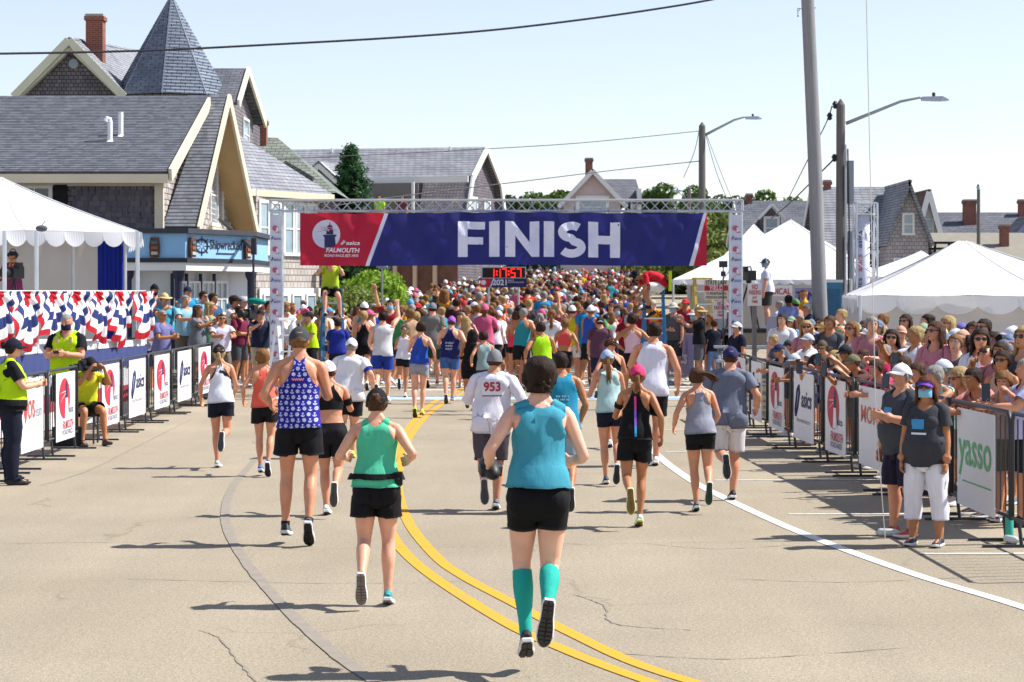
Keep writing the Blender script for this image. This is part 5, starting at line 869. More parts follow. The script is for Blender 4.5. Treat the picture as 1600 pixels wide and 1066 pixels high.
def make_body(sex):
    mb = MB(); f = sex == 'f'; k = .86 if f else 1.0
    if f:
        tor = [(.80, .105, .085, -.005), (.85, .165, .112, -.012), (.91, .178, .122, -.014), (.97, .165, .112, -.008), (1.04, .138, .096, 0), (1.10, .124, .088, .004),
               (1.17, .130, .092, .004), (1.26, .146, .104, .004), (1.33, .150, .102, 0), (1.385, .142, .090, -.008), (1.428, .105, .070, -.012), (1.465, .060, .055, -.012), (1.50, .050, .052, -.006), (1.58, .048, .052, .004)]
    else:
        tor = [(.80, .10, .085, -.005), (.85, .155, .105, -.01), (.91, .165, .112, -.012), (.97, .158, .108, -.006), (1.04, .146, .100, 0), (1.10, .143, .098, .002),
               (1.17, .150, .102, .002), (1.26, .168, .112, 0), (1.33, .178, .114, -.004), (1.385, .166, .100, -.010), (1.43, .125, .080, -.014), (1.475, .070, .062, -.012), (1.51, .058, .059, -.006), (1.58, .055, .059, .004)]
    ring_loft(mb, tor)
    for s in (-1, 1):
        mb._ell((s * .078, -.058, .895), (.092, .082, .095), 14, 10)
        if f: mb._ell((s * .068, .062, 1.275), (.062, .058, .058), 14, 10)
        else: mb._ell((s * .075, .055, 1.33), (.08, .05, .06), 14, 10)
        mb._ell((s * .085, -.062, 1.34), (.075, .045, .085), 12, 8)
        mb.tube([(s * .022, -.022, 1.535), (s * .052, -.022, 1.474), (s * .105, -.018, 1.436), (s * (SHX[sex] - .012), -.012, 1.418)], [.030 * k, .036 * k, .040 * k, .040 * k], 10)
        # arm
        S = np.array([s * SHX[sex], -.008, SHZ]); d = np.array([s * AD[0], 0, AD[2]]); nn = np.array([s * AN[0], 0, AN[2]]); yy = np.array([0, 1., 0])
        prof = [(-.02, .036, .042), (.03, .050, .055), (.10, .049, .054), (.17, .044, .048), (.24, .038, .040), (.285, .037, .038), (.33, .041, .041), (.38, .040, .038), (.46, .031, .029), (.53, .024, .028), (.56, .020, .031)]
        vs, fs = [], []; n = 14
        for (t, ra, rb) in prof:
            for j in range(n):
                a = 2 * math.pi * j / n; vs.append(S + d * t + nn * (ra * k * math.cos(a)) + yy * (rb * k * math.sin(a)))
        for i in range(len(prof) - 1):
            for j in range(n): fs.append((i * n + j, i * n + (j + 1) % n, (i + 1) * n + (j + 1) % n, (i + 1) * n + j))
        fs += [tuple(range(n))[::-1], tuple((len(prof) - 1) * n + j for j in range(n))]
        mb.add(vs, fs)
        # hand: palm, four curled fingers, thumb
        hk = .92 if f else 1.0
        W0 = S + d * .545
        for off in (-.028, -.009, .010, .029): mb.tube([W0 + yy * off * .7 * hk, W0 + d * .05 * hk + yy * off * hk, W0 + d * .09 * hk + yy * off * hk - nn * .004], [.014, .0155, .0125], 8)
        for q, (off, L) in enumerate(((-.034, .026), (-.0115, .030), (.0125, .031), (.036, .029))):
            p = W0 + d * .092 * hk + yy * off * hk; pts = [p]; ang = .45
            for sgi in range(3):
                p = p + (d * math.cos(ang) - nn * math.sin(ang)) * L * hk * (1 - .12 * sgi) + yy * off * .05; pts.append(p); ang += .5
            mb.tube(pts, [.0105, .0100, .0092, .0078], 8)
        p = W0 + d * .02 + yy * .028 * hk; q = p + (d * .6 + yy * .65 - nn * .35) * .042 * hk; r = q + (d * .85 + yy * .15 - nn * .4) * .034 * hk
        mb.tube([p, q, r], [.015, .0125, .0095], 8)
        # leg
        lk = .97 if f else 1.0
        lp = [(.93, .075, .085, .085, -.012), (.86, .085, .092, .098, -.010), (.78, .088, .084, .092, -.004), (.68, .092, .073, .080, .004), (.58, .095, .061, .066, .008), (.52, .097, .055, .060, .010), (.47, .098, .052, .055, .004),
              (.42, .100, .054, .057, -.008), (.36, .101, .055, .062, -.018), (.30, .102, .050, .056, -.018), (.22, .103, .040, .044, -.012), (.14, .104, .033, .037, -.010), (.09, .105, .033, .040, -.006), (.055, .105, .030, .038, .0)]
        vs, fs = [], []; n = 16
        for (z, cx, rx, ry, cy) in lp:
            for j in range(n):
                a = 2 * math.pi * j / n; vs.append((s * cx + rx * lk * math.cos(a), cy + ry * lk * math.sin(a), z))
        for i in range(len(lp) - 1):
            for j in range(n): fs.append((i * n + j, i * n + (j + 1) % n, (i + 1) * n + (j + 1) % n, (i + 1) * n + j))
        fs += [tuple(range(n))[::-1], tuple((len(lp) - 1) * n + j for j in range(n))]
        mb.add(vs, fs)
        mb.tube([(s * .105, -.045, .048), (s * .106, .02, .054), (s * .108, .10, .044), (s * .11, .165, .036)], [.026, .032, .027, .013], 12)
        mb._ell((s * .075, -.004, 1.642), (.011, .020, .032), 8, 8)
    hd = [(1.525, .036, .040, .040), (1.545, .050, .062, .032), (1.575, .058, .078, .020), (1.61, .066, .090, .010), (1.645, .072, .098, .002), (1.68, .074, .098, -.002), (1.71, .068, .090, -.004), (1.732, .052, .068, -.005), (1.747, .026, .034, -.005)]
    ring_loft(mb, hd, 20, 2.1)
    mb.tube([(0, .090, 1.668), (0, .104, 1.645), (0, .116, 1.622), (0, .098, 1.612)], [.009, .011, .015, .010], 8)
    mb._ell((0, .088, 1.582), (.026, .014, .012), 10, 6); mb._ell((0, .078, 1.548), (.026, .018, .016), 10, 6)
    for s in (-1, 1): mb._ell((s * .03, .088, 1.675), (.028, .010, .008), 10, 6)
    me = mb.mesh('tmp'); o = bpy.data.objects.new('tmp', me); COL.objects.link(o)
    m = o.modifiers.new('r', 'REMESH'); m.mode = 'VOXEL'; m.voxel_size = .0065
    m = o.modifiers.new('s', 'SMOOTH'); m.factor = .5; m.iterations = 4
    out = {}
    dm = o.modifiers.new('d', 'DECIMATE')
    full = None
    for lod, target in (('hi', 9000), ('mid', 3400), ('lo', 900)):
        if full is None:
            dm.show_viewport = False; dg = bpy.context.evaluated_depsgraph_get()
            t = bpy.data.meshes.new_from_object(o.evaluated_get(dg)); full = len(t.polygons) * 2; bpy.data.meshes.remove(t); dm.show_viewport = True
        dm.ratio = target / full; dg = bpy.context.evaluated_depsgraph_get()
        t = bpy.data.meshes.new_from_object(o.evaluated_get(dg)); t.calc_loop_triangles()
        n = len(t.vertices); V = np.empty(n * 3); t.vertices.foreach_get('co', V); V = V.reshape(-1, 3)
        N = np.empty(n * 3); t.vertex_normals.foreach_get('vector', N); N = N.reshape(-1, 3)
        T = np.empty(len(t.loop_triangles) * 3, dtype=np.int32); t.loop_triangles.foreach_get('vertices', T); T = T.reshape(-1, 3)
        out[lod] = (np.hstack([V, N, weights(V, sex)]), T); bpy.data.meshes.remove(t)
    bpy.data.objects.remove(o); bpy.data.meshes.remove(me)
    return out
def armc(V, sex):
    s = np.sign(V[:, 0]); s[s == 0] = 1
    P = np.stack([np.abs(V[:, 0]) - SHX[sex], V[:, 1], V[:, 2] - SHZ], 1)
    t = P @ AD; n = P @ AN
    a = sstep(-.055, .085, t) * sstep(-.085, -.045, n)
    a = np.where(V[:, 2] > 1.47, 0, a)
    return s, t, n, a
def weights(V, sex):
    s, t, n, a = armc(V, sex); z = V[:, 2]; W = np.zeros((len(V), 17))
    c = [sstep(1.0, 1.10, z), sstep(1.13, 1.25, z), sstep(1.45, 1.50, z), sstep(1.53, 1.57, z)]
    tor = [1 - c[0], c[0] * (1 - c[1]), c[1] * (1 - c[2]), c[2] * (1 - c[3]), c[3]]
    leg = 1 - sstep(.84, .97, z + np.where(V[:, 1] < 0, -.0, .0))
    kn = 1 - sstep(KNZ - .055, KNZ + .055, z); an = 1 - sstep(ANZ - .025, ANZ + .03, z)
    sr = sstep(-.025, .025, V[:, 0])
    b = 1 - a
    for i in range(5): W[:, i] = b * tor[i]
    for o, sd_, in ((8, 1 - sr), (14, sr)):
        W[:, o] = b * leg * sd_ * (1 - kn); W[:, o + 1] = b * leg * sd_ * kn * (1 - an); W[:, o + 2] = b * leg * sd_ * an
    W[:, 0] *= (1 - leg)
    f1 = sstep(UA - .04, UA + .04, t); f2 = sstep(UA + FA - .025, UA + FA + .025, t)
    for o, q in ((5, s < 0), (11, s > 0)):
        W[:, o] = np.where(q, a * (1 - f1), 0); W[:, o + 1] = np.where(q, a * f1 * (1 - f2), 0); W[:, o + 2] = np.where(q, a * f2, 0)
    return W / W.sum(1, keepdims=True)
BODY = {s: make_body(s) for s in 'mf'}

def clip(A, T, fn):
    """keep the part of a triangle mesh where fn(A) >= 0, cutting triangles along fn = 0"""
    f = fn(A); pos = f[T] >= 0; cnt = pos.sum(1); out = [T[cnt == 3]]; newA = []; cache = {}; base = len(A)
    def cut(i, j):
        k = (i, j) if i < j else (j, i)
        if k not in cache:
            u = f[i] / (f[i] - f[j]); cache[k] = base + len(newA); newA.append(A[i] * (1 - u) + A[j] * u)
        return cache[k]
    ext = []
    for q in np.nonzero((cnt == 1) | (cnt == 2))[0]:
        t = T[q]; p = pos[q]
        if cnt[q] == 1:
            i = int(np.nonzero(p)[0][0]); a, b, c = t[i], t[(i + 1) % 3], t[(i + 2) % 3]; ext.append((a, cut(a, b), cut(a, c)))
        else:
            i = int(np.nonzero(~p)[0][0]); a, b, c = t[i], t[(i + 1) % 3], t[(i + 2) % 3]; ab, ca = cut(a, b), cut(a, c); ext += [(ab, b, c), (ab, c, ca)]
    if ext: out.append(np.array(ext, dtype=np.int32))
    T2 = np.vstack(out); A2 = np.vstack([A, np.array(newA)]) if newA else A
    used, inv = np.unique(T2, return_inverse=True)
    return A2[used], inv.reshape(-1, 3).astype(np.int32)

_G = {}
def neck_f(rx, ry, cy): return lambda A: np.where(A[:, 2] > 1.36, np.sqrt((A[:, 0] / rx) ** 2 + ((A[:, 1] - cy) / ry) ** 2) - 1, 1.0)
def garment(sex, lod, kind):
    """rest-pose clothing cut from the body and pushed out from it; returns (A, T)"""
    key = (sex, lod, kind)
    if key in _G: return _G[key]
    A, T = BODY[sex][lod]; nm, *par = kind.split(':'); par = [float(x) for x in par]
    AR = lambda A: armc(A[:, :3], sex)
    fs = []; topz = SHZ + .03
    if nm in ('tee', 'long', 'polo'):
        hem = par[0] if par else .90; sl = .47 if nm == 'long' else (par[1] if len(par) > 1 else .185)
        def arm(A):
            s, t, n, a = AR(A); return sl - np.maximum(t, 0) * sstep(.25, .6, a)
        fs = [lambda A: A[:, 2] - hem + .0 * A[:, 0] + 10 * (AR(A)[3] > .5), arm, neck_f(.080, .085, 0.0)]
    elif nm in ('tank', 'racer', 'muscle', 'bra', 'halter', 'vest'):
        hem = par[0] if par else (1.17 if nm == 'bra' else .92)
        st_b = {'tank': .105, 'racer': .045, 'muscle': .150, 'bra': .05, 'halter': .03, 'vest': .14}[nm]; st_f = {'tank': .105, 'racer': .085, 'muscle': .15, 'bra': .08, 'halter': .06, 'vest': .13}[nm]
        if sex == 'f' and nm == 'muscle': st_b = st_f = .146
        lowz = {'tank': 1.27, 'racer': 1.20, 'muscle': 1.30, 'bra': 1.20, 'halter': 1.22, 'vest': 1.28}[nm]
        def side(A):
            z = A[:, 2]; st = np.where(A[:, 1] < 0, st_b, st_f); w = np.clip((z - lowz) / (1.40 - lowz), 0, 1)
            wide = SHX[sex] + .02
            if nm == 'racer': w = w ** .55
            return np.where(z < lowz - .02, 1.0, (wide * (1 - w) + st * w) - np.abs(A[:, 0]))
        nr = {'tank': .072, 'racer': .058, 'muscle': .085, 'bra': .06, 'halter': .05, 'vest': .075}[nm]
        fs = [lambda A: A[:, 2] - hem, lambda A: .55 - AR(A)[3], side, neck_f(nr, .09 if nm != 'muscle' else .082, .0)]
    elif nm in ('shorts', 'tight', 'capri', 'pants'):
        hem = par[0] if par else {'shorts': .66, 'tight': .70, 'capri': .30, 'pants': .06}[nm]; wst = par[2] if len(par) > 2 else 1.02
        fs = [lambda A: wst - A[:, 2], lambda A: A[:, 2] - hem, lambda A: .5 - AR(A)[3]]
    elif nm == 'sock':
        fs = [lambda A: par[0] - A[:, 2], lambda A: .5 - AR(A)[3], lambda A: A[:, 2] - .05]
    elif nm == 'belt':
        fs = [lambda A: par[1] - A[:, 2], lambda A: A[:, 2] - par[0], lambda A: .5 - AR(A)[3]]
    elif nm == 'armband':
        def side_(A): return np.where(A[:, 0] * par[2] > 0, 1.0, -1.0)
        fs = [lambda A: AR(A)[3] - .5, side_, lambda A: AR(A)[1] - par[0], lambda A: par[1] - AR(A)[1]]
    if nm in ('tee', 'long', 'polo', 'tank', 'racer', 'muscle', 'bra', 'halter', 'vest'): fs.insert(0, lambda A: 1.49 - A[:, 2])
    for fn in fs: A, T = clip(A, T, fn)
    V, N, z = A[:, :3].copy(), A[:, 3:6], A[:, 2]
    s, t, n, a = AR(A); inner = np.where(N[:, 0] * s < -.2, .35, 1.0)
    wob = .003 * np.sin(31 * V[:, 0] + 17 * z) + .003 * np.sin(43 * z + 21 * V[:, 1] + 13 * V[:, 0])
    if nm in ('tee', 'long', 'polo'):
        loose = np.where(a > .3, .016 + .05 * np.maximum(0, t) * (nm != 'long'), .012 + .030 * sstep(1.35, 1.0, z)) if False else np.where(a > .3, .014 + (.07 if nm != 'long' else .012) * np.maximum(0, t), .012 + .022 * (1 - sstep(1.0, 1.36, z)))
        V += N * (loose + wob * 1.3)[:, None]
        k = (1 + (.10 if sex == 'm' else .17) * np.exp(-((z - 1.09) / .10) ** 2) * (1 - a))[:, None]; V[:, :2] *= k
    elif nm in ('tank', 'muscle', 'racer'):
        V += N * (.008 + .011 * (1 - sstep(1.0, 1.36, z)) + wob)[:, None]
        k = (1 + (.07 if sex == 'm' else .09) * np.exp(-((z - 1.09) / .10) ** 2))[:, None]; V[:, :2] *= k
    elif nm == 'vest':
        V += N * (.026 + .022 * (1 - sstep(1.0, 1.36, z)))[:, None]; V[:, :2] *= (1 + (.10 if sex == 'm' else .17) * np.exp(-((z - 1.09) / .10) ** 2))[:, None]
    elif nm in ('bra', 'halter'): V += N * .006
    elif nm == 'shorts':
        fl = par[1] if len(par) > 1 else .10
        V += N * ((.010 + fl * np.maximum(0, .90 - z) + wob) * inner)[:, None]
    elif nm == 'pants': V += N * ((.010 + .03 * sstep(.9, .4, z) * 0 + .022 * (1 - sstep(.3, .95, z)) + wob) * inner)[:, None]
    elif nm == 'capri': V += N * ((.012 + .030 * (1 - sstep(.4, .95, z)) + wob) * inner)[:, None]
    elif nm == 'sock': V += N * .0045
    elif nm == 'belt': V += N * .062
    else: V += N * (.007 if nm == 'tight' else .012)
    if nm in ('tee', 'long', 'polo', 'tank', 'racer', 'muscle', 'vest'):      # cloth hangs clear of the hips
        rx, ry = (.178, .158) if nm in ('tank', 'racer', 'muscle') else (.192, .170); r = np.sqrt((V[:, 0] / rx) ** 2 + ((V[:, 1] + .012) / ry) ** 2); q = (np.maximum(1, 1 / np.maximum(r, .3)) - 1) * (1 - sstep(.95, 1.16, z)) * (a < .3); V[:, 0] *= 1 + q; V[:, 1] = (V[:, 1] + .012) * (1 + q) - .012
    A = A.copy(); A[:, :3] = V
    _G[key] = (A, T); return _G[key]

# ---- pose: limb angles in degrees, 0 hangs straight down, + swings forward; returns bone matrices
def rotm(ax, deg): return np.array(Matrix.Rotation(math.radians(deg), 3, ax))
def minrot(a, b): return np.array(Vector(a).rotation_difference(Vector(b)).to_matrix())
def ldir(side, ang, abd):
    a, b = math.radians(ang), math.radians(abd); return np.array([side * math.sin(b), math.sin(a) * math.cos(b), -math.cos(a) * math.cos(b)])
POSE0 = dict(lean=0, twist=0, roll=0, head=(0, 0), hyaw=0,
             L=dict(ua=(4, 9), fa=(12, 4), th=(0, 2), sh=(0, 1), ft=0), R=dict(ua=(4, 9), fa=(12, 4), th=(0, 2), sh=(0, 1), ft=0))
def solve(sex, P):
    g = dict(POSE0); g.update(P); M = {}
    bend = g.get('bend', 0)
    Rp = rotm('Z', g.get('hyaw', 0)) @ rotm('X', -g['lean'] * .4) @ rotm('Y', g['roll'])
    Ra = Rp @ rotm('Z', g['twist'] * .4) @ rotm('X', -g['lean'] * .3 - bend * .5)
    Rc = Ra @ rotm('Z', g['twist'] * .6) @ rotm('X', -g['lean'] * .3 - bend * .5)
    hy, hp = g['head']
    Rn = Rc @ rotm('Z', hy * .4) @ rotm('X', hp * .4 + g['lean'] * .5)
    Rh = Rc @ rotm('Z', hy) @ rotm('X', hp + g['lean'] * .8)
    J = {'pelvis': np.array([0, 0, .95]), 'abdomen': np.array([0, 0, 1.05]), 'chest': np.array([0, 0, 1.19]), 'neck': np.array([0, -.008, 1.475]), 'head': np.array([0, .0, 1.55])}
    pos = {'pelvis': J['pelvis']}; R = {'pelvis': Rp, 'abdomen': Ra, 'chest': Rc, 'neck': Rn, 'head': Rh}
    for c, p in (('abdomen', 'pelvis'), ('chest', 'abdomen'), ('neck', 'chest'), ('head', 'neck')): pos[c] = pos[p] + R[p] @ (J[c] - J[p])
    pos['head'] = pos['head'] - Rc @ np.array([0, 0, .026]); pos['neck'] = pos['neck'] - Rc @ np.array([0, 0, .006])
    for k, s in (('L', -1), ('R', 1)):
        q = dict(POSE0[k]); q.update(g.get(k, {})); d0 = np.array([s * AD[0], 0, AD[2]])
        j = np.array([s * SHX[sex], -.008, SHZ]); up = max(0, (abs(q['ua'][0]) - 70) / 90.0)
        u = ldir(s, *q['ua']); ju = pos['chest'] + Rc @ (j + np.array([-s * .02 * up, .02 * up, .035 * up]) - J['chest'])
        Ru = minrot(d0, u) if not q.get('tw') else rotm('Z', q['tw']) @ minrot(d0, u)
        R['ua' + k] = Ru; J['ua' + k] = j; pos['ua' + k] = ju
        f = ldir(s, *q['fa']); Rf = minrot(Ru @ d0, f) @ Ru; je = j + d0 * UA
        J['fa' + k] = je; pos['fa' + k] = ju + Ru @ (je - j); R['fa' + k] = Rf
        jw = je + d0 * FA; J['ha' + k] = jw; pos['ha' + k] = pos['fa' + k] + Rf @ (jw - je); R['ha' + k] = Rf
        jh = np.array([s * HIPX, 0, HIPZ]); jk = np.array([s * .097, .004, KNZ]); ja = np.array([s * .105, -.008, ANZ])
        t0 = (jk - jh) / np.linalg.norm(jk - jh); s0 = (ja - jk) / np.linalg.norm(ja - jk)
        Rt = minrot(t0, ldir(s, *q['th'])); yw = q.get('yaw', 0)
        if yw: Rt = rotm('Z', yw) @ Rt
        J['th' + k] = jh; pos['th' + k] = pos['pelvis'] + Rp @ (jh - J['pelvis']); R['th' + k] = Rt
        sdv = ldir(s, *q['sh'])
        if yw: sdv = rotm('Z', yw) @ sdv
        Rs = minrot(Rt @ s0, sdv) @ Rt
        J['sh' + k] = jk; pos['sh' + k] = pos['th' + k] + Rt @ (jk - jh); R['sh' + k] = Rs
        J['ft' + k] = ja; pos['ft' + k] = pos['sh' + k] + Rs @ (ja - jk); R['ft' + k] = Rs @ rotm('X', -q['ft'])
    return R, pos, J
def skin(A, S):
    R, pos, J = S; V = A[:, :3]; W = A[:, 6:23]; out = np.zeros_like(V)
    for i, b in enumerate(BN):
        w = W[:, i]; m = w > 1e-4
        if m.any(): out[m] += w[m, None] * ((V[m] - J[b]) @ R[b].T + pos[b])
    return out
def bone_matrix(S, b):
    R, pos, J = S; m = Matrix(R[b].tolist()).to_4x4(); m.translation = Vector(pos[b]) - Matrix(R[b].tolist()) @ Vector(J[b]); return m
def fatten(A, k, belly=0.0):
    if not k and not belly: return A
    A = A.copy(); V = A[:, :3]; W = A[:, 6:23]; z = V[:, 2]
    tor = W[:, 0] + W[:, 1] + W[:, 2]; lim = W[:, [5, 6, 8, 9, 11, 12, 14, 15]].sum(1)
    V[:, 0] *= 1 + k * tor * (1 - sstep(1.3, 1.5, z) * .6); V[:, 1] *= 1 + k * 1.15 * tor
    V[:, 1] += belly * tor * np.exp(-((z - 1.08) / .13) ** 2) * sstep(-.02, .10, V[:, 1])
    V += A[:, 3:6] * (lim * k * (.06 + .10 * sstep(.45, .75, z) * (z < 1.0)))[:, None]
    V[:, 0] += np.sign(V[:, 0]) * k * .10 * W[:, [5, 6, 7, 11, 12, 13]].sum(1)
    A[:, :3] = V; return A
def npmesh(name, V, T, smooth=True):
    me = bpy.data.meshes.new(name); n, k = len(V), len(T)
    me.vertices.add(n); me.vertices.foreach_set('co', np.ascontiguousarray(V, dtype=np.float32).ravel())
    me.loops.add(3 * k); me.loops.foreach_set('vertex_index', np.ascontiguousarray(T, dtype=np.int32).ravel())
    me.polygons.add(k); me.polygons.foreach_set('loop_start', np.arange(0, 3 * k, 3, dtype=np.int32))
    try: me.polygons.foreach_set('loop_total', np.full(k, 3, dtype=np.int32))
    except Exception: pass
    if smooth: me.polygons.foreach_set('use_smooth', np.ones(k, dtype=bool))
    me.update(calc_edges=True); return me

# ---- rigid things worn on the head and feet, in rest coordinates (shared meshes)
_HM = {}
def scalp(style, sex='m', lod='mid', k=1.0):
    A, T = BODY[sex]['hi' if lod == 'hi' else 'mid']
    A, T = clip(A, T, lambda A: A[:, 2] - 1.50); A, T = clip(A, T, lambda A: .11 - np.abs(A[:, 0]))
    def hl(A):
        y, z = A[:, 1], A[:, 2]; back = {'short': 1.585, 'bald': 1.70, 'full': 1.575, 'bob': 1.55}[style]
        line = np.where(y > .035, 1.692, np.where(y > -.01, 1.655, back)); a = sstep(-.02, .075, y)
        return z - (back * (1 - a) + 1.70 * a) - np.where((np.abs(A[:, 0]) > .066) & (y > -.03), .01, 0)
    A, T = clip(A, T, hl); V = A[:, :3].copy(); N = A[:, 3:6]
    off = {'short': .010, 'full': .019, 'bob': .022, 'bald': .004}[style] * k
    w = .005 * np.sin(90 * V[:, 0] + 60 * V[:, 2]) * np.sin(70 * V[:, 1] + 3) + np.random.default_rng(3).uniform(-.0045, .0055, len(V)) if style != 'bald' else 0
    V += N * (off + w)[:, None] if not np.isscalar(w) else N * off
    return V, T
def lock(mb, pts, r): mb.tube(pts, r, 8)
def head_mesh(kind):
    if kind in _HM: return _HM[kind]
    if kind in ('short', 'full', 'bob', 'bald'):
        V, T = scalp(kind, 'm', 'hi'); me = npmesh('hair', V, T)
    elif kind.endswith('_under'):
        V, T = scalp(kind[:-6], 'm', 'hi', .4); V, T = clip(V, T, lambda V: 1.685 - V[:, 2]); me = npmesh('hair', V, T)
    else:
        mb = MB(); sm = True; R = random.Random(kind)
        if kind == 'bun':
            for i in range(9):
                a = i * .7; mb._ell((.022 * math.cos(a), -.112 + .010 * math.sin(2 * a), 1.672 + .022 * math.sin(a)), (.026, .022, .024), 8, 6)
        elif kind in ('pony', 'pony_long', 'pony_wind'):
            for i in range(15):
                a, b = R.uniform(-1, 1), R.uniform(-1, 1); L = {'pony': .22, 'pony_long': .34, 'pony_wind': .26}[kind] * R.uniform(.8, 1.1)
                p = [Vector((.006 * a, -.096, 1.662 + .006 * b))]
                for q in range(1, 7):
                    u = q / 6
                    if kind == 'pony_wind': p.append(Vector((.015 * a + L * u * .95, -.105 - .03 * math.sin(u * 3) + .028 * a * u, 1.665 - .10 * u * u + .03 * math.sin(u * 3.1) + .045 * b * u)))
                    else: p.append(Vector((.032 * a * u + .012 * math.sin(3 * u + i), -.105 - .032 * math.sin(u * 2.6) + .020 * b * u, 1.665 - L * u)))
                lock(mb, p, [.009, .013, .014, .013, .011, .008, .003])
        elif kind in ('long', 'long_wave'):
            for i in range(34):
                a = math.pi * (1.0 + i / 33.0); L = R.uniform(.24, .33); p = []
                for q in range(7):
                    u = q / 6; rr = .086 + .022 * math.sin(u * 2.2) + R.uniform(-.004, .004)
                    p.append(Vector((rr * .95 * math.cos(a) + .006 * math.sin(7 * u + i), .012 + rr * 1.12 * math.sin(a) * (1 - .12 * u), 1.695 - L * u)))
                lock(mb, p, [.016, .019, .019, .018, .016, .012, .004])
        elif kind == 'updo':
            for i in range(26):
                a, b = R.uniform(0, 6.3), R.uniform(-1, 1); mb._ell((.045 * math.cos(a) * R.uniform(.2, 1), -.088 - .018 * R.random(), 1.615 + .040 * b), (.019, .017, .020), 7, 5)
        elif kind == 'curly':
            for i in range(90):
                u, a = R.uniform(-.25, 1), R.uniform(0, 6.283); rr = math.sqrt(max(0, 1 - u * u)); y = -.012 + .108 * rr * math.sin(a)
                if y > .05 and u < .45: continue
                mb._ell((.094 * rr * math.cos(a), y, 1.655 + .098 * u), (.021, .021, .020), 7, 5)
        elif kind in ('cap', 'cap_back', 'visor', 'beanie', 'sunhat', 'bucket', 'helmet'):
            n = 24; z0 = {'beanie': 1.628, 'sunhat': 1.672, 'bucket': 1.672, 'helmet': 1.65}.get(kind, 1.664); prof = []
            tall = .108 if kind in ('cap', 'cap_back') else (.142 if kind == 'beanie' else .100)
            rings = 7
            for i in range(rings + 1):
                u = i / rings; r = math.cos(u * math.pi / 2) ** (.45 if kind == 'beanie' else .58) if i < rings else .02; prof.append((max(r, .02), u))
            vs, fs = [], []
            for r, u in prof:
                for j in range(n):
                    a = 2 * math.pi * j / n; fx = .089 if kind != 'helmet' else .105; fy = .112 if kind != 'helmet' else .14
                    dz = .026 * math.sin(a) * (1 - u) if kind in ('cap', 'cap_back', 'visor') else 0
                    vs.append((fx * r * math.cos(a), -.004 + fy * r * math.sin(a), z0 + dz + tall * u))
            if kind == 'visor': vs = vs[:n * 3]; prof = prof[:3]
            for i in range(len(prof) - 1):
                for j in range(n): fs.append((i * n + j, i * n + (j + 1) % n, (i + 1) * n + (j + 1) % n, (i + 1) * n + j))
            if kind != 'visor': fs.append(tuple((len(prof) - 1) * n + j for j in range(n)))
            mb.add(vs, fs)
            if kind in ('cap', 'cap_back', 'visor'):
                sgn = -1 if kind == 'cap_back' else 1; k = 13; top, bot = [], []
                for j in range(k):
                    a = math.radians(14 + 152 * j / (k - 1)); c, s_ = math.cos(a), math.sin(a); droop = .026 * c * c
                    top += [(.089 * c, sgn * (.106 * s_ - .004), z0 + .024 * s_ + .004), (.084 * c * 1.02, sgn * (.085 * s_ ** .8 + .098 * s_), z0 + .006 - droop + .010 * s_)]
                bot = [(x, y, z - .006) for x, y, z in top]; m2 = len(top); fs = []
                for j in range(k - 1):
                    a = 2 * j; fs += [(a, a + 1, a + 3, a + 2), (m2 + a, m2 + a + 2, m2 + a + 3, m2 + a + 1), (a + 1, m2 + a + 1, m2 + a + 3, a + 3)]
                mb.add(top + bot, fs)
                if kind == 'cap': mb._ell((0, -.004, z0 + .108), (.009, .009, .006), 8, 4)
            if kind in ('sunhat', 'bucket'):
                w = .085 if kind == 'sunhat' else .05; vs, fs = [], []
                for j in range(28):
                    a = 2 * math.pi * j / 28; wv = .010 * math.sin(3 * a)
                    for rr, dz in ((0, 0), (w * .5, -.010 + wv * .4), (w, -.028 + wv), (w * .98, -.034 + wv), (w * .5, -.016 + wv * .4), (0, -.006)):
                        vs.append(((.090 + rr) * math.cos(a), -.004 + (.113 + rr) * math.sin(a), z0 + .006 + dz))
                for j in range(28):
                    for q in range(5): fs.append((j * 6 + q, j * 6 + q + 1, ((j + 1) % 28) * 6 + q + 1, ((j + 1) % 28) * 6 + q))
                mb.add(vs, fs)
        elif kind == 'cap_trim':       # strap and opening at the back of a cap
            vs, fs = [], []
            for j in range(9):
                a = math.radians(232 + 76 * j / 8)
                for z in (1.640, 1.653): vs.append((.092 * math.cos(a), -.004 + .1155 * math.sin(a), z))
            for j in range(8): fs.append((2 * j, 2 * j + 2, 2 * j + 3, 2 * j + 1))
            mb.add(vs, fs); vs, fs = [], []
            for j in range(11):
                a = math.radians(244 + 52 * j / 10); hgt = .020 * math.sin(math.pi * j / 10)
                vs += [(.0925 * math.cos(a), -.004 + .116 * math.sin(a), 1.656), (.0915 * math.cos(a), -.004 + .1145 * math.sin(a), 1.656 + hgt + .001)]
            for j in range(10): fs.append((2 * j, 2 * j + 2, 2 * j + 3, 2 * j + 1))
            mb.add(vs, fs)
        elif kind == 'headband':
            vs, fs = [], []
            for j in range(24):
                a = 2 * math.pi * j / 24
                for z in (1.672, 1.70): vs.append((.083 * math.cos(a), -.004 + .105 * math.sin(a), z + .012 * math.sin(a)))
            for j in range(24): k = (j + 1) % 24; fs.append((2 * j, 2 * k, 2 * k + 1, 2 * j + 1))
            mb.add(vs, fs)
        elif kind == 'shades':
            for s in (-1, 1):
                mb._ell((s * .034, .100, 1.655), (.030, .009, .021), 12, 8); mb.beam((s * .062, .09, 1.66), (s * .080, -.005, 1.655), .004, .008)
            mb.beam((-.012, .106, 1.66), (.012, .106, 1.66), .006, .006); sm = True
        elif kind == 'mask':
            vs, fs = [], []
            for i in range(6):
                z = 1.545 + .082 * i / 5; b = .020 * math.sin(math.pi * (i + .4) / 6)
                for j in range(9):
                    a = math.radians(18 + 144 * j / 8); vs.append((.074 * math.cos(a), .014 + (.084 + b) * math.sin(a), z))
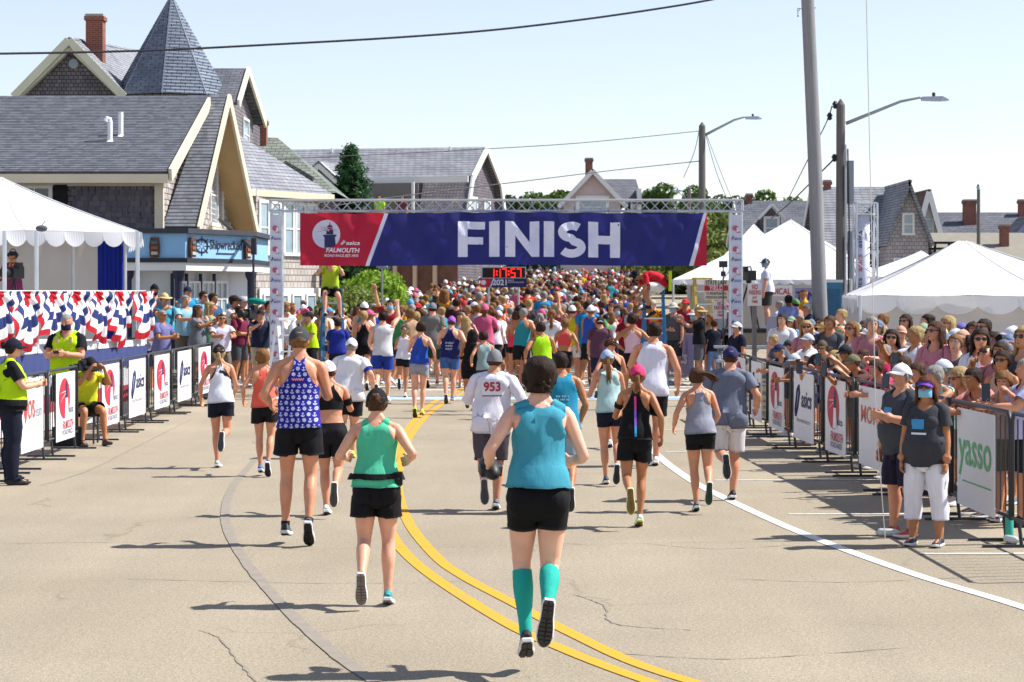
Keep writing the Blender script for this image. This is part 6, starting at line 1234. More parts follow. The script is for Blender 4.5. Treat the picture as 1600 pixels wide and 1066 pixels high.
            for i in range(5):
                for j in range(8): fs.append((i * 9 + j, i * 9 + j + 1, i * 9 + j + 10, i * 9 + j + 9))
            mb.add(vs, fs)
        elif kind in ('eyeL', 'eyeR'):
            s = -1 if kind == 'eyeL' else 1; mb._ell((s * .030, .0905, 1.6555), (.0135, .007, .007), 10, 6); mb.cur = 1; mb._ell((s * .030, .0945, 1.6555), (.0065, .004, .0062), 8, 6)
        elif kind in ('browL', 'browR'):
            s = -1 if kind == 'browL' else 1; mb.tube([(s * .014, .099, 1.674), (s * .030, .1005, 1.679), (s * .046, .094, 1.674)], .004, 6)
        elif kind == 'mouth': mb._ell((0, .101, 1.585), (.023, .006, .0065), 10, 6)
        elif kind == 'beard':
            A, T = BODY['m']['hi']; A, T = clip(A, T, lambda A: 1.612 - A[:, 2] - np.where(A[:, 1] > .09, .018, 0)); A, T = clip(A, T, lambda A: A[:, 1] - .012); A, T = clip(A, T, lambda A: A[:, 2] - 1.525)
            A, T = clip(A, T, lambda A: .1 - np.abs(A[:, 0])); V = A[:, :3] + A[:, 3:6] * .007; me = npmesh('beard', V, T); _HM[kind] = me; return me
        elif kind == 'headset':
            for s in (-1, 1): mb._ell((s * .088, -.002, 1.645), (.022, .036, .042), 12, 8)
            mb.tube([(.09 * math.cos(math.radians(a)), -.002, 1.655 + .128 * math.sin(math.radians(a))) for a in range(0, 181, 15)], .010, 8)
            mb.tube([(-.09, .02, 1.62), (-.07, .085, 1.585), (-.03, .118, 1.58)], .006, 6)
        me = mb.mesh(kind, sm)
    _HM[kind] = me; return me
def shoe_meshes():
    outline = [(-.078, .026), (-.06, .036), (-.02, .037), (.03, .038), (.09, .047), (.14, .049), (.18, .040), (.205, .022), (.213, .004)]
    up = MB(); rings = []
    prof = [(-.074, .024, .055), (-.055, .034, .092), (-.02, .037, .100), (.02, .037, .095), (.06, .040, .080), (.10, .044, .064), (.14, .045, .052), (.18, .036, .042), (.203, .018, .034)]
    vs, fs = [], []; n = 10
    for (y, w, h) in prof:
        for j in range(n):
            a = math.pi * j / (n - 1); vs.append((w * math.copysign(abs(math.cos(a)) ** .8, math.cos(a)), y, .022 + (h - .022) * math.sin(a) ** .75))
    for i in range(len(prof) - 1):
        for j in range(n - 1): fs.append((i * n + j, i * n + j + 1, (i + 1) * n + j + 1, (i + 1) * n + j))
    fs += [tuple(range(n)), tuple((len(prof) - 1) * n + j for j in range(n))[::-1]]
    up.add(vs, fs)
    so = MB(); left = [(-w, y) for y, w in outline]; right = [(w, y) for y, w in outline][::-1]; ol = left + right; m = len(ol)
    lay = []
    for (sc, z) in ((.90, .0), (1.0, .006), (1.05, .018), (1.0, .030)):
        for x, y in ol:
            lift = .016 * max(0, (y - .11) / .1) ** 2 + .008 * max(0, (-.03 - y) / .05) ** 2
            lay.append((x * sc, .06 + (y - .06) * (1 + (sc - 1) * .4), z + lift * (1 if z < .02 else .6)))
    fs = [tuple(range(m))[::-1], tuple(3 * m + i for i in range(m))]
    for r in range(3): fs += [(r * m + i, r * m + (i + 1) % m, (r + 1) * m + (i + 1) % m, (r + 1) * m + i) for i in range(m)]
    so.add(lay, fs); so.m = [1] + [0] * (len(fs) - 1)
    so.cur = 1
    for y in (-.055, -.03, -.005, .045, .07, .095, .12, .145, .17):     # tread lugs
        w = np.interp(y, [o[0] for o in outline], [o[1] for o in outline]) * .78; z = .016 * max(0, (y - .11) / .1) ** 2
        for s in (-1, 1): so.box((s * .005, y - .009, -.004 + z), (s * w, y + .009, .003 + z))
    return up, so
_up, _so = shoe_meshes()
SHOE = {}; SOLEV = {}
for k_, s_ in (('L', -1), ('R', 1)):
    a_ = MB(); a_.v = [(x + s_ * .106, y, z) for x, y, z in _up.v]; a_.f = _up.f; a_.m = _up.m
    b_ = MB(); b_.v = [(x + s_ * .106, y, z) for x, y, z in _so.v]; b_.f = _so.f; b_.m = _so.m
    SHOE[k_] = (a_.mesh('shoe', True), b_.mesh('sole', False))
    SOLEV[k_] = [Vector(v) for v in b_.v[:80:2]]
    for q_ in range(1): SHOE[k_][0].materials.append(None)
    for q_ in range(2): SHOE[k_][1].materials.append(None)
SKIN = {'a': '#d9a184', 'b': '#c98d6d', 'c': '#b0764f', 'd': '#6b4028', 'e': '#e0ad94'}
def skinm(k): return mat('skin_' + k, SKIN[k], rough=.5, var=.12, scale=9, bump=.25, bscale=14, spec=.4, sss=.12)
HAIR = {'black': '#15110f', 'dark': '#2a1c14', 'brown': '#4a3020', 'light': '#7a5532', 'blonde': '#a38a5e', 'grey': '#8a8782', 'white': '#c9c5bd', 'red': '#7d4022', 'auburn': '#5a2f1c'}
def hairm(k): return mat('hair_' + k, HAIR[k], rough=.62, var=.3, scale=26, bump=.5, bscale=60, spec=.18, stretch=(2.4, 2.4, .45))
def rigid(name, me, mats, parent, S, bone):
    if len(me.materials) == 0:
        for _ in (mats if isinstance(mats, (list, tuple)) else [mats]): me.materials.append(None)
    o = bpy.data.objects.new(name, me); COL.objects.link(o); o.parent = parent; o.matrix_local = bone_matrix(S, bone)
    for i, m in enumerate(mats if isinstance(mats, (list, tuple)) else [mats]): o.material_slots[i].link = 'OBJECT'; o.material_slots[i].material = m
    return o
def zmax_of(me, S, bone):
    M = bone_matrix(S, bone); return max((M @ v.co).z for v in me.vertices)
GARMENT_NAME = {'tee': 'shirt', 'long': 'shirt', 'polo': 'shirt', 'tank': 'tank_top', 'racer': 'tank_top', 'muscle': 'tank_top', 'bra': 'sports_bra', 'halter': 'halter_top', 'shorts': 'shorts', 'tight': 'shorts', 'capri': 'trousers', 'pants': 'trousers', 'sock': 'sock', 'belt': 'belt', 'vest': 'safety_vest', 'armband': 'armband'}
PEOPLE = []
def person(X, Y, ztop, label, sex='m', pose=None, yaw=0, skin_='a', top=None, bottom=None, shoes=('#d8d8d8', '#f0f0f0', '#3a3a3a'), socks=None,
           hair=('short', 'dark'), hat=None, extra=(), lod='mid', lift=0.0, fat=0.0, belly=0.0, face=False, group=None, base=None, sitz=None, more=(), cat='person', fixed=None):
    """a person standing at (X, Y); ztop is the height of the top of the head or hat above datum"""
    S = solve(sex, pose or {}); A, T = BODY[sex][lod]; V = skin(fatten(A, fat, belly), S)
    g0 = gz(Y) if base is None else base
    zs = []
    for k in 'LR':
        M = bone_matrix(S, 'ft' + k); zs += [(M @ v).z for v in SOLEV[k]]
    zmin = min(zs); hd = A[:, 6 + 4] > .5; zt = V[hd][:, 2].max() + .012
    if hat: zt = max(zt, zmax_of(head_mesh(hat[0]), S, 'head'))
    elif hair and hair[0] in ('curly', 'full', 'bob'): zt = max(zt, V[hd][:, 2].max() + .02)
    sc = fixed or (ztop - g0 - lift) / (zt - zmin)
    o = link('person', npmesh('person', V, T), skinm(skin_)); o.location = (X, Y, g0 + lift - zmin * sc); o.scale = (sc,) * 3; o.rotation_euler = (0, 0, math.radians(yaw))
    tag(o, label, cat, group); PEOPLE.append(o)
    def wear(kind, col, nm=None):
        Ag, Tg = garment(sex, lod, kind); m = cloth(col) if isinstance(col, str) else col
        g = link(nm or GARMENT_NAME[kind.split(':')[0]], npmesh('garment', skin(fatten(Ag, fat, belly), S), Tg), m, o)
        if lod == 'hi' and kind.split(':')[0] in ('tee', 'long', 'tank', 'racer', 'muscle', 'shorts', 'tight', 'capri') and isinstance(col, str):      # stitched hem
            h = Ag[:, 2].min() + .020; A2, T2 = clip(Ag, Tg, lambda A: h - A[:, 2]); A2 = A2.copy(); A2[:, :3] += A2[:, 3:6] * .0025
            link('hem', npmesh('hem', skin(fatten(A2, fat, belly), S), T2), mat('hem_' + col, tuple(c * .72 + .004 for c in lin(col)[:3]), .9, .05), g)
        return g
    ch = {}
    if bottom: ch['bottom'] = wear(*bottom)
    if top: ch['top'] = wear(*top)
    for m_ in more: ch[m_[0]] = wear(*m_)
    if socks: wear('sock:%g' % socks[0], socks[1])
    if shoes:
        for k in 'LR':
            sh = rigid('shoe', SHOE[k][0], [plain(shoes[0], .6)], o, S, 'ft' + k)
            so_ = bpy.data.objects.new('sole', SHOE[k][1]); COL.objects.link(so_); so_.parent = sh
            for i, c in enumerate(shoes[1:3]): so_.material_slots[i].link = 'OBJECT'; so_.material_slots[i].material = plain(c, .7)
    if hair:
        st = hair[0].split('+'); hm = hairm(hair[1])
        hb = None
        if hat and hat[0] not in ('visor', 'headband') and st[0] in ('short', 'full', 'bob', 'bald'): st[0] += '_under'
        for q, sname in enumerate(st):
            if hb is None: hb = rigid('hair', head_mesh(sname), hm, o, S, 'head')
            else:
                c = rigid('hair_lock', head_mesh(sname), hm, o, S, 'head')
    if hat:
        hn = {'cap': 'cap', 'cap_back': 'cap', 'visor': 'visor', 'beanie': 'beanie', 'sunhat': 'sun_hat', 'bucket': 'sun_hat', 'helmet': 'helmet', 'headband': 'headband'}[hat[0]]
        ho = rigid(hn, head_mesh(hat[0]), cloth(hat[1]), o, S, 'head'); ch['hat'] = ho
        if hat[0] == 'cap' and len(hat) > 2: rigid('cap_strap', head_mesh('cap_trim'), cloth(hat[2]), o, S, 'head')
    if face:
        ex = [e[0] for e in extra]
        if 'shades' not in ex:
            for q in 'LR':
                rigid('eye', head_mesh('eye' + q), [plain('#e8e4de', .3), plain('#20150f', .3)], o, S, 'head'); rigid('eyebrow', head_mesh('brow' + q), hairm(hair[1] if hair else 'brown'), o, S, 'head')
        if 'mask' not in ex: rigid('mouth', head_mesh('mouth'), plain('#a85a4e', .5), o, S, 'head')
    for e in extra:
        if e[0] == 'shades': rigid('sunglasses', head_mesh('shades'), mat('lens_' + e[1], e[1], rough=.12, var=0, spec=.6), o, S, 'head')
        elif e[0] == 'mask': rigid('face_mask', head_mesh('mask'), cloth(e[1]), o, S, 'head')
        elif e[0] == 'beard': rigid('beard', head_mesh('beard'), hairm(e[1]), o, S, 'head')
        elif e[0] == 'headset': rigid('headset', head_mesh('headset'), plain(e[1], .4), o, S, 'head')
        elif e[0] == 'headband': rigid('headband', head_mesh('headband'), cloth(e[1]), o, S, 'head')
    return o, S, ch, sc
def hand_point(o, S, k, fwd=.10):
    """world position of a hand's palm"""
    R, pos, J = S; s = -1 if k == 'L' else 1; d = R['ha' + k] @ np.array([s * AD[0], 0, AD[2]]); p = pos['ha' + k] + d * fwd
    return Matrix.LocRotScale(o.location, o.rotation_euler, o.scale) @ Vector(p), (o.rotation_euler.to_matrix() @ Vector(d)).normalized()
# ================================================================ runners, officials and spectators
BK, WH = '#121316', '#e4e4e4'
SHB = ('#1b1c20', '#d9d9d9', '#2b2b2e'); SHW = ('#c9ccd2', '#e6e6e6', '#6a6a6c'); SHG = ('#5d636c', '#dcdcdc', '#4a4a4c'); SHU = ('#3f6bb0', '#e6e6e6', '#2c2c30'); SHY = ('#b9c23a', '#d9dc60', '#3c3c30'); SHT = ('#2f8a90', '#e2e6e6', '#7a6f66'); SHD = ('#15161a', '#1d1e22', '#202024')
def run(kick='L', kk=85, kt=-6, sup=11, sk=-12, abd=17, tw=11, lean=9, ft=22, head=(0, 0), af=(22, 112), ab=(-40, 60)):
    s = 1 if kick == 'L' else -1
    k = dict(th=(kt, 0), sh=(kt - kk, -2), ft=ft); u = dict(th=(sup, -2), sh=(sk, -3), ft=4)
    fwd = dict(ua=(af[0], abd), fa=(af[1], -14)); bck = dict(ua=(ab[0], abd + 5), fa=(ab[1], 4))
    K, U = dict(k, **fwd), dict(u, **bck)
    return dict(lean=lean, twist=-s * tw, roll=s * 2.5, head=(s * tw * .7 + head[0], head[1]), L=K if kick == 'L' else U, R=U if kick == 'L' else K)
def walk(ph=1, arm=14, lean=2, head=(0, 0), bend=10):
    a = dict(th=(14, 1), sh=(4, 0), ft=0, ua=(-arm, 10), fa=(-arm + bend, 3)); b = dict(th=(-12, 1), sh=(-28, 0), ft=14, ua=(arm, 10), fa=(arm + bend + 6, 2))
    return dict(lean=lean, twist=ph * 4, head=head, L=a if ph > 0 else b, R=b if ph > 0 else a)
def arms(L=None, R=None, **k):
    p = dict(k); st = dict(th=(1, 4), sh=(-2, 3), ft=0)
    p['L'] = dict(st, **(L or {})); p['R'] = dict(st, **(R or {})); return p
UP = dict(ua=(60, 22), fa=(140, -22)); LEANA = dict(ua=(48, 14), fa=(92, -22)); CLAP = dict(ua=(26, 12), fa=(98, -38)); FOLD = dict(ua=(16, 12), fa=(82, -62)); HANG = dict(ua=(4, 9), fa=(12, 4)); HIGH = dict(ua=(150, 18), fa=(165, 5)); POINT = dict(ua=(92, 12), fa=(95, 6)); HIP = dict(ua=(-22, 42), fa=(30, -48)); FACE = dict(ua=(62, 30), fa=(150, -30))
def rn(px, gy, hy, label, **k):
    Y = F * H / (gy - HY); return person(XA(px, Y), Y, ZA(hy, Y), label, **k)
def held(name, me, mats, o, S, hand, label, cat, fwd=.10, rot=None, up=0.0):
    p, d = hand_point(o, S, hand, fwd); c = link(name, me, mats, None, p + Vector((0, 0, up)), rot or (0, 0, 0)); return tag(c, label, cat)
def phone_mesh():
    b = MB(); b.box((-.038, -.006, -.078), (.038, .006, .078)); b.cur = 1; b.box((-.034, .0062, -.072), (.034, .0072, .072)); return b.mesh('phone')
PHM = phone_mesh(); PHMAT = [plain('#17181c', .3), mat('phone_glass', '#0c0e12', .08, 0, spec=.8)]
# ---- the field in front of the gate
o, S, ch, sc = rn(841, 1050, 559, 'runner in teal sleeveless top with teal knee socks, nearest the camera', sex='f', lod='hi', lift=.07, fat=.045, skin_='e', hair=('bob+updo', 'dark'), top=('muscle:.965', '#3f91a6'), bottom=('tight:.735', BK), socks=(.46, '#27a394'), shoes=('#24262b', '#dcdcdc', '#3a3634'), yaw=3,
       pose=dict(lean=6, twist=6, roll=1, head=(0, 2), L=dict(ua=(-24, 30), fa=(70, -2), th=(13, 0), sh=(-22, -2), ft=8), R=dict(ua=(-4, 22), fa=(80, -14), th=(2, -3), sh=(-64, -5), ft=20)))
mb = MB(); mb._ell((0, 0, 0), (.055, .12, .05), 12, 8); mb.box((-.06, -.05, -.03), (.06, .02, .03)); held('hand_bottle', mb.mesh('hand_bottle', True), plain('#17181b', .5), o, S, 'L', 'black hand bottle held by the nearest runner', 'bottle', .11, (0.4, 0, .3))
text('sock_lettering', 'asics', plain('#8fd84a'), o, (-.135, -.085, .40), (1, -.1, 0), (0, 0, 1), .03, .0, width=.07) if False else None
o, S, ch, sc = rn(588, 945, 604, 'runner in mint tank with black waist belt and black cap', sex='f', lod='hi', fat=.07, hair=('full+bun', 'brown'), hat=('cap', '#1a191b', '#4a3524'), top=('tank:.93', '#4fbb93'), bottom=('shorts:.70:.13', '#151417'), shoes=SHT, more=(('belt:.975:1.025', '#141416'),),
       pose=dict(lean=6, twist=-5, head=(0, -4), L=dict(ua=(-22, 30), fa=(86, -6), th=(-2, 1), sh=(-52, 0), ft=22), R=dict(ua=(-30, 30), fa=(78, -10), th=(3, 1), sh=(-12, 0), ft=3)))
MB().box((.135, -.11, .955), (.215, .0, 1.06)).build('belt_pouch', plain('#141416', .7), o)
o, S, ch, sc = rn(467, 851, 508, 'tall man in navy anchor print singlet with dark grey cap', sex='m', lod='hi', skin_='b', hair=('short', 'light'), hat=('cap', '#3d4045', '#7a5f48'), top=('racer:.90', '#25228a'), bottom=('shorts:.68:.16', '#16161b'), shoes=('#4a4d53', '#d8d8d8', '#222225'), socks=(.115, '#222226'),
       pose=dict(lean=6, twist=5, head=(0, -3), L=dict(ua=(-22, 22), fa=(72, -6), th=(6, 2), sh=(-6, 1), ft=4), R=dict(ua=(12, 13), fa=(105, -18), th=(2, 1), sh=(-26, 0), ft=24)))
# anchors and wheels printed on the singlet
prn = mat('print_pale', '#b9bfe4', .7, 0); shirt = ch['top']; SV_ = np.array([v.co for v in shirt.data.vertices]); sbv = bmesh.new(); sbv.from_mesh(shirt.data)
from mathutils.bvhtree import BVHTree
bv = BVHTree.FromBMesh(sbv); sbv.free(); pm_ = MB()
def proj(x, z):
    h = bv.ray_cast(Vector((x, -1.5, z)), Vector((0, 1, 0))); return None if h[0] is None else h[0] + Vector((0, -.004, 0))
def pstroke(pts, w):
    pts = [Vector((p[0], 0, p[1])) for p in pts]
    for a, b in zip(pts[:-1], pts[1:]):
        d = (b - a).normalized(); s = Vector((-d.z, 0, d.x)) * w; q = [proj(p.x, p.z) for p in (a - s, b - s, b + s, a + s)]
        if all(q): pm_.add(q, [(0, 1, 2, 3)])
zz = .92; row = 0
while zz < 1.44:
    for i in range(-5, 6):
        x = i * .047 + .012 * (row % 2); w = .0032
        if 1.27 < zz < 1.33 and abs(x) < .06: continue
        if (i + row) % 2: pstroke([(x, zz - .017), (x, zz + .014)], w); pstroke([(x - .008, zz + .009), (x + .008, zz + .009)], w); pstroke([(x - .014, zz - .006), (x - .009, zz - .015), (x, zz - .018), (x + .009, zz - .015), (x + .014, zz - .006)], w)
        else:
            pstroke([(x + .012 * math.cos(q * .785), zz + .012 * math.sin(q * .785)) for q in range(9)], w)
            for q in range(4): c_, s_ = math.cos(q * .785), math.sin(q * .785); pstroke([(x - .018 * c_, zz - .018 * s_), (x + .018 * c_, zz + .018 * s_)], .0016)
    zz += .047; row += 1
tag(pm_.build('anchor_print', prn, shirt), kind='stuff'); MB().tube([tuple((proj(-.05 + .1 * q / 24, 1.30 + .011 * math.sin(q * 1.4)) or Vector((0, -.1, 1.3))) + Vector((0, -.004, 0))) for q in range(25)], .0035, 5).build('script_print', plain('#d98a9c'), shirt)
o, S, ch, sc = rn(345, 731, 537, 'slim runner in white tank with dark yoke and blonde ponytail', sex='f', lod='hi', hair=('full+pony', 'blonde'), hat=('cap', '#1c1c1f'), top=('racer:.91', '#dfe0ea'), bottom=('shorts:.72:.12', '#171a2b'), shoes=('#9aa3a6', '#dfe2e2', '#4c5058'), pose=run('R', 80, -2, sup=6, sk=-4, abd=17, af=(8, 60), ab=(-20, 40)), skin_='b', more=(('bra:1.24', '#38343a', 'yoke'),))
o, S, ch, sc = rn(413, 744, 545, 'runner in coral tank with short brown hair and blue shoes', sex='f', lod='hi', hair=('bob', 'light'), top=('racer:.91', '#e0604e'), bottom=('shorts:.70:.14', '#16161a'), shoes=SHU, pose=run('R', 30, 0, sup=5, sk=-8, abd=20, af=(14, 80), ab=(-24, 52)), skin_='b')
rn(517, 805, 562, 'runner in black sports bra and bike shorts with white cap', sex='f', lod='hi', hair=('short', 'brown'), hat=('cap', '#dddde0'), top=('bra', '#17171a'), bottom=('tight:.64', '#1a191d'), shoes=('#c9cdd0', '#e8e8e8', '#50504e'), pose=run('R', 62, -3, sup=6, sk=-8, abd=17), fat=.06, skin_='b', more=(('armband:.12:.2:1', '#16161a'),))
rn(545, 716, 527, 'man in white tee and white cap with blue upper arm band', sex='m', lod='hi', hair=('short', 'grey'), hat=('cap', '#d4d6df', '#45464a'), top=('tee:.86', '#dcdce2'), bottom=('shorts:.62:.10', '#17171a'), shoes=SHY, pose=run('L', 55, -2, sup=8, sk=-4, abd=20), fat=.14, skin_='a', more=(('armband:.17:.235:1', '#27349a'),))
o, S, ch, sc = rn(768, 797, 545, 'runner in white long sleeve top with red number 953 and grey beanie', sex='m', lod='hi', hair=('short', 'brown'), hat=('beanie', '#777a7e'), top=('long:.84', '#d9d6e2'), bottom=('shorts:.53:.06', '#4c4650'), shoes=SHG, pose=run('L', 58, -2, sup=6, sk=-10, abd=22, af=(18, 95), ab=(-26, 55)), fat=.12, skin_='b')
bib = MB(); bib.add([(-.10, -.168, 1.235), (.115, -.168, 1.225), (.115, -.158, 1.395), (-.10, -.158, 1.40)], [(0, 1, 2, 3)]); bb = bib.build('race_bib', plain('#dedde6'), ch['top']); text('lettering', '953', plain('#a82238'), bb, (-.085, -.175, 1.285), (1, 0, 0), (0, .08, 1), .135, .03, width=.185)
MB().box((-.10, -.172, 1.225), (.115, -.169, 1.237)).build('bib_edge', plain('#3c4586'), bb)
o, S, ch, sc = rn(880, 801, 550, 'man in teal blue singlet with short dark hair and wrist watch', sex='m', lod='hi', hair=('short', 'dark'), top=('tank:.88', '#1f7fa0'), bottom=('shorts:.60:.08', '#8ea3b4'), shoes=('#3a6a7a', '#d9d9d9', '#3a3a3c'), pose=run('R', 48, -4, sup=8, sk=-6, abd=20, af=(2, 38), ab=(-20, 60)), skin_='c', more=(('armband:.515:.535:1', '#d8d8d8', 'watch'),))
b_ = bmesh.new(); b_.from_mesh(ch['top'].data); bvb = BVHTree.FromBMesh(b_); b_.free(); pb = MB()
for r_, z_ in enumerate((1.25, 1.215)):      # two small lines of pale print
    for q_ in range(9):
        x_ = -.075 + q_ * .0165; h_ = bvb.ray_cast(Vector((x_, -1.5, z_)), Vector((0, 1, 0)))
        if h_[0] and (q_ + r_) % 4 != 3: pb.box((x_ - .006, h_[0].y - .006, z_ - .009), (x_ + .006, h_[0].y - .003, z_ + .009))
tag(pb.build('back_print', plain('#a9d4e2'), ch['top']), kind='stuff')
rn(953, 757, 545, 'runner in pale mint tank with pale blue cap and long loose ponytail', sex='f', lod='hi', hair=('full+pony_long', 'light'), hat=('cap', '#93a9cc', '#7a5a3c'), top=('tank:.92', '#a9c6c4'), bottom=('tight:.74', '#17192b'), shoes=('#2c3e5c', '#d8d8d8', '#333336'), pose=run('R', 50, 0, sup=4, sk=-4, abd=14, af=(20, 110), ab=(-10, 90)), skin_='b')
o, S, ch, sc = rn(992, 823, 568, 'runner in black racerback with pink stripe and hot pink cap', sex='f', lod='hi', hair=('full+pony', 'light'), hat=('cap', '#d23a6c', '#7a2a44'), top=('racer:.92', '#131316'), bottom=('shorts:.69:.14', '#141416'), shoes=('#bcd6c4', '#d6e6a0', '#8a6a3c'), pose=run('L', 66, -4, sup=6, sk=-14, abd=17, af=(16, 95), ab=(-26, 34)), skin_='c', more=(('armband:.12:.17:-1', '#1a1a1c'),))
mb = MB()
for i in range(12):
    z0 = .96 + i * .036; mb.cur = 0 if i > 7 else (1 if i > 2 else 2)
    for_ = []
    mb.box((-.012, -.001, z0), (.012, .001, z0 + .037))
st_ = ch['top']; b_ = bmesh.new(); b_.from_mesh(st_.data); bvt = BVHTree.FromBMesh(b_); b_.free(); vv = []
for (x, y, z) in mb.v: h = bvt.ray_cast(Vector((x, -1.5, z)), Vector((0, 1, 0))); vv.append((x, (h[0].y if h[0] else -.13) - .005 + y, z))
mb.v = vv; tag(mb.build('stripe', [plain('#d83a86'), plain('#8a5ad0'), plain('#2fa6d8')], st_), kind='stuff')
o, S, ch, sc = rn(1094, 799, 575, 'runner in light grey tank with brown ponytail blown to the side', sex='f', lod='hi', hair=('full+pony_wind', 'brown'), top=('racer:.92', '#8d8f9c'), bottom=('tight:.735', '#151518'), shoes=('#4d5a60', '#cfd3d3', '#2f4a3c'), pose=run('R', 60, -2, sup=2, sk=-10, abd=20, af=(0, 50), ab=(-30, 50)), fat=.05, skin_='b', more=(('armband:.51:.53:1', '#1a1a1c', 'watch'),))
rn(1138, 782, 540, 'man in heather grey tee, white shorts and navy cap beside the barrier', sex='m', lod='hi', hair=('short', 'brown'), hat=('cap', '#2b2c56', '#222346'), top=('tee:.85', '#686d7d'), bottom=('shorts:.55:.10', '#d3cfcf'), shoes=SHB, pose=run('L', 80, -4, sup=8, sk=-6, abd=20, af=(12, 90), ab=(-24, 60)), fat=.10, skin_='b')
rn(1018, 728, 503, 'man in white singlet and black shorts with cropped hair', sex='m', lod='hi', hair=('short', 'dark'), top=('tank:.86', '#d9d7e4'), bottom=('shorts:.60:.09', '#16161a'), pose=run('L', 50, 0, sup=6, sk=-6, abd=18, af=(30, 115), ab=(-8, 40)), fat=.10, skin_='b')
rn(958, 700, 528, 'runner with curly brown hair in black strap top', sex='f', lod='hi', hair=('curly', 'brown'), top=('halter:1.0', BK), bottom=('tight:.70', BK), pose=run('R', 60), skin_='b')
# ---- runners close to and just beyond the gate
def mid(px, gy, hy, label, **k):
    k.setdefault('lod', 'mid'); k.setdefault('group', 'runners at the finish line'); return rn(px, gy, hy, label, **k)
o, S, ch, sc = mid(703, 631, 493, 'runner in navy singlet with white lettering and purple cap', sex='m', hair=('short', 'brown'), hat=('cap', '#9a55b4', '#5a3070'), top=('racer:.88', '#1f2256'), bottom=('shorts:.66:.08', '#3a5f9c'), pose=run('L', 24, -3, sup=9, sk=-4), fat=.1, shoes=SHG)
for i, s_ in enumerate(('BY GOLLY', 'PASS ME', 'MOLLY!')): text('lettering', s_, plain('#d8dae6'), ch['top'], (-.085, -.185, 1.17 - i * .062), (1, 0, 0), (0, 0, 1), .05, .012, width=(.17, .14, .13)[i])
mid(655, 653, 503, 'runner in royal blue tank with white headband and grey shorts', sex='f', hair=('full', 'dark'), hat=('headband', '#dcdcdc'), top=('racer:.93', '#2748a4'), bottom=('shorts:.74:.12', '#8d93a0'), pose=run('L', 20, -2, sup=6, sk=-6), shoes=SHY)
mid(630, 622, 508, 'runner in white tank beside the royal blue tank runner', sex='f', hair=('full+bun', 'blonde'), hat=('cap', '#2a2c36'), top=('tank:.92', '#dcd6dc'), bottom=('tight:.74', BK), pose=run('L', 70), skin_='c')
mid(598, 627, 487, 'man in white tank and blue shorts raising his right arm', sex='m', hair=('short', 'black'), top=('muscle:.88', '#c9c9cc'), bottom=('shorts:.62:.10', '#223a94'), pose=dict(lean=3, L=dict(ua=(-15, 14), fa=(70, 0), th=(-6, 1), sh=(-60, 0), ft=20), R=dict(ua=(130, 28), fa=(160, -6), th=(4, 1), sh=(-3, 0), ft=2)), fat=.08, skin_='a')
mid(568, 610, 486, 'runner in black racerback top with blonde bun near the left ladder', sex='f', hair=('full+bun', 'blonde'), top=('racer:.95', BK), bottom=('shorts:.74:.1', BK), pose=walk(1), skin_='b')
mid(528, 612, 498, 'man in royal blue tee standing by the left ladder', sex='m', hair=('short', 'dark'), top=('tee', '#1f2f88'), bottom=('shorts:.55', '#1d2030'), pose=arms(FOLD, FOLD), fat=.12, skin_='c')
mid(676, 606, 472, 'man in grey tee and grey cap walking past the clock', sex='m', hair=('short', 'dark'), hat=('cap', '#70757e'), top=('tee:.82', '#70706e'), bottom=('shorts:.56', '#1f4038'), pose=walk(-1), fat=.1, shoes=SHB)
mid(736, 642, 515, 'woman in loose black dress with dark hair behind the beanie runner', sex='f', hair=('full+long', 'black'), top=('tank:.70', '#141417'), bottom=('tight:.66', BK), pose=run('L', 50), fat=.16, skin_='c')
mid(848, 655, 503, 'runner in neon yellow green singlet with dark hair', sex='m', hair=('short', 'dark'), top=('tank:.85', '#9fd617'), bottom=('shorts:.6', '#222226'), pose=run('R', 60), skin_='c')
mid(806, 605, 487, 'runner in coral pink tank with hand on her hip', sex='f', hair=('full+pony', 'brown'), top=('racer:.92', '#e0475a'), bottom=('tight:.78', BK), pose=dict(lean=0, L=dict(ua=(10, 12), fa=(70, -30), th=(2, 2), sh=(-2, 1)), R=dict(ua=(-28, 20), fa=(30, -50), th=(6, 2), sh=(0, 1))), skin_='b')
mid(881, 628, 498, 'runner with bare back in coral bandeau and black shorts', sex='f', hair=('full+bun', 'light'), top=('bra:1.14', '#d0484a'), bottom=('tight:.68', BK), pose=run('L', 20), skin_='c', fat=.06)
mid(781, 590, 476, 'runner in orange red tank and pale blue cap', sex='m', hair=('short', 'grey'), hat=('cap', '#a9bcd4'), top=('tank:.86', '#cf3a1e'), bottom=('shorts:.6', '#26262a'), pose=walk(1), skin_='b')
mid(713, 592, 466, 'man in dark maroon tee with short brown hair', sex='m', hair=('short', 'dark'), top=('tee', '#38202a'), bottom=('shorts:.55', '#1e1e24'), pose=walk(-1), skin_='b')
mid(826, 590, 467, 'runner in charcoal tee with short blonde hair and purple shorts', sex='m', hair=('short', 'blonde'), top=('tee', '#33353c'), bottom=('shorts:.66', '#3a2a5a'), pose=walk(1), skin_='a')
mid(749, 582, 456, 'man in taupe tee with bald patch walking away', sex='m', hair=('short', 'grey'), top=('tee', '#75665e'), bottom=('shorts:.55', '#39393f'), pose=walk(-1), skin_='b')
o, S, ch, sc = mid(918, 606, 470, 'man in bright blue tee with white cross on the back', sex='m', hair=('short', 'dark'), top=('tee:.84', '#2b83b8'), bottom=('shorts:.55', '#232b3c'), pose=walk(1), fat=.08, skin_='b')
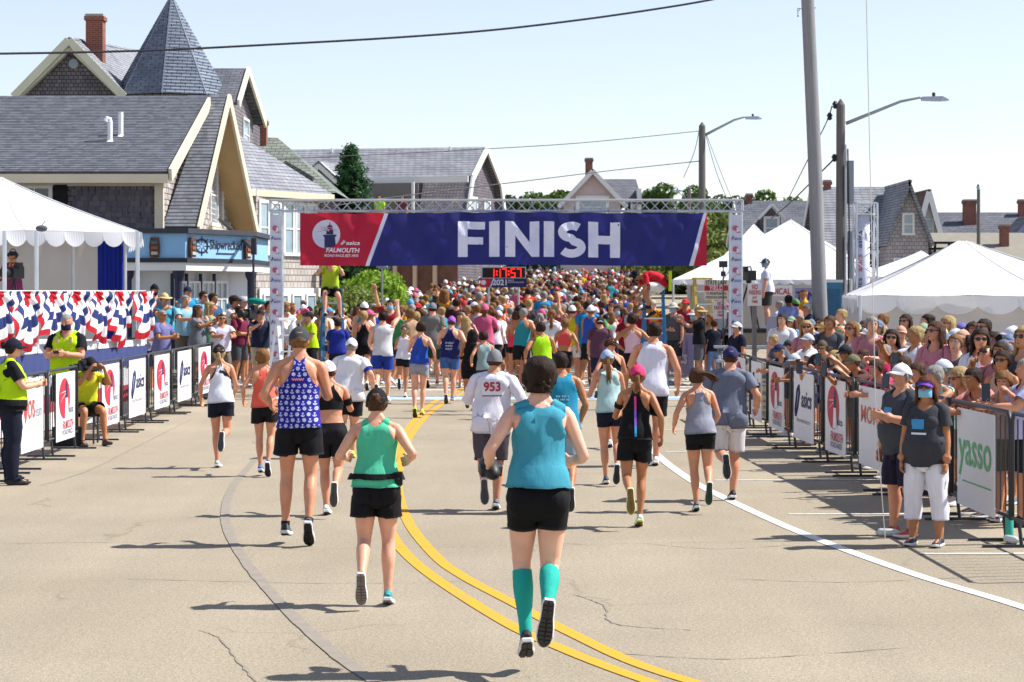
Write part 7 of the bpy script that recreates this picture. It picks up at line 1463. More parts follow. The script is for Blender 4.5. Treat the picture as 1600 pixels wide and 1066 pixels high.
mb = MB(); mb.box((-.012, -.18, 1.15), (.012, -.176, 1.34)); mb.box((-.045, -.18, 1.255), (.045, -.176, 1.285)); mb.add([(-.03 * math.cos(a), -.179, 1.27 + .035 * math.sin(a)) for a in [i * .5 for i in range(12)]], [tuple(range(12))]); mb.build('cross_print', plain('#cfe2ee'), ch['top'])
mid(894, 606, 476, 'runner in yellow singlet and white cap raising both arms', sex='m', hair=('short', 'brown'), hat=('cap', '#dcdce0'), top=('racer:.86', '#cfc21c'), bottom=('shorts:.6', '#dcdcdc'), pose=dict(L=dict(ua=(140, 26), fa=(165, 0), th=(8, 1), sh=(0, 0)), R=dict(ua=(140, 26), fa=(165, 0), th=(-8, 1), sh=(-24, 0), ft=10)), skin_='b')
mid(938, 622, 493, 'man in plum tee with backward dark cap', sex='m', hair=('short', 'dark'), hat=('cap', '#222226', '#c9c9cc'), top=('tee:.82', '#5a3848'), bottom=('shorts:.52', '#23243a'), pose=walk(-1), fat=.14, skin_='b')
mid(988, 640, 490, 'runner in pink and white halter top with neon neck tie', sex='f', hair=('full+bun', 'dark'), top=('halter:1.0', '#d8b4c4'), bottom=('tight:.75', '#1a1a1e'), pose=arms(HIP, HIP), skin_='c')
mid(772, 600, 486, 'woman with auburn ponytail in white tee behind the orange tank runner', sex='f', hair=('full+pony_long', 'auburn'), top=('tee', '#d6d0d8'), bottom=('shorts:.7', '#2a2a30'), pose=walk(1))
mid(758, 648, 518, 'runner in pale grey green tank with dark bun', sex='f', hair=('full+bun', 'dark'), top=('tank', '#8aa4a4'), bottom=('tight:.72', '#26262a'), pose=run('R', 40), skin_='b')
mid(862, 610, 484, 'runner in white tee with light brown braid', sex='f', hair=('full+pony_long', 'light'), top=('tee', '#d4d4da'), bottom=('shorts:.7', '#30303a'), pose=walk(-1))
mid(868, 592, 474, 'runner with light ponytail in tan top', sex='f', hair=('full+pony', 'blonde'), top=('tank', '#a98a70'), bottom=('shorts:.7', '#22222a'), pose=walk(1))
mid(644, 590, 474, 'man in yellow orange tee with grey cap at the left crowd edge', sex='m', hair=('short', 'grey'), hat=('cap', '#8a8d90'), top=('tee', '#c98a1c'), bottom=('shorts:.55', '#3a3a40'), pose=walk(1), yaw=20)
mid(850, 570, 455, 'broad man in turquoise blue tee with grey hair', sex='m', hair=('short', 'grey'), top=('tee', '#2f86b4'), bottom=('shorts:.55', '#2c2c34'), pose=walk(-1), fat=.16)
mid(825, 560, 450, 'broad man in bright red tee in front of the clock', sex='m', hair=('short', 'dark'), top=('tee', '#c23226'), bottom=('shorts:.55', '#2c2c34'), pose=walk(1), fat=.14)
mid(694, 580, 452, 'woman with light brown hair in mustard top', sex='f', hair=('full+long', 'light'), top=('tee', '#b87a20'), bottom=('shorts:.66', '#26262c'), pose=walk(1))
for px, gy, hy, lab, kw in ((610, 600, 468, 'volunteer in red tee and face mask cheering under the banner', dict(sex='m', hair=('short', 'black'), top=('tee', '#8f1c30'), bottom=('shorts:.55', '#3a3c40'), extra=(('mask', '#86b8d4'),), pose=arms(HANG, HIGH), yaw=170, face=True)),
        (965, 590, 478, 'medal volunteer in maroon tee with dark hair and mask', dict(sex='f', hair=('full+long', 'black'), top=('tee', '#8c1630'), bottom=('shorts:.6', '#26262a'), extra=(('mask', '#8fbcd8'),), pose=arms(FOLD, FOLD), yaw=165, face=True)),
        (980, 602, 488, 'medal volunteer in maroon tee with brown hair and mask', dict(sex='m', hair=('short', 'brown'), top=('tee', '#8c1630'), bottom=('shorts:.6', '#26262a'), extra=(('mask', '#8fbcd8'),), pose=arms(CLAP, CLAP), yaw=175, face=True)),
        (1003, 590, 476, 'volunteer in maroon tee with red and white cap', dict(sex='m', hair=('short', 'dark'), hat=('cap', '#c9c4c8'), top=('tee', '#7c1830'), bottom=('shorts:.6', '#26262a'), pose=arms(FOLD, FOLD), yaw=150)),
        (955, 585, 474, 'woman in hot pink top facing the camera', dict(sex='f', hair=('full+long', 'auburn'), top=('tee', '#c43a72'), bottom=('shorts:.6', '#2a2a30'), pose=arms(HANG, HANG), yaw=170, face=True)),
        (1020, 575, 468, 'volunteer in golden yellow tee near the right ladder', dict(sex='m', hair=('short', 'grey'), hat=('bucket', '#b0a488'), top=('tee', '#c98f14'), bottom=('shorts:.6', '#3a3a40'), pose=arms(HANG, CLAP), yaw=150)),
        (484, 605, 486, 'bicycle officer in neon yellow shirt and dark cap', dict(sex='m', hair=('short', 'dark'), hat=('cap', '#23252c'), top=('tee', '#b4d818'), bottom=('shorts:.55', '#16181e'), extra=(('shades', '#15161a'),), pose=arms(FOLD, HIP), yaw=120, fat=.1, face=True))):
    mid(px, gy, hy, lab, **kw)
# photographers on the ladders
SITP = dict(lean=18, bend=12, head=(0, -14), L=dict(UP, th=(72, 12), sh=(-8, 6), ft=0), R=dict(UP, th=(78, 4), sh=(12, 0), ft=0))
o, S, ch, sc = person(XA(516, 49.6), 49.6, 3.05, 'photographer in neon yellow shirt and black shorts sitting on the left ladder', sex='m', lod='mid', hair=('short', 'dark'), top=('tee', '#b0cc34'), bottom=('shorts:.6', BK), shoes=SHB, pose=SITP, yaw=185, base=ZA(498, 49.6), fixed=1.0)
o, S, ch, sc = person(XA(1032, 46.8), 46.8, 2.75, 'photographer in red shirt and white shorts crouching on the right ladder', sex='m', lod='mid', hair=('short', 'black'), hat=('cap', '#1a1c24'), top=('tee', '#b81f2e'), bottom=('shorts:.6', '#d8d2cc'), shoes=SHD, pose=dict(lean=36, bend=56, head=(0, -6), L=dict(ua=(12, 10), fa=(35, -8), th=(85, 10), sh=(-10, 4)), R=dict(ua=(18, 10), fa=(42, -8), th=(60, 4), sh=(-28, 0))), yaw=100, base=ZA(497, 46.8), fixed=.92, skin_='c')
mb = MB(); mb.box((-.03, -.1, 0), (.03, .1, .42)); tag(link('neon_bag', mb.mesh('neon_bag'), cloth('#c6e02a'), None, (XA(1047, 46.7), 46.7, ZA(455, 46.7))), 'neon yellow bag hanging beside the right ladder photographer', 'bag')
# officer, safety vest man, seated photographer
o, S, ch, sc = rn(18, 757, 527, 'police officer in neon vest and dark cap clapping at the left edge', sex='f', lod='hi', hair=('full+bun', 'dark'), hat=('cap', '#171c2c'), top=('tee:.88', '#14161c'), bottom=('pants', '#171b2c'), shoes=SHD, skin_='a', fat=.12, yaw=-72, face=True, extra=(('shades', '#121316'),), pose=arms(CLAP, CLAP, head=(0, -6)), more=(('vest:.98', '#b2d614'), ('belt:.93:1.0', '#101114')))
for z in (1.10,): MB().box((-.15, -.175, z), (.15, -.17, z + .05)).build('reflective_band', plain('#c9ccd0', .3), ch['vest:.98'])
MB().box((.165, -.05, .86), (.20, .05, 1.0)).build('holster', plain('#111214', .5), o)
o, S, ch, sc = person(XA(105, 31.2), 31.2, ZA(490, 31.2), 'man in neon safety vest and navy mask looking at his phone', sex='m', lod='hi', hair=('bald', 'grey'), top=('tee', '#14161c'), bottom=('shorts:.55', '#20222c'), skin_='b', fat=.12, yaw=172, face=True, extra=(('mask', '#1d2344'),), pose=arms(CLAP, CLAP, head=(0, -8)), more=(('vest:.9', '#b2dc18'),))
for s_ in (-1, 1): MB().box((s_ * .075, .125, 1.33), (s_ * .115, .147, 1.42)).build('reflective_patch', plain('#d8a890', .4), ch['vest:.9'])
held('phone', PHM, PHMAT, o, S, 'R', 'black phone in the hands of the safety vest man', 'phone', .12, (1.2, 0, 0))
o, S, ch, sc = person(XA(131, 30.7), 30.7, 1.0, 'photographer in yellow vest and black hat seated by the left barriers', sex='m', lod='hi', hair=('short', 'dark'), hat=('sunhat', '#1f1c1c'), top=('tee', '#c6cc28'), bottom=('shorts:.62', '#2a2a2e'), shoes=('#3a2a2a', '#4a4440', '#2a2a2a'), skin_='c', yaw=-150, base=0.0, fixed=.93, pose=dict(lean=14, bend=20, head=(0, -4), L=dict(ua=(70, 12), fa=(148, -26), th=(84, 8), sh=(4, 3)), R=dict(ua=(70, 12), fa=(148, -26), th=(84, 6), sh=(-4, 3))))
st = empty('folding_stool', (XA(129, 30.9), 30.9, 0)); tag(st, 'small black folding stool under the seated photographer', 'stool'); MB().box((-.2, -.18, .38), (.2, .18, .42)).build('seat', BLK, st)
for x in (-.18, .18):
    for y in (-.15, .15): MB().tube([(x, y, 0), (x, y, .38)], .014, 6).build('leg', BLK, st)
tvcam('photo camera raised to the face of the seated photographer', XA(126, 30.35), 30.35, 1.06, 2.7, .42)
mb = MB(); mb.box((-.2, -.14, 0), (.2, .14, .26)); mb.box((-.15, -.16, .08), (.15, -.14, .2)); tag(link('camera_bag', mb.mesh('camera_bag'), plain('#16181c', .8), None, (XA(107, 30.4), 30.4, .0)), 'black camera bag on the road beside the folding stool', 'bag')
# volunteers on the road at right
o, S, ch, sc = rn(1447, 853, 588, 'volunteer in charcoal tee, white capri trousers and purple visor', sex='f', lod='hi', hair=('full+long', 'auburn'), hat=('visor', '#6a44a0'), top=('tee:.84', '#3c3d43'), bottom=('capri:.27', '#dcdae2'), shoes=('#1b2233', '#d8d8d8', '#2a2a2c'), skin_='c', fat=.20, belly=.03, yaw=152, face=True, extra=(('shades', '#2a1830'), ('mask', '#7fbcd8')), pose=arms(HANG, HANG, head=(6, 0)))
tg = mat('print_sky', '#3f8fc4', .7, 0); fr = MB()
b_ = bmesh.new(); b_.from_mesh(ch['top'].data); bvt = BVHTree.FromBMesh(b_); b_.free()
def chest(parent, x0, x1, z0, z1, m, nm='print'):
    b = MB()
    for i in range(5):
        for j in range(5): x, z = x0 + (x1 - x0) * i / 4, z0 + (z1 - z0) * j / 4; h = bvt.ray_cast(Vector((x, 1.5, z)), Vector((0, -1, 0))); b.v.append((x, (h[0].y if h[0] else .15) + .006, z))
    b.f = [(i * 5 + j, i * 5 + j + 1, i * 5 + j + 6, i * 5 + j + 5) for i in range(4) for j in range(4)]; b.m = [0] * 16; return b.build(nm, m, parent, smooth=True)
chest(ch['top'], -.03, .10, 1.20, 1.30, tg, 'chest_print'); chest(ch['top'], -.06, .10, 1.145, 1.165, PWHITE, 'volunteer_lettering')
o, S, ch, sc = rn(1409, 838, 566, 'volunteer man in charcoal tee, dark shorts and white cap with lowered mask', sex='m', lod='hi', hair=('short', 'grey'), hat=('cap', '#d8d8dc'), top=('tee:.84', '#43464d'), bottom=('shorts:.52', '#2a2438'), shoes=('#b04a40', '#d8d0d0', '#4a4a4c'), skin_='b', fat=.16, belly=.07, yaw=118, face=True, pose=arms(dict(ua=(20, 14), fa=(104, -24)), HANG, head=(0, 0)))
b_ = bmesh.new(); b_.from_mesh(ch['top'].data); bvt = BVHTree.FromBMesh(b_); b_.free(); chest(ch['top'], -.05, .09, 1.20, 1.30, tg, 'chest_print')
p_, d_ = hand_point(o, S, 'L', .10); tag(MB().tube([(p_.x + .08, p_.y, .0), (p_.x, p_.y, p_.z), (p_.x - .02 * 4, p_.y, 4.6), (p_.x - .18, p_.y, 6.4)], .0042, 6).build('flag_pole', plain('#c9c6c0', .5)), 'thin tall white pole held by the male volunteer', 'pole')
mb = MB(); mb.lathe([(.03, 0), (.033, .02), (.033, .14), (.014, .18), (.014, .2)], 10); p2, _ = hand_point(o, S, 'R', .12); tag(link('water_bottle', mb.mesh('b', True), mat('clear_plastic', '#c6ccca', .15, .1, 5, spec=.6), None, p2 + Vector((0, -.03, -.1)), (.5, .6, 0)), 'small clear water bottle in the male volunteer\'s hand', 'bottle')
for px, py, rz, lab in ((1572, 848, .3, 'empty clear water bottle lying by the right barrier foot'), (1372, 838, 1.2, 'crumpled clear bottle lying behind the volunteers')): X, Y = GP(px, py); mb = MB(); mb.lathe([(.03, 0), (.035, .02), (.035, .15), (.014, .19), (.014, .21)], 10); tag(link('water_bottle', mb.mesh('b', True), mat('clear_plastic', '#b9d0cc'), None, (X, Y, .035), (math.pi / 2, 0, rz)), lab, 'bottle')
X, Y = GP(1577, 846); mb = MB(); mb.lathe([(.034, 0), (.036, .01), (.036, .2), (.024, .22), (.024, .26)], 14); tag(link('drink_bottle', mb.mesh('b', True), plain('#2fa08a', .4), None, (X, Y, 0)), 'teal drinking bottle standing by the right barrier', 'bottle')
# ---- spectators behind the right barriers
def solve_y(px, off):
    Y = 25.0
    for _ in range(30): Y = F * (rbx(Y) + off) / (px - CX)
    return Y
TSH = {}
def spec(px, hy, off, label, side=1, yaw=140, lean=0, **k):
    Y = solve_y(px, off) if side > 0 else off; X = XA(px, Y); z = ZA(hy, Y); k.setdefault('lod', 'mid'); k.setdefault('group', 'spectators behind the barriers'); k.setdefault('face', True)
    p = k.get('pose') or arms(LEANA, LEANA); k.pop('pose', None); h = z
    if side > 0 and h < 1.45 and not p.get('bend'): p = dict(p, bend=26, lean=12, head=(p.get('head', (0, 0))[0], 14))
    base = max(0, z - 1.84) if side > 0 else max(.12, z - 1.80); return person(X, Y, z, label, yaw=yaw, pose=p, base=base, **k)
SPR = [  # px, head y, distance behind the barrier, label, sex, hair, hat, top, bottom, pose, extra, skin, yaw
    (1237, 536, .35, 'woman with sunglasses and navy cap leaning on the far right barrier', 'f', ('full', 'blonde'), ('cap', '#2a3050'), ('tee', '#2c2e3a'), 'lean', 'S', 'b', 135),
    (1229, 522, .9, 'fair haired man behind the navy cap woman', 'm', ('short', 'blonde'), None, ('tee', '#5a6478'), 'stand', '', 'b', 120),
    (1263, 520, .7, 'man in white tee with navy and grey cap', 'm', ('short', 'grey'), ('cap', '#b9bcc4'), ('tee', '#dadada'), 'lean', '', 'b', 125),
    (1262, 551, .30, 'woman in grey cap and dark glasses leaning low on the barrier', 'f', ('full', 'brown'), ('cap', '#c4c8cc'), ('tank', '#4a4c58'), 'lean', 'S', 'c', 130),
    (1288, 502, 1.5, 'bearded man in tan cap with magenta mirrored sunglasses', 'm', ('short', 'brown'), ('cap', '#b79a5c'), ('tee', '#1f2026'), 'stand', 'M', 'b', 115),
    (1294, 530, .9, 'man in brown cap and dark sunglasses looking at the camera', 'm', ('short', 'dark'), ('cap', '#5a4c3c'), ('tee', '#2a2c34'), 'stand', 'S', 'b', 165),
    (1298, 553, .35, 'girl with long brown hair and lilac tee holding a phone', 'f', ('full+long', 'brown'), None, ('tee', '#9a9cc0'), 'phone', 'P', 'b', 145),
    (1314, 508, 1.6, 'bald man with green mirrored glasses and blue mask', 'm', None, None, ('tee', '#55585f'), 'stand', 'GK', 'b', 135),
    (1323, 547, .6, 'woman with blonde hair and sunglasses in navy top', 'f', ('full+long', 'blonde'), None, ('tee', '#1a1c2a'), 'stand', 'S', 'b', 140),
    (1342, 524, 1.2, 'man in maroon cap looking down the road', 'm', ('short', 'dark'), ('cap', '#5a4450'), ('tee', '#6a6470'), 'stand', '', 'c', 120),
    (1345, 537, .7, 'man in black cap filming with his phone', 'm', ('short', 'dark'), ('cap', '#26282c'), ('tee', '#33343a'), 'phone', 'P', 'c', 130),
    (1356, 511, 1.7, 'bearded man in white cap and maroon tee', 'm', ('short', 'dark'), ('cap', '#dcdcdc'), ('tee', '#7c2436'), 'stand', 'B', 'c', 120),
    (1360, 552, .35, 'person in olive camouflage cap leaning with a phone', 'm', ('short', 'brown'), ('cap', '#6f6a50'), ('tee', '#5a3a34'), 'phone', 'P', 'c', 125),
    (1384, 519, 1.8, 'man in grey cap and sunglasses against the tent wall', 'm', ('short', 'dark'), ('cap', '#8f938c'), ('tee', '#3a3c44'), 'stand', 'S', 'b', 150),
    (1382, 538, .7, 'grey haired man in pink polo shirt', 'm', ('short', 'grey'), None, ('tee', '#c02c5c'), 'lean', '', 'b', 140),
    (1404, 535, 1.3, 'woman with blonde bun in dark top', 'f', ('full+bun', 'blonde'), None, ('tank', '#34303a'), 'stand', '', 'b', 170),
    (1395, 560, .30, 'person in magenta tee leaning behind the volunteers', 'f', ('full', 'brown'), None, ('tee', '#b03a68'), 'lean', '', 'b', 130),
    (1428, 530, 1.1, 'pink faced man in pale cap pointing with his arm', 'm', ('short', 'grey'), ('cap', '#c8bcb4'), ('tee', '#a9a4a8'), 'point', '', 'e', 120),
    (1455, 515, 1.5, 'young man with short dark hair looking down the course', 'm', ('short', 'dark'), None, ('tee', '#d8d4d0'), 'stand', '', 'b', 110),
    (1470, 508, 2.2, 'man in cream cap with tinted glasses', 'm', ('short', 'brown'), ('cap', '#c9c08c'), ('tee', '#dcdcdc'), 'stand', 'S', 'b', 115),
    (1452, 512, 2.6, 'man in white cap at the back by the tent', 'm', ('short', 'grey'), ('cap', '#d4d6e0'), ('tee', '#8a90a4'), 'stand', '', 'b', 120),
    (1494, 512, 1.8, 'man in white cap with blue mirrored sunglasses', 'm', ('short', 'grey'), ('cap', '#c4ccd8'), ('tee', '#c9ccd8'), 'stand', 'U', 'b', 115),
    (1503, 503, 2.6, 'person in purple and white cap at the back', 'm', ('short', 'brown'), ('cap', '#6a64a8'), ('tee', '#a09a98'), 'stand', '', 'b', 130),
    (1521, 501, 2.3, 'man in navy cap at the back beside the sunglasses man', 'm', ('short', 'dark'), ('cap', '#23263a'), ('tee', '#8b8f9c'), 'stand', '', 'b', 110),
    (1538, 498, 2.2, 'dark haired man in black wraparound sunglasses at the back', 'm', ('short', 'dark'), None, ('tee', '#9c98a0'), 'stand', 'S', 'b', 140),
    (1525, 529, 1.2, 'woman with dark hair and sunglasses on her head', 'f', ('full+long', 'dark'), None, ('tee', '#b4b0b4'), 'stand', '', 'b', 150),
    (1541, 541, .9, 'woman with short brown hair smiling at the runners', 'f', ('curly', 'brown'), None, ('tank', '#d4cfcc'), 'lean', '', 'b', 150),
    (1553, 518, 1.7, 'dark haired person with blue mirrored sunglasses', 'f', ('full', 'dark'), None, ('tee', '#6a6a74'), 'stand', 'U', 'c', 135),
    (1569, 529, 1.3, 'person in mottled grey cap looking away', 'm', ('short', 'grey'), ('cap', '#6c6e76'), ('tee', '#c9c9cc'), 'stand', '', 'b', 60),
    (1583, 508, 1.9, 'man in white cap with teal shirt at the right edge', 'm', ('short', 'black'), ('cap', '#d8d8e0'), ('tee', '#1f6a78'), 'stand', '', 'd', 110),
    (1566, 548, .8, 'woman in round red sunglasses with hair tied back', 'f', ('full+bun', 'dark'), None, ('tank', '#b88a7a'), 'stand', 'S', 'c', 160),
    (1478, 575, .60, 'person in pale yellow top filming with raised phone', 'f', ('full', 'dark'), None, ('tank', '#c4b868'), 'high', 'P', 'c', 130),
    (1512, 560, .55, 'woman in white cap and slate tee with arms on the barrier', 'f', ('full', 'grey'), ('cap', '#d6d8e2'), ('tee', '#5a6078'), 'lean', '', 'b', 100),
    (1553, 573, .35, 'boy in salmon pink tee leaning on the barrier', 'm', ('short', 'dark'), None, ('tee', '#c4807c'), 'lean', '', 'c', 130),
    (1580, 577, .45, 'girl with light brown hair holding a pale phone at the right edge', 'f', ('full', 'light'), None, ('tank', '#a08a8c'), 'phone', 'P', 'b', 165),
    (1604, 560, .5, 'person in pale lilac tee cut by the right edge', 'm', ('short', 'grey'), None, ('tee', '#a9a9cc'), 'lean', '', 'b', 110),
    (1600, 520, 1.4, 'person in pink cap and navy shirt cut by the right edge', 'm', ('short', 'dark'), ('cap', '#c48a8a'), ('tee', '#26307c'), 'stand', '', 'c', 120),
    (1418, 548, .9, 'woman with long light hair behind the volunteers', 'f', ('full+long', 'light'), None, ('tank', '#8a6a50'), 'stand', '', 'b', 150),
    (1310, 540, 1.1, 'young woman with dark hair behind the lilac tee girl', 'f', ('full', 'dark'), None, ('tee', '#3a3a48'), 'stand', '', 'b', 140),
    (1462, 566, .35, 'woman in white tee with brown ponytail filming beside the volunteers', 'f', ('full+pony', 'brown'), None, ('tee', '#d6d4d8'), 'phone', 'P', 'b', 130),
    (1492, 570, .30, 'grey haired woman in mint top leaning left of the green lettered board', 'f', ('bob', 'grey'), None, ('tank', '#9cc0b0'), 'lean', '', 'b', 125),
    (1532, 572, .30, 'blonde woman in peach top with arms over the barrier', 'f', ('full+long', 'blonde'), None, ('tank', '#d0a48c'), 'lean', 'S', 'b', 125),
    (1440, 556, .55, 'tall man in pale blue tee clapping behind the volunteers', 'm', ('short', 'brown'), None, ('tee', '#9ab4d0'), 'clap', '', 'b', 130),
    (1250, 530, 1.3, 'man in dark cap and grey tee at the far end of the right crowd', 'm', ('short', 'dark'), ('cap', '#3a3c44'), ('tee', '#4a4c54'), 'stand', '', 'b', 120),
    (1371, 545, 1.0, 'man in purple tee behind the camouflage cap', 'm', ('short', 'brown'), None, ('tee', '#4a3a5c'), 'stand', '', 'b', 130)]
PS = {'clap': lambda: arms(CLAP, CLAP), 'lean': lambda: arms(LEANA, LEANA), 'stand': lambda: arms(HANG, FOLD), 'phone': lambda: arms(UP, dict(UP, fa=(120, -30))), 'point': lambda: arms(HANG, POINT), 'high': lambda: arms(dict(ua=(105, 14), fa=(130, 0)), dict(ua=(110, 10), fa=(135, -6)))}
HAIRN = ['dark', 'brown', 'grey', 'blonde', 'light']; BOT = ['#2a2c38', '#4a4a50', '#b9b0a0', '#26304c', '#6a6458', '#1d1e24']; PHONES = ['#1a1b20', '#26262c', '#cfc2b8', '#202028']
def extras(e): return tuple({'S': ('shades', '#131418'), 'M': ('shades', '#b01a9a'), 'G': ('shades', '#12a23a'), 'U': ('shades', '#1a62c4'), 'K': ('mask', '#8fc0d8'), 'B': ('beard', 'dark')}[c] for c in e if c != 'P')
for i, (px, hy, off, lab, sx, hr, ht, tp, ps, ex, sk, yw) in enumerate(SPR):
    o, S, ch, sc = spec(px, hy, off, lab, sex=sx, hair=hr, hat=ht, top=tp, bottom=('shorts:.56' if i % 3 else 'shorts:.68', BOT[i % 6]), pose=PS[ps](), extra=extras(ex), skin_=sk, yaw=yw - 14, fat=(.02, .1, .16)[i % 3], shoes=(SHW, SHB, SHG, SHD)[i % 4])
    if 'P' in ex: held('phone', PHM, [plain(PHONES[i % 4], .3), PHMAT[1]], o, S, 'R', 'phone of the ' + lab.split(' holding')[0].split(' filming')[0].split(' leaning')[0], 'phone', .13, (0.15, 0, math.radians(yw) + .2), .04)
RF = random.Random(21); nf = 0; FT = {'white': '#d2d2d8', 'grey': '#8a8c92', 'slate': '#6a7890', 'rose': '#b4747c', 'blue': '#6a94c0', 'sage': '#8aa088', 'charcoal': '#4a4c52', 'lilac': '#a39cc0', 'peach': '#c49a84'}
for i in range(34):      # the rest of the packed right-hand crowd
    px = 1225 + i * 11.3 + RF.uniform(-4, 4); off = (1.0, 1.7, 2.3)[i % 3] + RF.uniform(-.15, .15); Y = solve_y(px, off); hgt = RF.uniform(1.58, 1.78); fx = 'mf'[i % 2]; c = list(FT)[i * 4 % 9]; cap = i % 3 == 1; cn = list(FT)[i * 5 % 9]; hh = HAIRN[i % 5] if fx == 'm' or i % 5 != 2 else 'dark'; row = ('second', 'third', 'back')[i % 3]
    near = ['the far barrier end', 'the thick pole', 'the tent corner', 'the volunteers', 'the tent wall', 'the right edge'][min(5, int((px - 1220) / 65))]
    person(XA(px, Y), Y, hgt, '%s row spectator in %s tee with %s near %s' % (row, c, (cn + ' cap') if cap else hh + ' hair', near), sex=fx, lod='mid', hair=(('short' if fx == 'm' else 'full+long'), hh), hat=('cap', FT[cn]) if cap else None, top=('tee', FT[c]), bottom=('shorts:.56', BOT[i % 6]), pose=[arms(HANG, HANG, head=(RF.uniform(-25, 25), 0)), arms(FOLD, FOLD, head=(RF.uniform(-25, 25), 4)), arms(HANG, UP), arms(HANG, CLAP, head=(10, 0))][i % 4], extra=(('shades', '#131418'),) if i % 2 else (), skin_='abcb'[i % 4], yaw=RF.uniform(105, 165), fat=RF.uniform(0, .15), face=True, group='spectators behind the barriers')
# ---- spectators and crew behind the left barriers (distance given)
mb = MB(); mb.box((-9.6, 48.3, .12), (-6.9, 50.4, .34)); tag(mb.build('porch_step', mat('concrete', '#a9a49a')), kind='structure')
SPL = [
    (241, 443, 49.3, 'bearded man in black cap and charcoal tee by the shop column', 'm', ('short', 'dark'), ('cap', '#17181c'), ('tee', '#3a3c44'), 'stand', 'B', 'b', -150),
    (257, 457, 48.0, 'woman in straw sun hat and turquoise tee', 'f', ('full', 'brown'), ('sunhat', '#c9b078'), ('tee', '#3f9fbc'), 'phone', 'S', 'b', -150),
    (253, 484, 42.2, 'man in slate purple tee clapping at the barrier', 'm', ('bald', 'grey'), None, ('tee', '#6a6a98'), 'clap', 'S', 'c', -120),
    (228, 486, 43.5, 'person in grey tee behind the clapping man', 'm', ('short', 'brown'), None, ('tee', '#8a8ca4'), 'stand', '', 'b', -140),
    (289, 461, 47.6, 'grey haired man in light blue tee right of the column', 'm', ('short', 'grey'), None, ('tee', '#8cbcd0'), 'lean', '', 'b', -140),
    (293, 446, 49.4, 'man in navy cap and blue tee on the porch', 'm', ('short', 'brown'), ('cap', '#232c4c'), ('tee', '#2f86b0'), 'stand', '', 'b', -150),
    (318, 455, 48.2, 'dark haired man in sky blue tee and sunglasses', 'm', ('short', 'dark'), None, ('tee', '#6aaccc'), 'stand', 'S', 'b', -130),
    (333, 458, 47.6, 'dark haired man in navy blue tee behind the blonde woman', 'm', ('short', 'dark'), None, ('tee', '#2c5276'), 'stand', '', 'c', -120),
    (309, 477, 45.4, 'woman with long brown hair filming with a green phone', 'f', ('full+long', 'brown'), None, ('tee', '#6c7078'), 'phone', 'P', 'c', -110),
    (328, 472, 46.0, 'woman with long blonde hair in striped green top', 'f', ('full+long', 'blonde'), None, ('tank', '#5a8a6c'), 'clap', '', 'b', -110),
    (346, 490, 43.8, 'man in white tee and sunglasses leaning on the left barrier', 'm', ('bald', 'dark'), None, ('tee', '#cdc8dc'), 'lean', 'S', 'c', -160),
    (366, 462, 46.8, 'person in black visor and white tee shading the eyes', 'f', ('full', 'dark'), ('visor', '#1c1c20'), ('tee', '#d4cfcc'), 'phone', '', 'c', -120),
    (379, 462, 47.6, 'man in pale grey cap behind the TV camera', 'm', ('short', 'grey'), ('cap', '#a9a9ac'), ('tee', '#6a5a60'), 'stand', '', 'b', -120),
    (374, 478, 46.6, 'person in maroon tee behind the TV cameraman', 'm', ('short', 'dark'), None, ('tee', '#6c1f3c'), 'stand', '', 'c', -120),
    (407, 482, 45.4, 'TV cameraman in navy polo and khaki shorts by the left gate post', 'm', ('short', 'light'), ('cap', '#2a2a30'), ('tee', '#1c2138'), 'phone', '', 'b', -160),
    (420, 470, 48.4, 'spectator in grey tee between the camera and gate post', 'm', ('short', 'dark'), None, ('tee', '#8c8c94'), 'stand', '', 'b', -130)]
PS['clap'] = lambda: arms(CLAP, CLAP)
for i, (px, hy, Y, lab, sx, hr, ht, tp, ps, ex, sk, yw) in enumerate(SPL):
    o, S, ch, sc = spec(px, hy, Y, lab, side=-1, sex=sx, hair=hr, hat=ht, top=tp, bottom=('shorts:.56', '#a8987a' if 'khaki' in lab else BOT[i % 6]), pose=PS[ps](), extra=extras(ex), skin_=sk, yaw=yw, fat=(.02, .1, .06)[i % 3])
    if 'P' in ex: held('phone', PHM, [plain('#4a8a6c', .3), PHMAT[1]], o, S, 'R', 'green phone held by the brown haired woman', 'phone', .13, (0.15, 0, math.radians(yw)), .04)
mb = MB(); mb._ell((0, 0, 0), (.20, .10, .07), 16, 10); tag(link('boom_cover', mb.mesh('b', True), cloth('#0f7a72'), None, (XA(401, 47), 47, ZA(471, 47)), (0, .12, 0)), 'teal covered microphone boom above the TV cameraman', 'microphone')
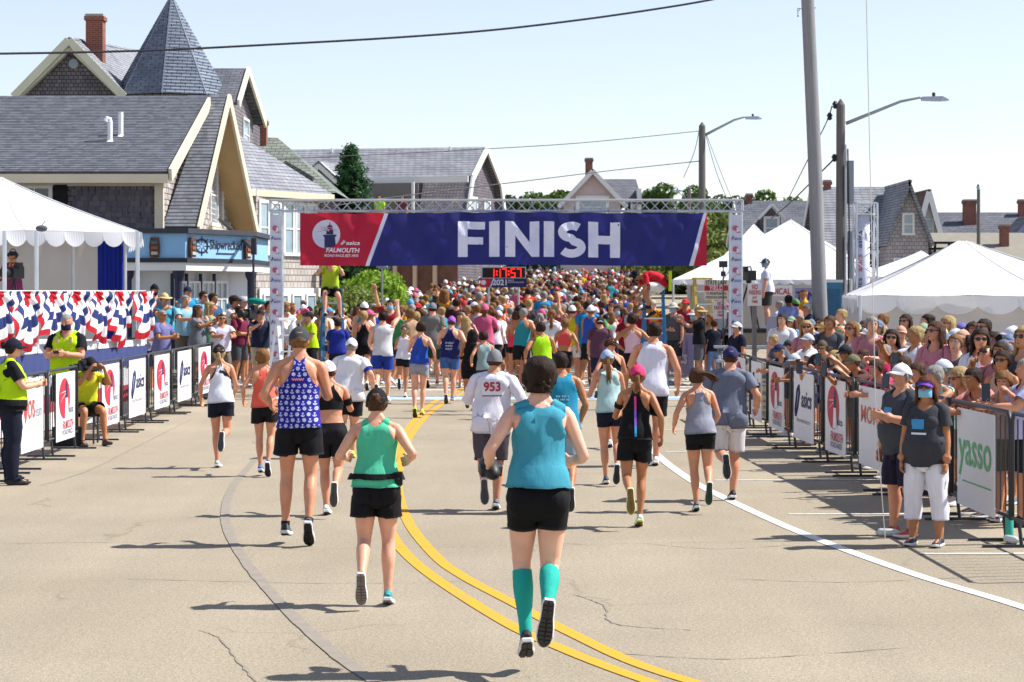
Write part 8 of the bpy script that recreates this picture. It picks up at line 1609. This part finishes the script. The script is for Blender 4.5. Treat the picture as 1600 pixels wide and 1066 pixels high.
# crew elsewhere
person(XA(20, 39.2), 39.2, ZA(391, 39.2), 'camera operator in maroon hoodie, helmet and headset inside the left tent', sex='m', lod='mid', hair=('short', 'dark'), hat=('helmet', '#1c2230'), top=('long', '#7a2c58'), bottom=('pants', '#22242c'), pose=arms(CLAP, CLAP), yaw=160, base=1.28, extra=(('shades', '#111214'), ('headset', '#15161a')), face=True, skin_='c')
person(XA(1198, 55), 55, ZA(403, 55), 'cameraman in white tee, dark shorts and headset on the platform', sex='m', lod='mid', hair=('short', 'grey'), hat=('cap', '#4a4c50'), top=('tee', '#d4d6e8'), bottom=('shorts:.56', '#3a3c38'), pose=arms(HANG, HANG, head=(10, -8)), yaw=80, base=zp, extra=(('mask', '#7fb4d0'), ('headset', '#5f9aa8')), face=True, fat=.1)
CREW = [(1152, 502, 41, 'man in navy tee with black and white cap standing behind the right barrier', 'm', ('short', 'dark'), ('cap', '#c9c9cc'), ('tee', '#1a1e30'), 'stand', 'S', 'b', 120, '#3a3c44'), (1093, 478, 50, 'woman in black tee and grey skirt with blonde ponytail and straw hat', 'f', ('full+pony_long', 'blonde'), ('sunhat', '#b89a62'), ('tee', '#17181e'), 'phone', '', 'b', 80, '#5c5e68'), (1232, 461, 52, 'man in lavender blue polo seen from behind by the tent', 'm', ('short', 'black'), None, ('tee', '#7884b8'), 'stand', '', 'd', 20, '#22242c'), (1256, 452, 56, 'man in golden tee looking left by the tent', 'm', ('bald', 'brown'), None, ('tee', '#c99a14'), 'stand', '', 'c', 90, '#3a3a40'), (1262, 473, 50, 'white haired man in navy polo with sunglasses', 'm', ('short', 'white'), None, ('tee', '#1d2340'), 'stand', 'S', 'b', 100, '#2a2c34'),
        (1071, 466, 56, 'person in red cap and red patterned shirt by the ladder', 'm', ('short', 'dark'), ('cap', '#c42a34'), ('tee', '#a02038'), 'stand', '', 'c', 150, '#2a2c34'), (1052, 472, 51, 'person in pale hat and mask with charcoal tee behind the right ladder', 'm', ('short', 'grey'), ('bucket', '#b4b0a4'), ('tee', '#55565c'), 'stand', 'K', 'b', 150, '#3a3c44'), (1083, 484, 53, 'masked person in sun hat and dark grey top', 'f', ('full', 'dark'), ('sunhat', '#d4d0c4'), ('tee', '#4a4c54'), 'stand', 'K', 'b', 170, '#3a3c44'), (1116, 500, 50, 'person in blue jeans behind the thin sign post', 'm', ('short', 'brown'), None, ('tee', '#1c2030'), 'stand', '', 'b', 20, '#6a86b4'), (1218, 470, 58, 'person in white tee beside the lavender polo man', 'm', ('short', 'grey'), None, ('tee', '#d0d2e0'), 'stand', '', 'b', 60, '#2a2c34'), (1243, 466, 54, 'person with green cap behind the lavender polo man', 'm', ('short', 'dark'), ('cap', '#5c8a4c'), ('tee', '#b87a6c'), 'stand', '', 'c', 40, '#2a2c34')]
for px, hy, Y, lab, sx, hr, ht, tp, ps, ex, sk, yw, bt in CREW:
    person(XA(px, Y), Y, ZA(hy, Y), lab, sex=sx, lod='mid', hair=hr, hat=ht, top=tp, bottom=('pants' if 'jeans' in lab or 'polo' in lab else 'shorts:.55', bt), pose=PS[ps](), extra=extras(ex), skin_=sk, yaw=yw, base=max(0, ZA(hy, Y) - 1.8), face=True, group='crew and bystanders by the tents')
hr5 = math.radians(-13)
for lx, lab, c in ((-3.9, 'watcher in neon green top on the gambrel house balcony', '#9ad81a'), (-2.8, 'watcher in brown top on the gambrel house balcony', '#6a3a34')):
    wx, wy = -2.2 + lx * math.cos(hr5) + .5 * math.sin(hr5), 103 + lx * math.sin(hr5) - .5 * math.cos(hr5); person(wx, wy, 6.55, lab, sex='m', lod='lo', hair=('short', 'dark'), top=('tee', c), bottom=('shorts:.55', '#22242c'), pose=arms(HANG, HANG), yaw=160, base=4.72)

# ================================================================ the crowd beyond the line
PAL = {'white': '#e2e2e6', 'black': '#1b1c20', 'navy': '#232a50', 'red': '#b02a30', 'orange': '#cf5a22', 'teal': '#2c8a94', 'royal blue': '#2a4ea8', 'sky blue': '#5c9cc4', 'grey': '#7a7c82', 'pink': '#c85a80', 'maroon': '#6a2034', 'green': '#3c8a54', 'yellow': '#c9b030', 'purple': '#5a3c80', 'tan': '#a88a6c', 'coral': '#d8604c'}
HAIRW = {'dark': 'dark hair', 'brown': 'brown hair', 'blonde': 'blonde hair', 'grey': 'grey hair', 'light': 'light brown hair', 'black': 'black hair'}
def variant(sex, pose, top, bottom, hk, lod='lo'):
    S = solve(sex, pose); parts = [(skin(BODY[sex][lod][0], S), BODY[sex][lod][1], 0)]
    for g, i in ((bottom, 2), (top, 1)): A, T = garment(sex, lod, g); parts.append((skin(A, S), T, i))
    for nm in hk.split('+'):
        hm = head_mesh(nm); hm.calc_loop_triangles(); V = np.array([v.co for v in hm.vertices]); T = np.array([t.vertices for t in hm.loop_triangles]); M = np.array(bone_matrix(S, 'head')); parts.append((V @ M[:3, :3].T + M[:3, 3], T, 3 if nm in ('cap', 'visor') or 'cap' not in hk else 4))
    for k in 'LR':
        sm = SHOE[k][0]; sm.calc_loop_triangles(); V = np.array([v.co for v in sm.vertices]); T = np.array([t.vertices for t in sm.loop_triangles]); M = np.array(bone_matrix(S, 'ft' + k)); parts.append((V @ M[:3, :3].T + M[:3, 3], T, 5))
    V = np.vstack([p[0] for p in parts]); off = np.cumsum([0] + [len(p[0]) for p in parts]); T = np.vstack([p[1] + off[i] for i, p in enumerate(parts)]); mi = np.concatenate([np.full(len(p[1]), p[2]) for p in parts]); V[:, 2] -= V[:, 2].min(); return V, T, mi
VAR = []
for i, (sx, ps, tp, bt, hk) in enumerate((('m', walk(1), 'tee', 'shorts:.58', 'short'), ('f', walk(-1), 'tank', 'shorts:.7', 'full+pony'), ('m', walk(-1, head=(20, 0)), 'tank', 'shorts:.58', 'short_under+cap'), ('f', arms(HIP, HANG), 'racer', 'tight:.72', 'full+bun'), ('m', arms(FOLD, FOLD), 'tee', 'shorts:.56', 'short_under+cap'), ('f', walk(1), 'tee', 'shorts:.68', 'bob'), ('m', run('L', 50), 'racer', 'shorts:.62', 'short'), ('f', arms(HANG, UP), 'tank', 'tight:.7', 'full+long'), ('m', arms(CLAP, CLAP, head=(15, 0)), 'tee', 'shorts:.56', 'short'), ('f', arms(CLAP, CLAP), 'tee', 'shorts:.66', 'full_under+cap'))):
    V, T, mi = variant(sx, ps, tp, bt, hk); me = npmesh('crowd_person', V, T); me.polygons.foreach_set('material_index', mi.astype(np.int32))
    for _ in range(6): me.materials.append(None)
    VAR.append((me, sx, 'cap' in hk, 'tank top' if tp in ('tank', 'racer') else 'tee', V, T, mi))
RC = random.Random(11); spots = []; taken = [(o.location.x, o.location.y) for o in PEOPLE]
def ok(x, y, d):
    for (a, b) in taken:
        if abs(a - x) < d and abs(b - y) < d and (a - x) ** 2 + (b - y) ** 2 < d * d: return False
    return True
def fill(n, xf, y0, y1, d, kind):
    k = 0
    for _ in range(n * 30):
        u = RC.random(); Y = y0 + (y1 - y0) * u; a, b = xf(Y); X = RC.uniform(a, b)
        if ok(X, Y, d * RC.uniform(.75, 1.15)): taken.append((X, Y)); spots.append((X, Y, kind)); k += 1
        if k >= n: break
road_x = lambda Y: (float(np.interp(Y, [50, 60, 75, 90, 115, 125], [-3.4, -4.2, -4.2, -3.4, -.6, .4])), float(np.interp(Y, [50, 60, 75, 90, 115, 125], [2.6, 3.6, 4.6, 5.2, 6.4, 6.6])))
fill(40, lambda Y: (float(np.interp(Y, [48, 70], [-6.2, -6.4])), float(np.interp(Y, [48, 70], [-4.3, -4.0]))), 48.5, 66, .48, 'L'); fill(8, lambda Y: (3.9, 5.6), 50, 62, .6, 'R'); fill(46, lambda Y: (-3.3, 2.4), 47.4, 57, .62, 'C'); fill(620, road_x, 55, 134, .42, 'C')
spots.sort(key=lambda s: s[1]); NIND = 300 - len(PEOPLE); rest = []
COLN, SKN = list(PAL), ['a', 'b', 'c', 'b', 'a', 'd']; HRN = ['dark', 'brown', 'blonde', 'grey', 'light', 'light']; CWT = [20, 4, 4, 5, 4, 4, 4, 7, 6, 5, 2, 2, 3, 2, 6, 4]; CAPN = ['white', 'white', 'white', 'black', 'navy', 'sky blue', 'pink', 'red']
USED = set()
for i, (X, Y, kind) in enumerate(spots):
  for _t in range(60):
    vi = RC.randrange(len(VAR)); me, sx, cap, tw_, V, T, mi = VAR[vi]; c = RC.choices(COLN, CWT)[0]; b = RC.choice(['black', 'navy', 'grey', 'black', 'royal blue']); h = RC.choice(HRN); cp = RC.choice(CAPN); s = RC.choice(SKN); hgt = (RC.uniform(.94, 1.06) if sx == 'm' else RC.uniform(.90, 1.0)); yaw = RC.gauss(0, 25) if kind == 'C' else (RC.gauss(-130, 25) if kind == 'L' else RC.gauss(130, 25))
    if kind == 'C' and RC.random() < .12: yaw += 180
    who = {'C': 'runner', 'L': 'spectator', 'R': 'bystander'}[kind]; pxx = CX + X * F / Y; where = {'L': 'behind the left ladder', 'R': 'beside the right ladder'}.get(kind) or ('left of the clock' if pxx < 745 else 'below the clock' if pxx < 830 else 'right of the clock' if pxx < 930 else 'far right of the clock'); dep = 'nearer' if Y < 58 else 'middle' if Y < 66 else 'farther'
    lab = '%s %s in %s %s with %s %s' % (dep, who, c, tw_, (cp + ' cap') if cap else HAIRW[h], where)
    if i >= NIND or lab not in USED: break
  USED.add(lab)
  if True:
    mats = [skinm(s), cloth(PAL[c]), cloth(PAL[b]), cloth(PAL[cp]) if cap else hairm(h), hairm(h), plain('#c9ccd2', .6)]
    if i < NIND:
        o = bpy.data.objects.new('person', me); COL.objects.link(o); o.location = (X, Y, gz(Y)); o.rotation_euler = (0, 0, math.radians(yaw)); o.scale = (hgt,) * 3
        for q, m in enumerate(mats): o.material_slots[q].link = 'OBJECT'; o.material_slots[q].material = m
        tag(o, lab, 'person', 'people crowding beyond the finish line')
    else: rest.append((X, Y, yaw, hgt, vi, mats))
# the farther crowd reads as one mass
pal = []; pidx = {}; VV, TT, MM = [], [], []; nv = 0
LOW = {}
for X, Y, yaw, hgt, vi, mats in rest:
    me, sx, cap, tw_, V, T, mi = VAR[vi]
    if vi not in LOW:      # a lighter copy without hidden feet
        keep = (V[T][:, :, 2].max(1) > .75); t = T[keep]; u, inv = np.unique(t, return_inverse=True); LOW[vi] = (V[u], inv.reshape(-1, 3), mi[keep])
    V, T, mi = LOW[vi]; c_, s_ = math.cos(math.radians(yaw)), math.sin(math.radians(yaw)); P = V * hgt; P = np.stack([P[:, 0] * c_ - P[:, 1] * s_ + X, P[:, 0] * s_ + P[:, 1] * c_ + Y, P[:, 2] + gz(Y)], 1); ids = []
    for m in mats:
        if m.name not in pidx: pidx[m.name] = len(pal); pal.append(m)
        ids.append(pidx[m.name])
    VV.append(P); TT.append(T + nv); nv += len(P); MM.append(np.array(ids)[mi])
cm = npmesh('crowd', np.vstack(VV), np.vstack(TT)); cm.polygons.foreach_set('material_index', np.concatenate(MM).astype(np.int32)); tag(link('crowd', cm, pal), 'far mass of runners filling the road under the banner', 'crowd', kind='stuff')
print('PEOPLE', len(PEOPLE), 'spots', len(spots), 'rest', len(rest), 'tris', sum(len(o.data.polygons) for o in COL.objects if o.type == 'MESH'))
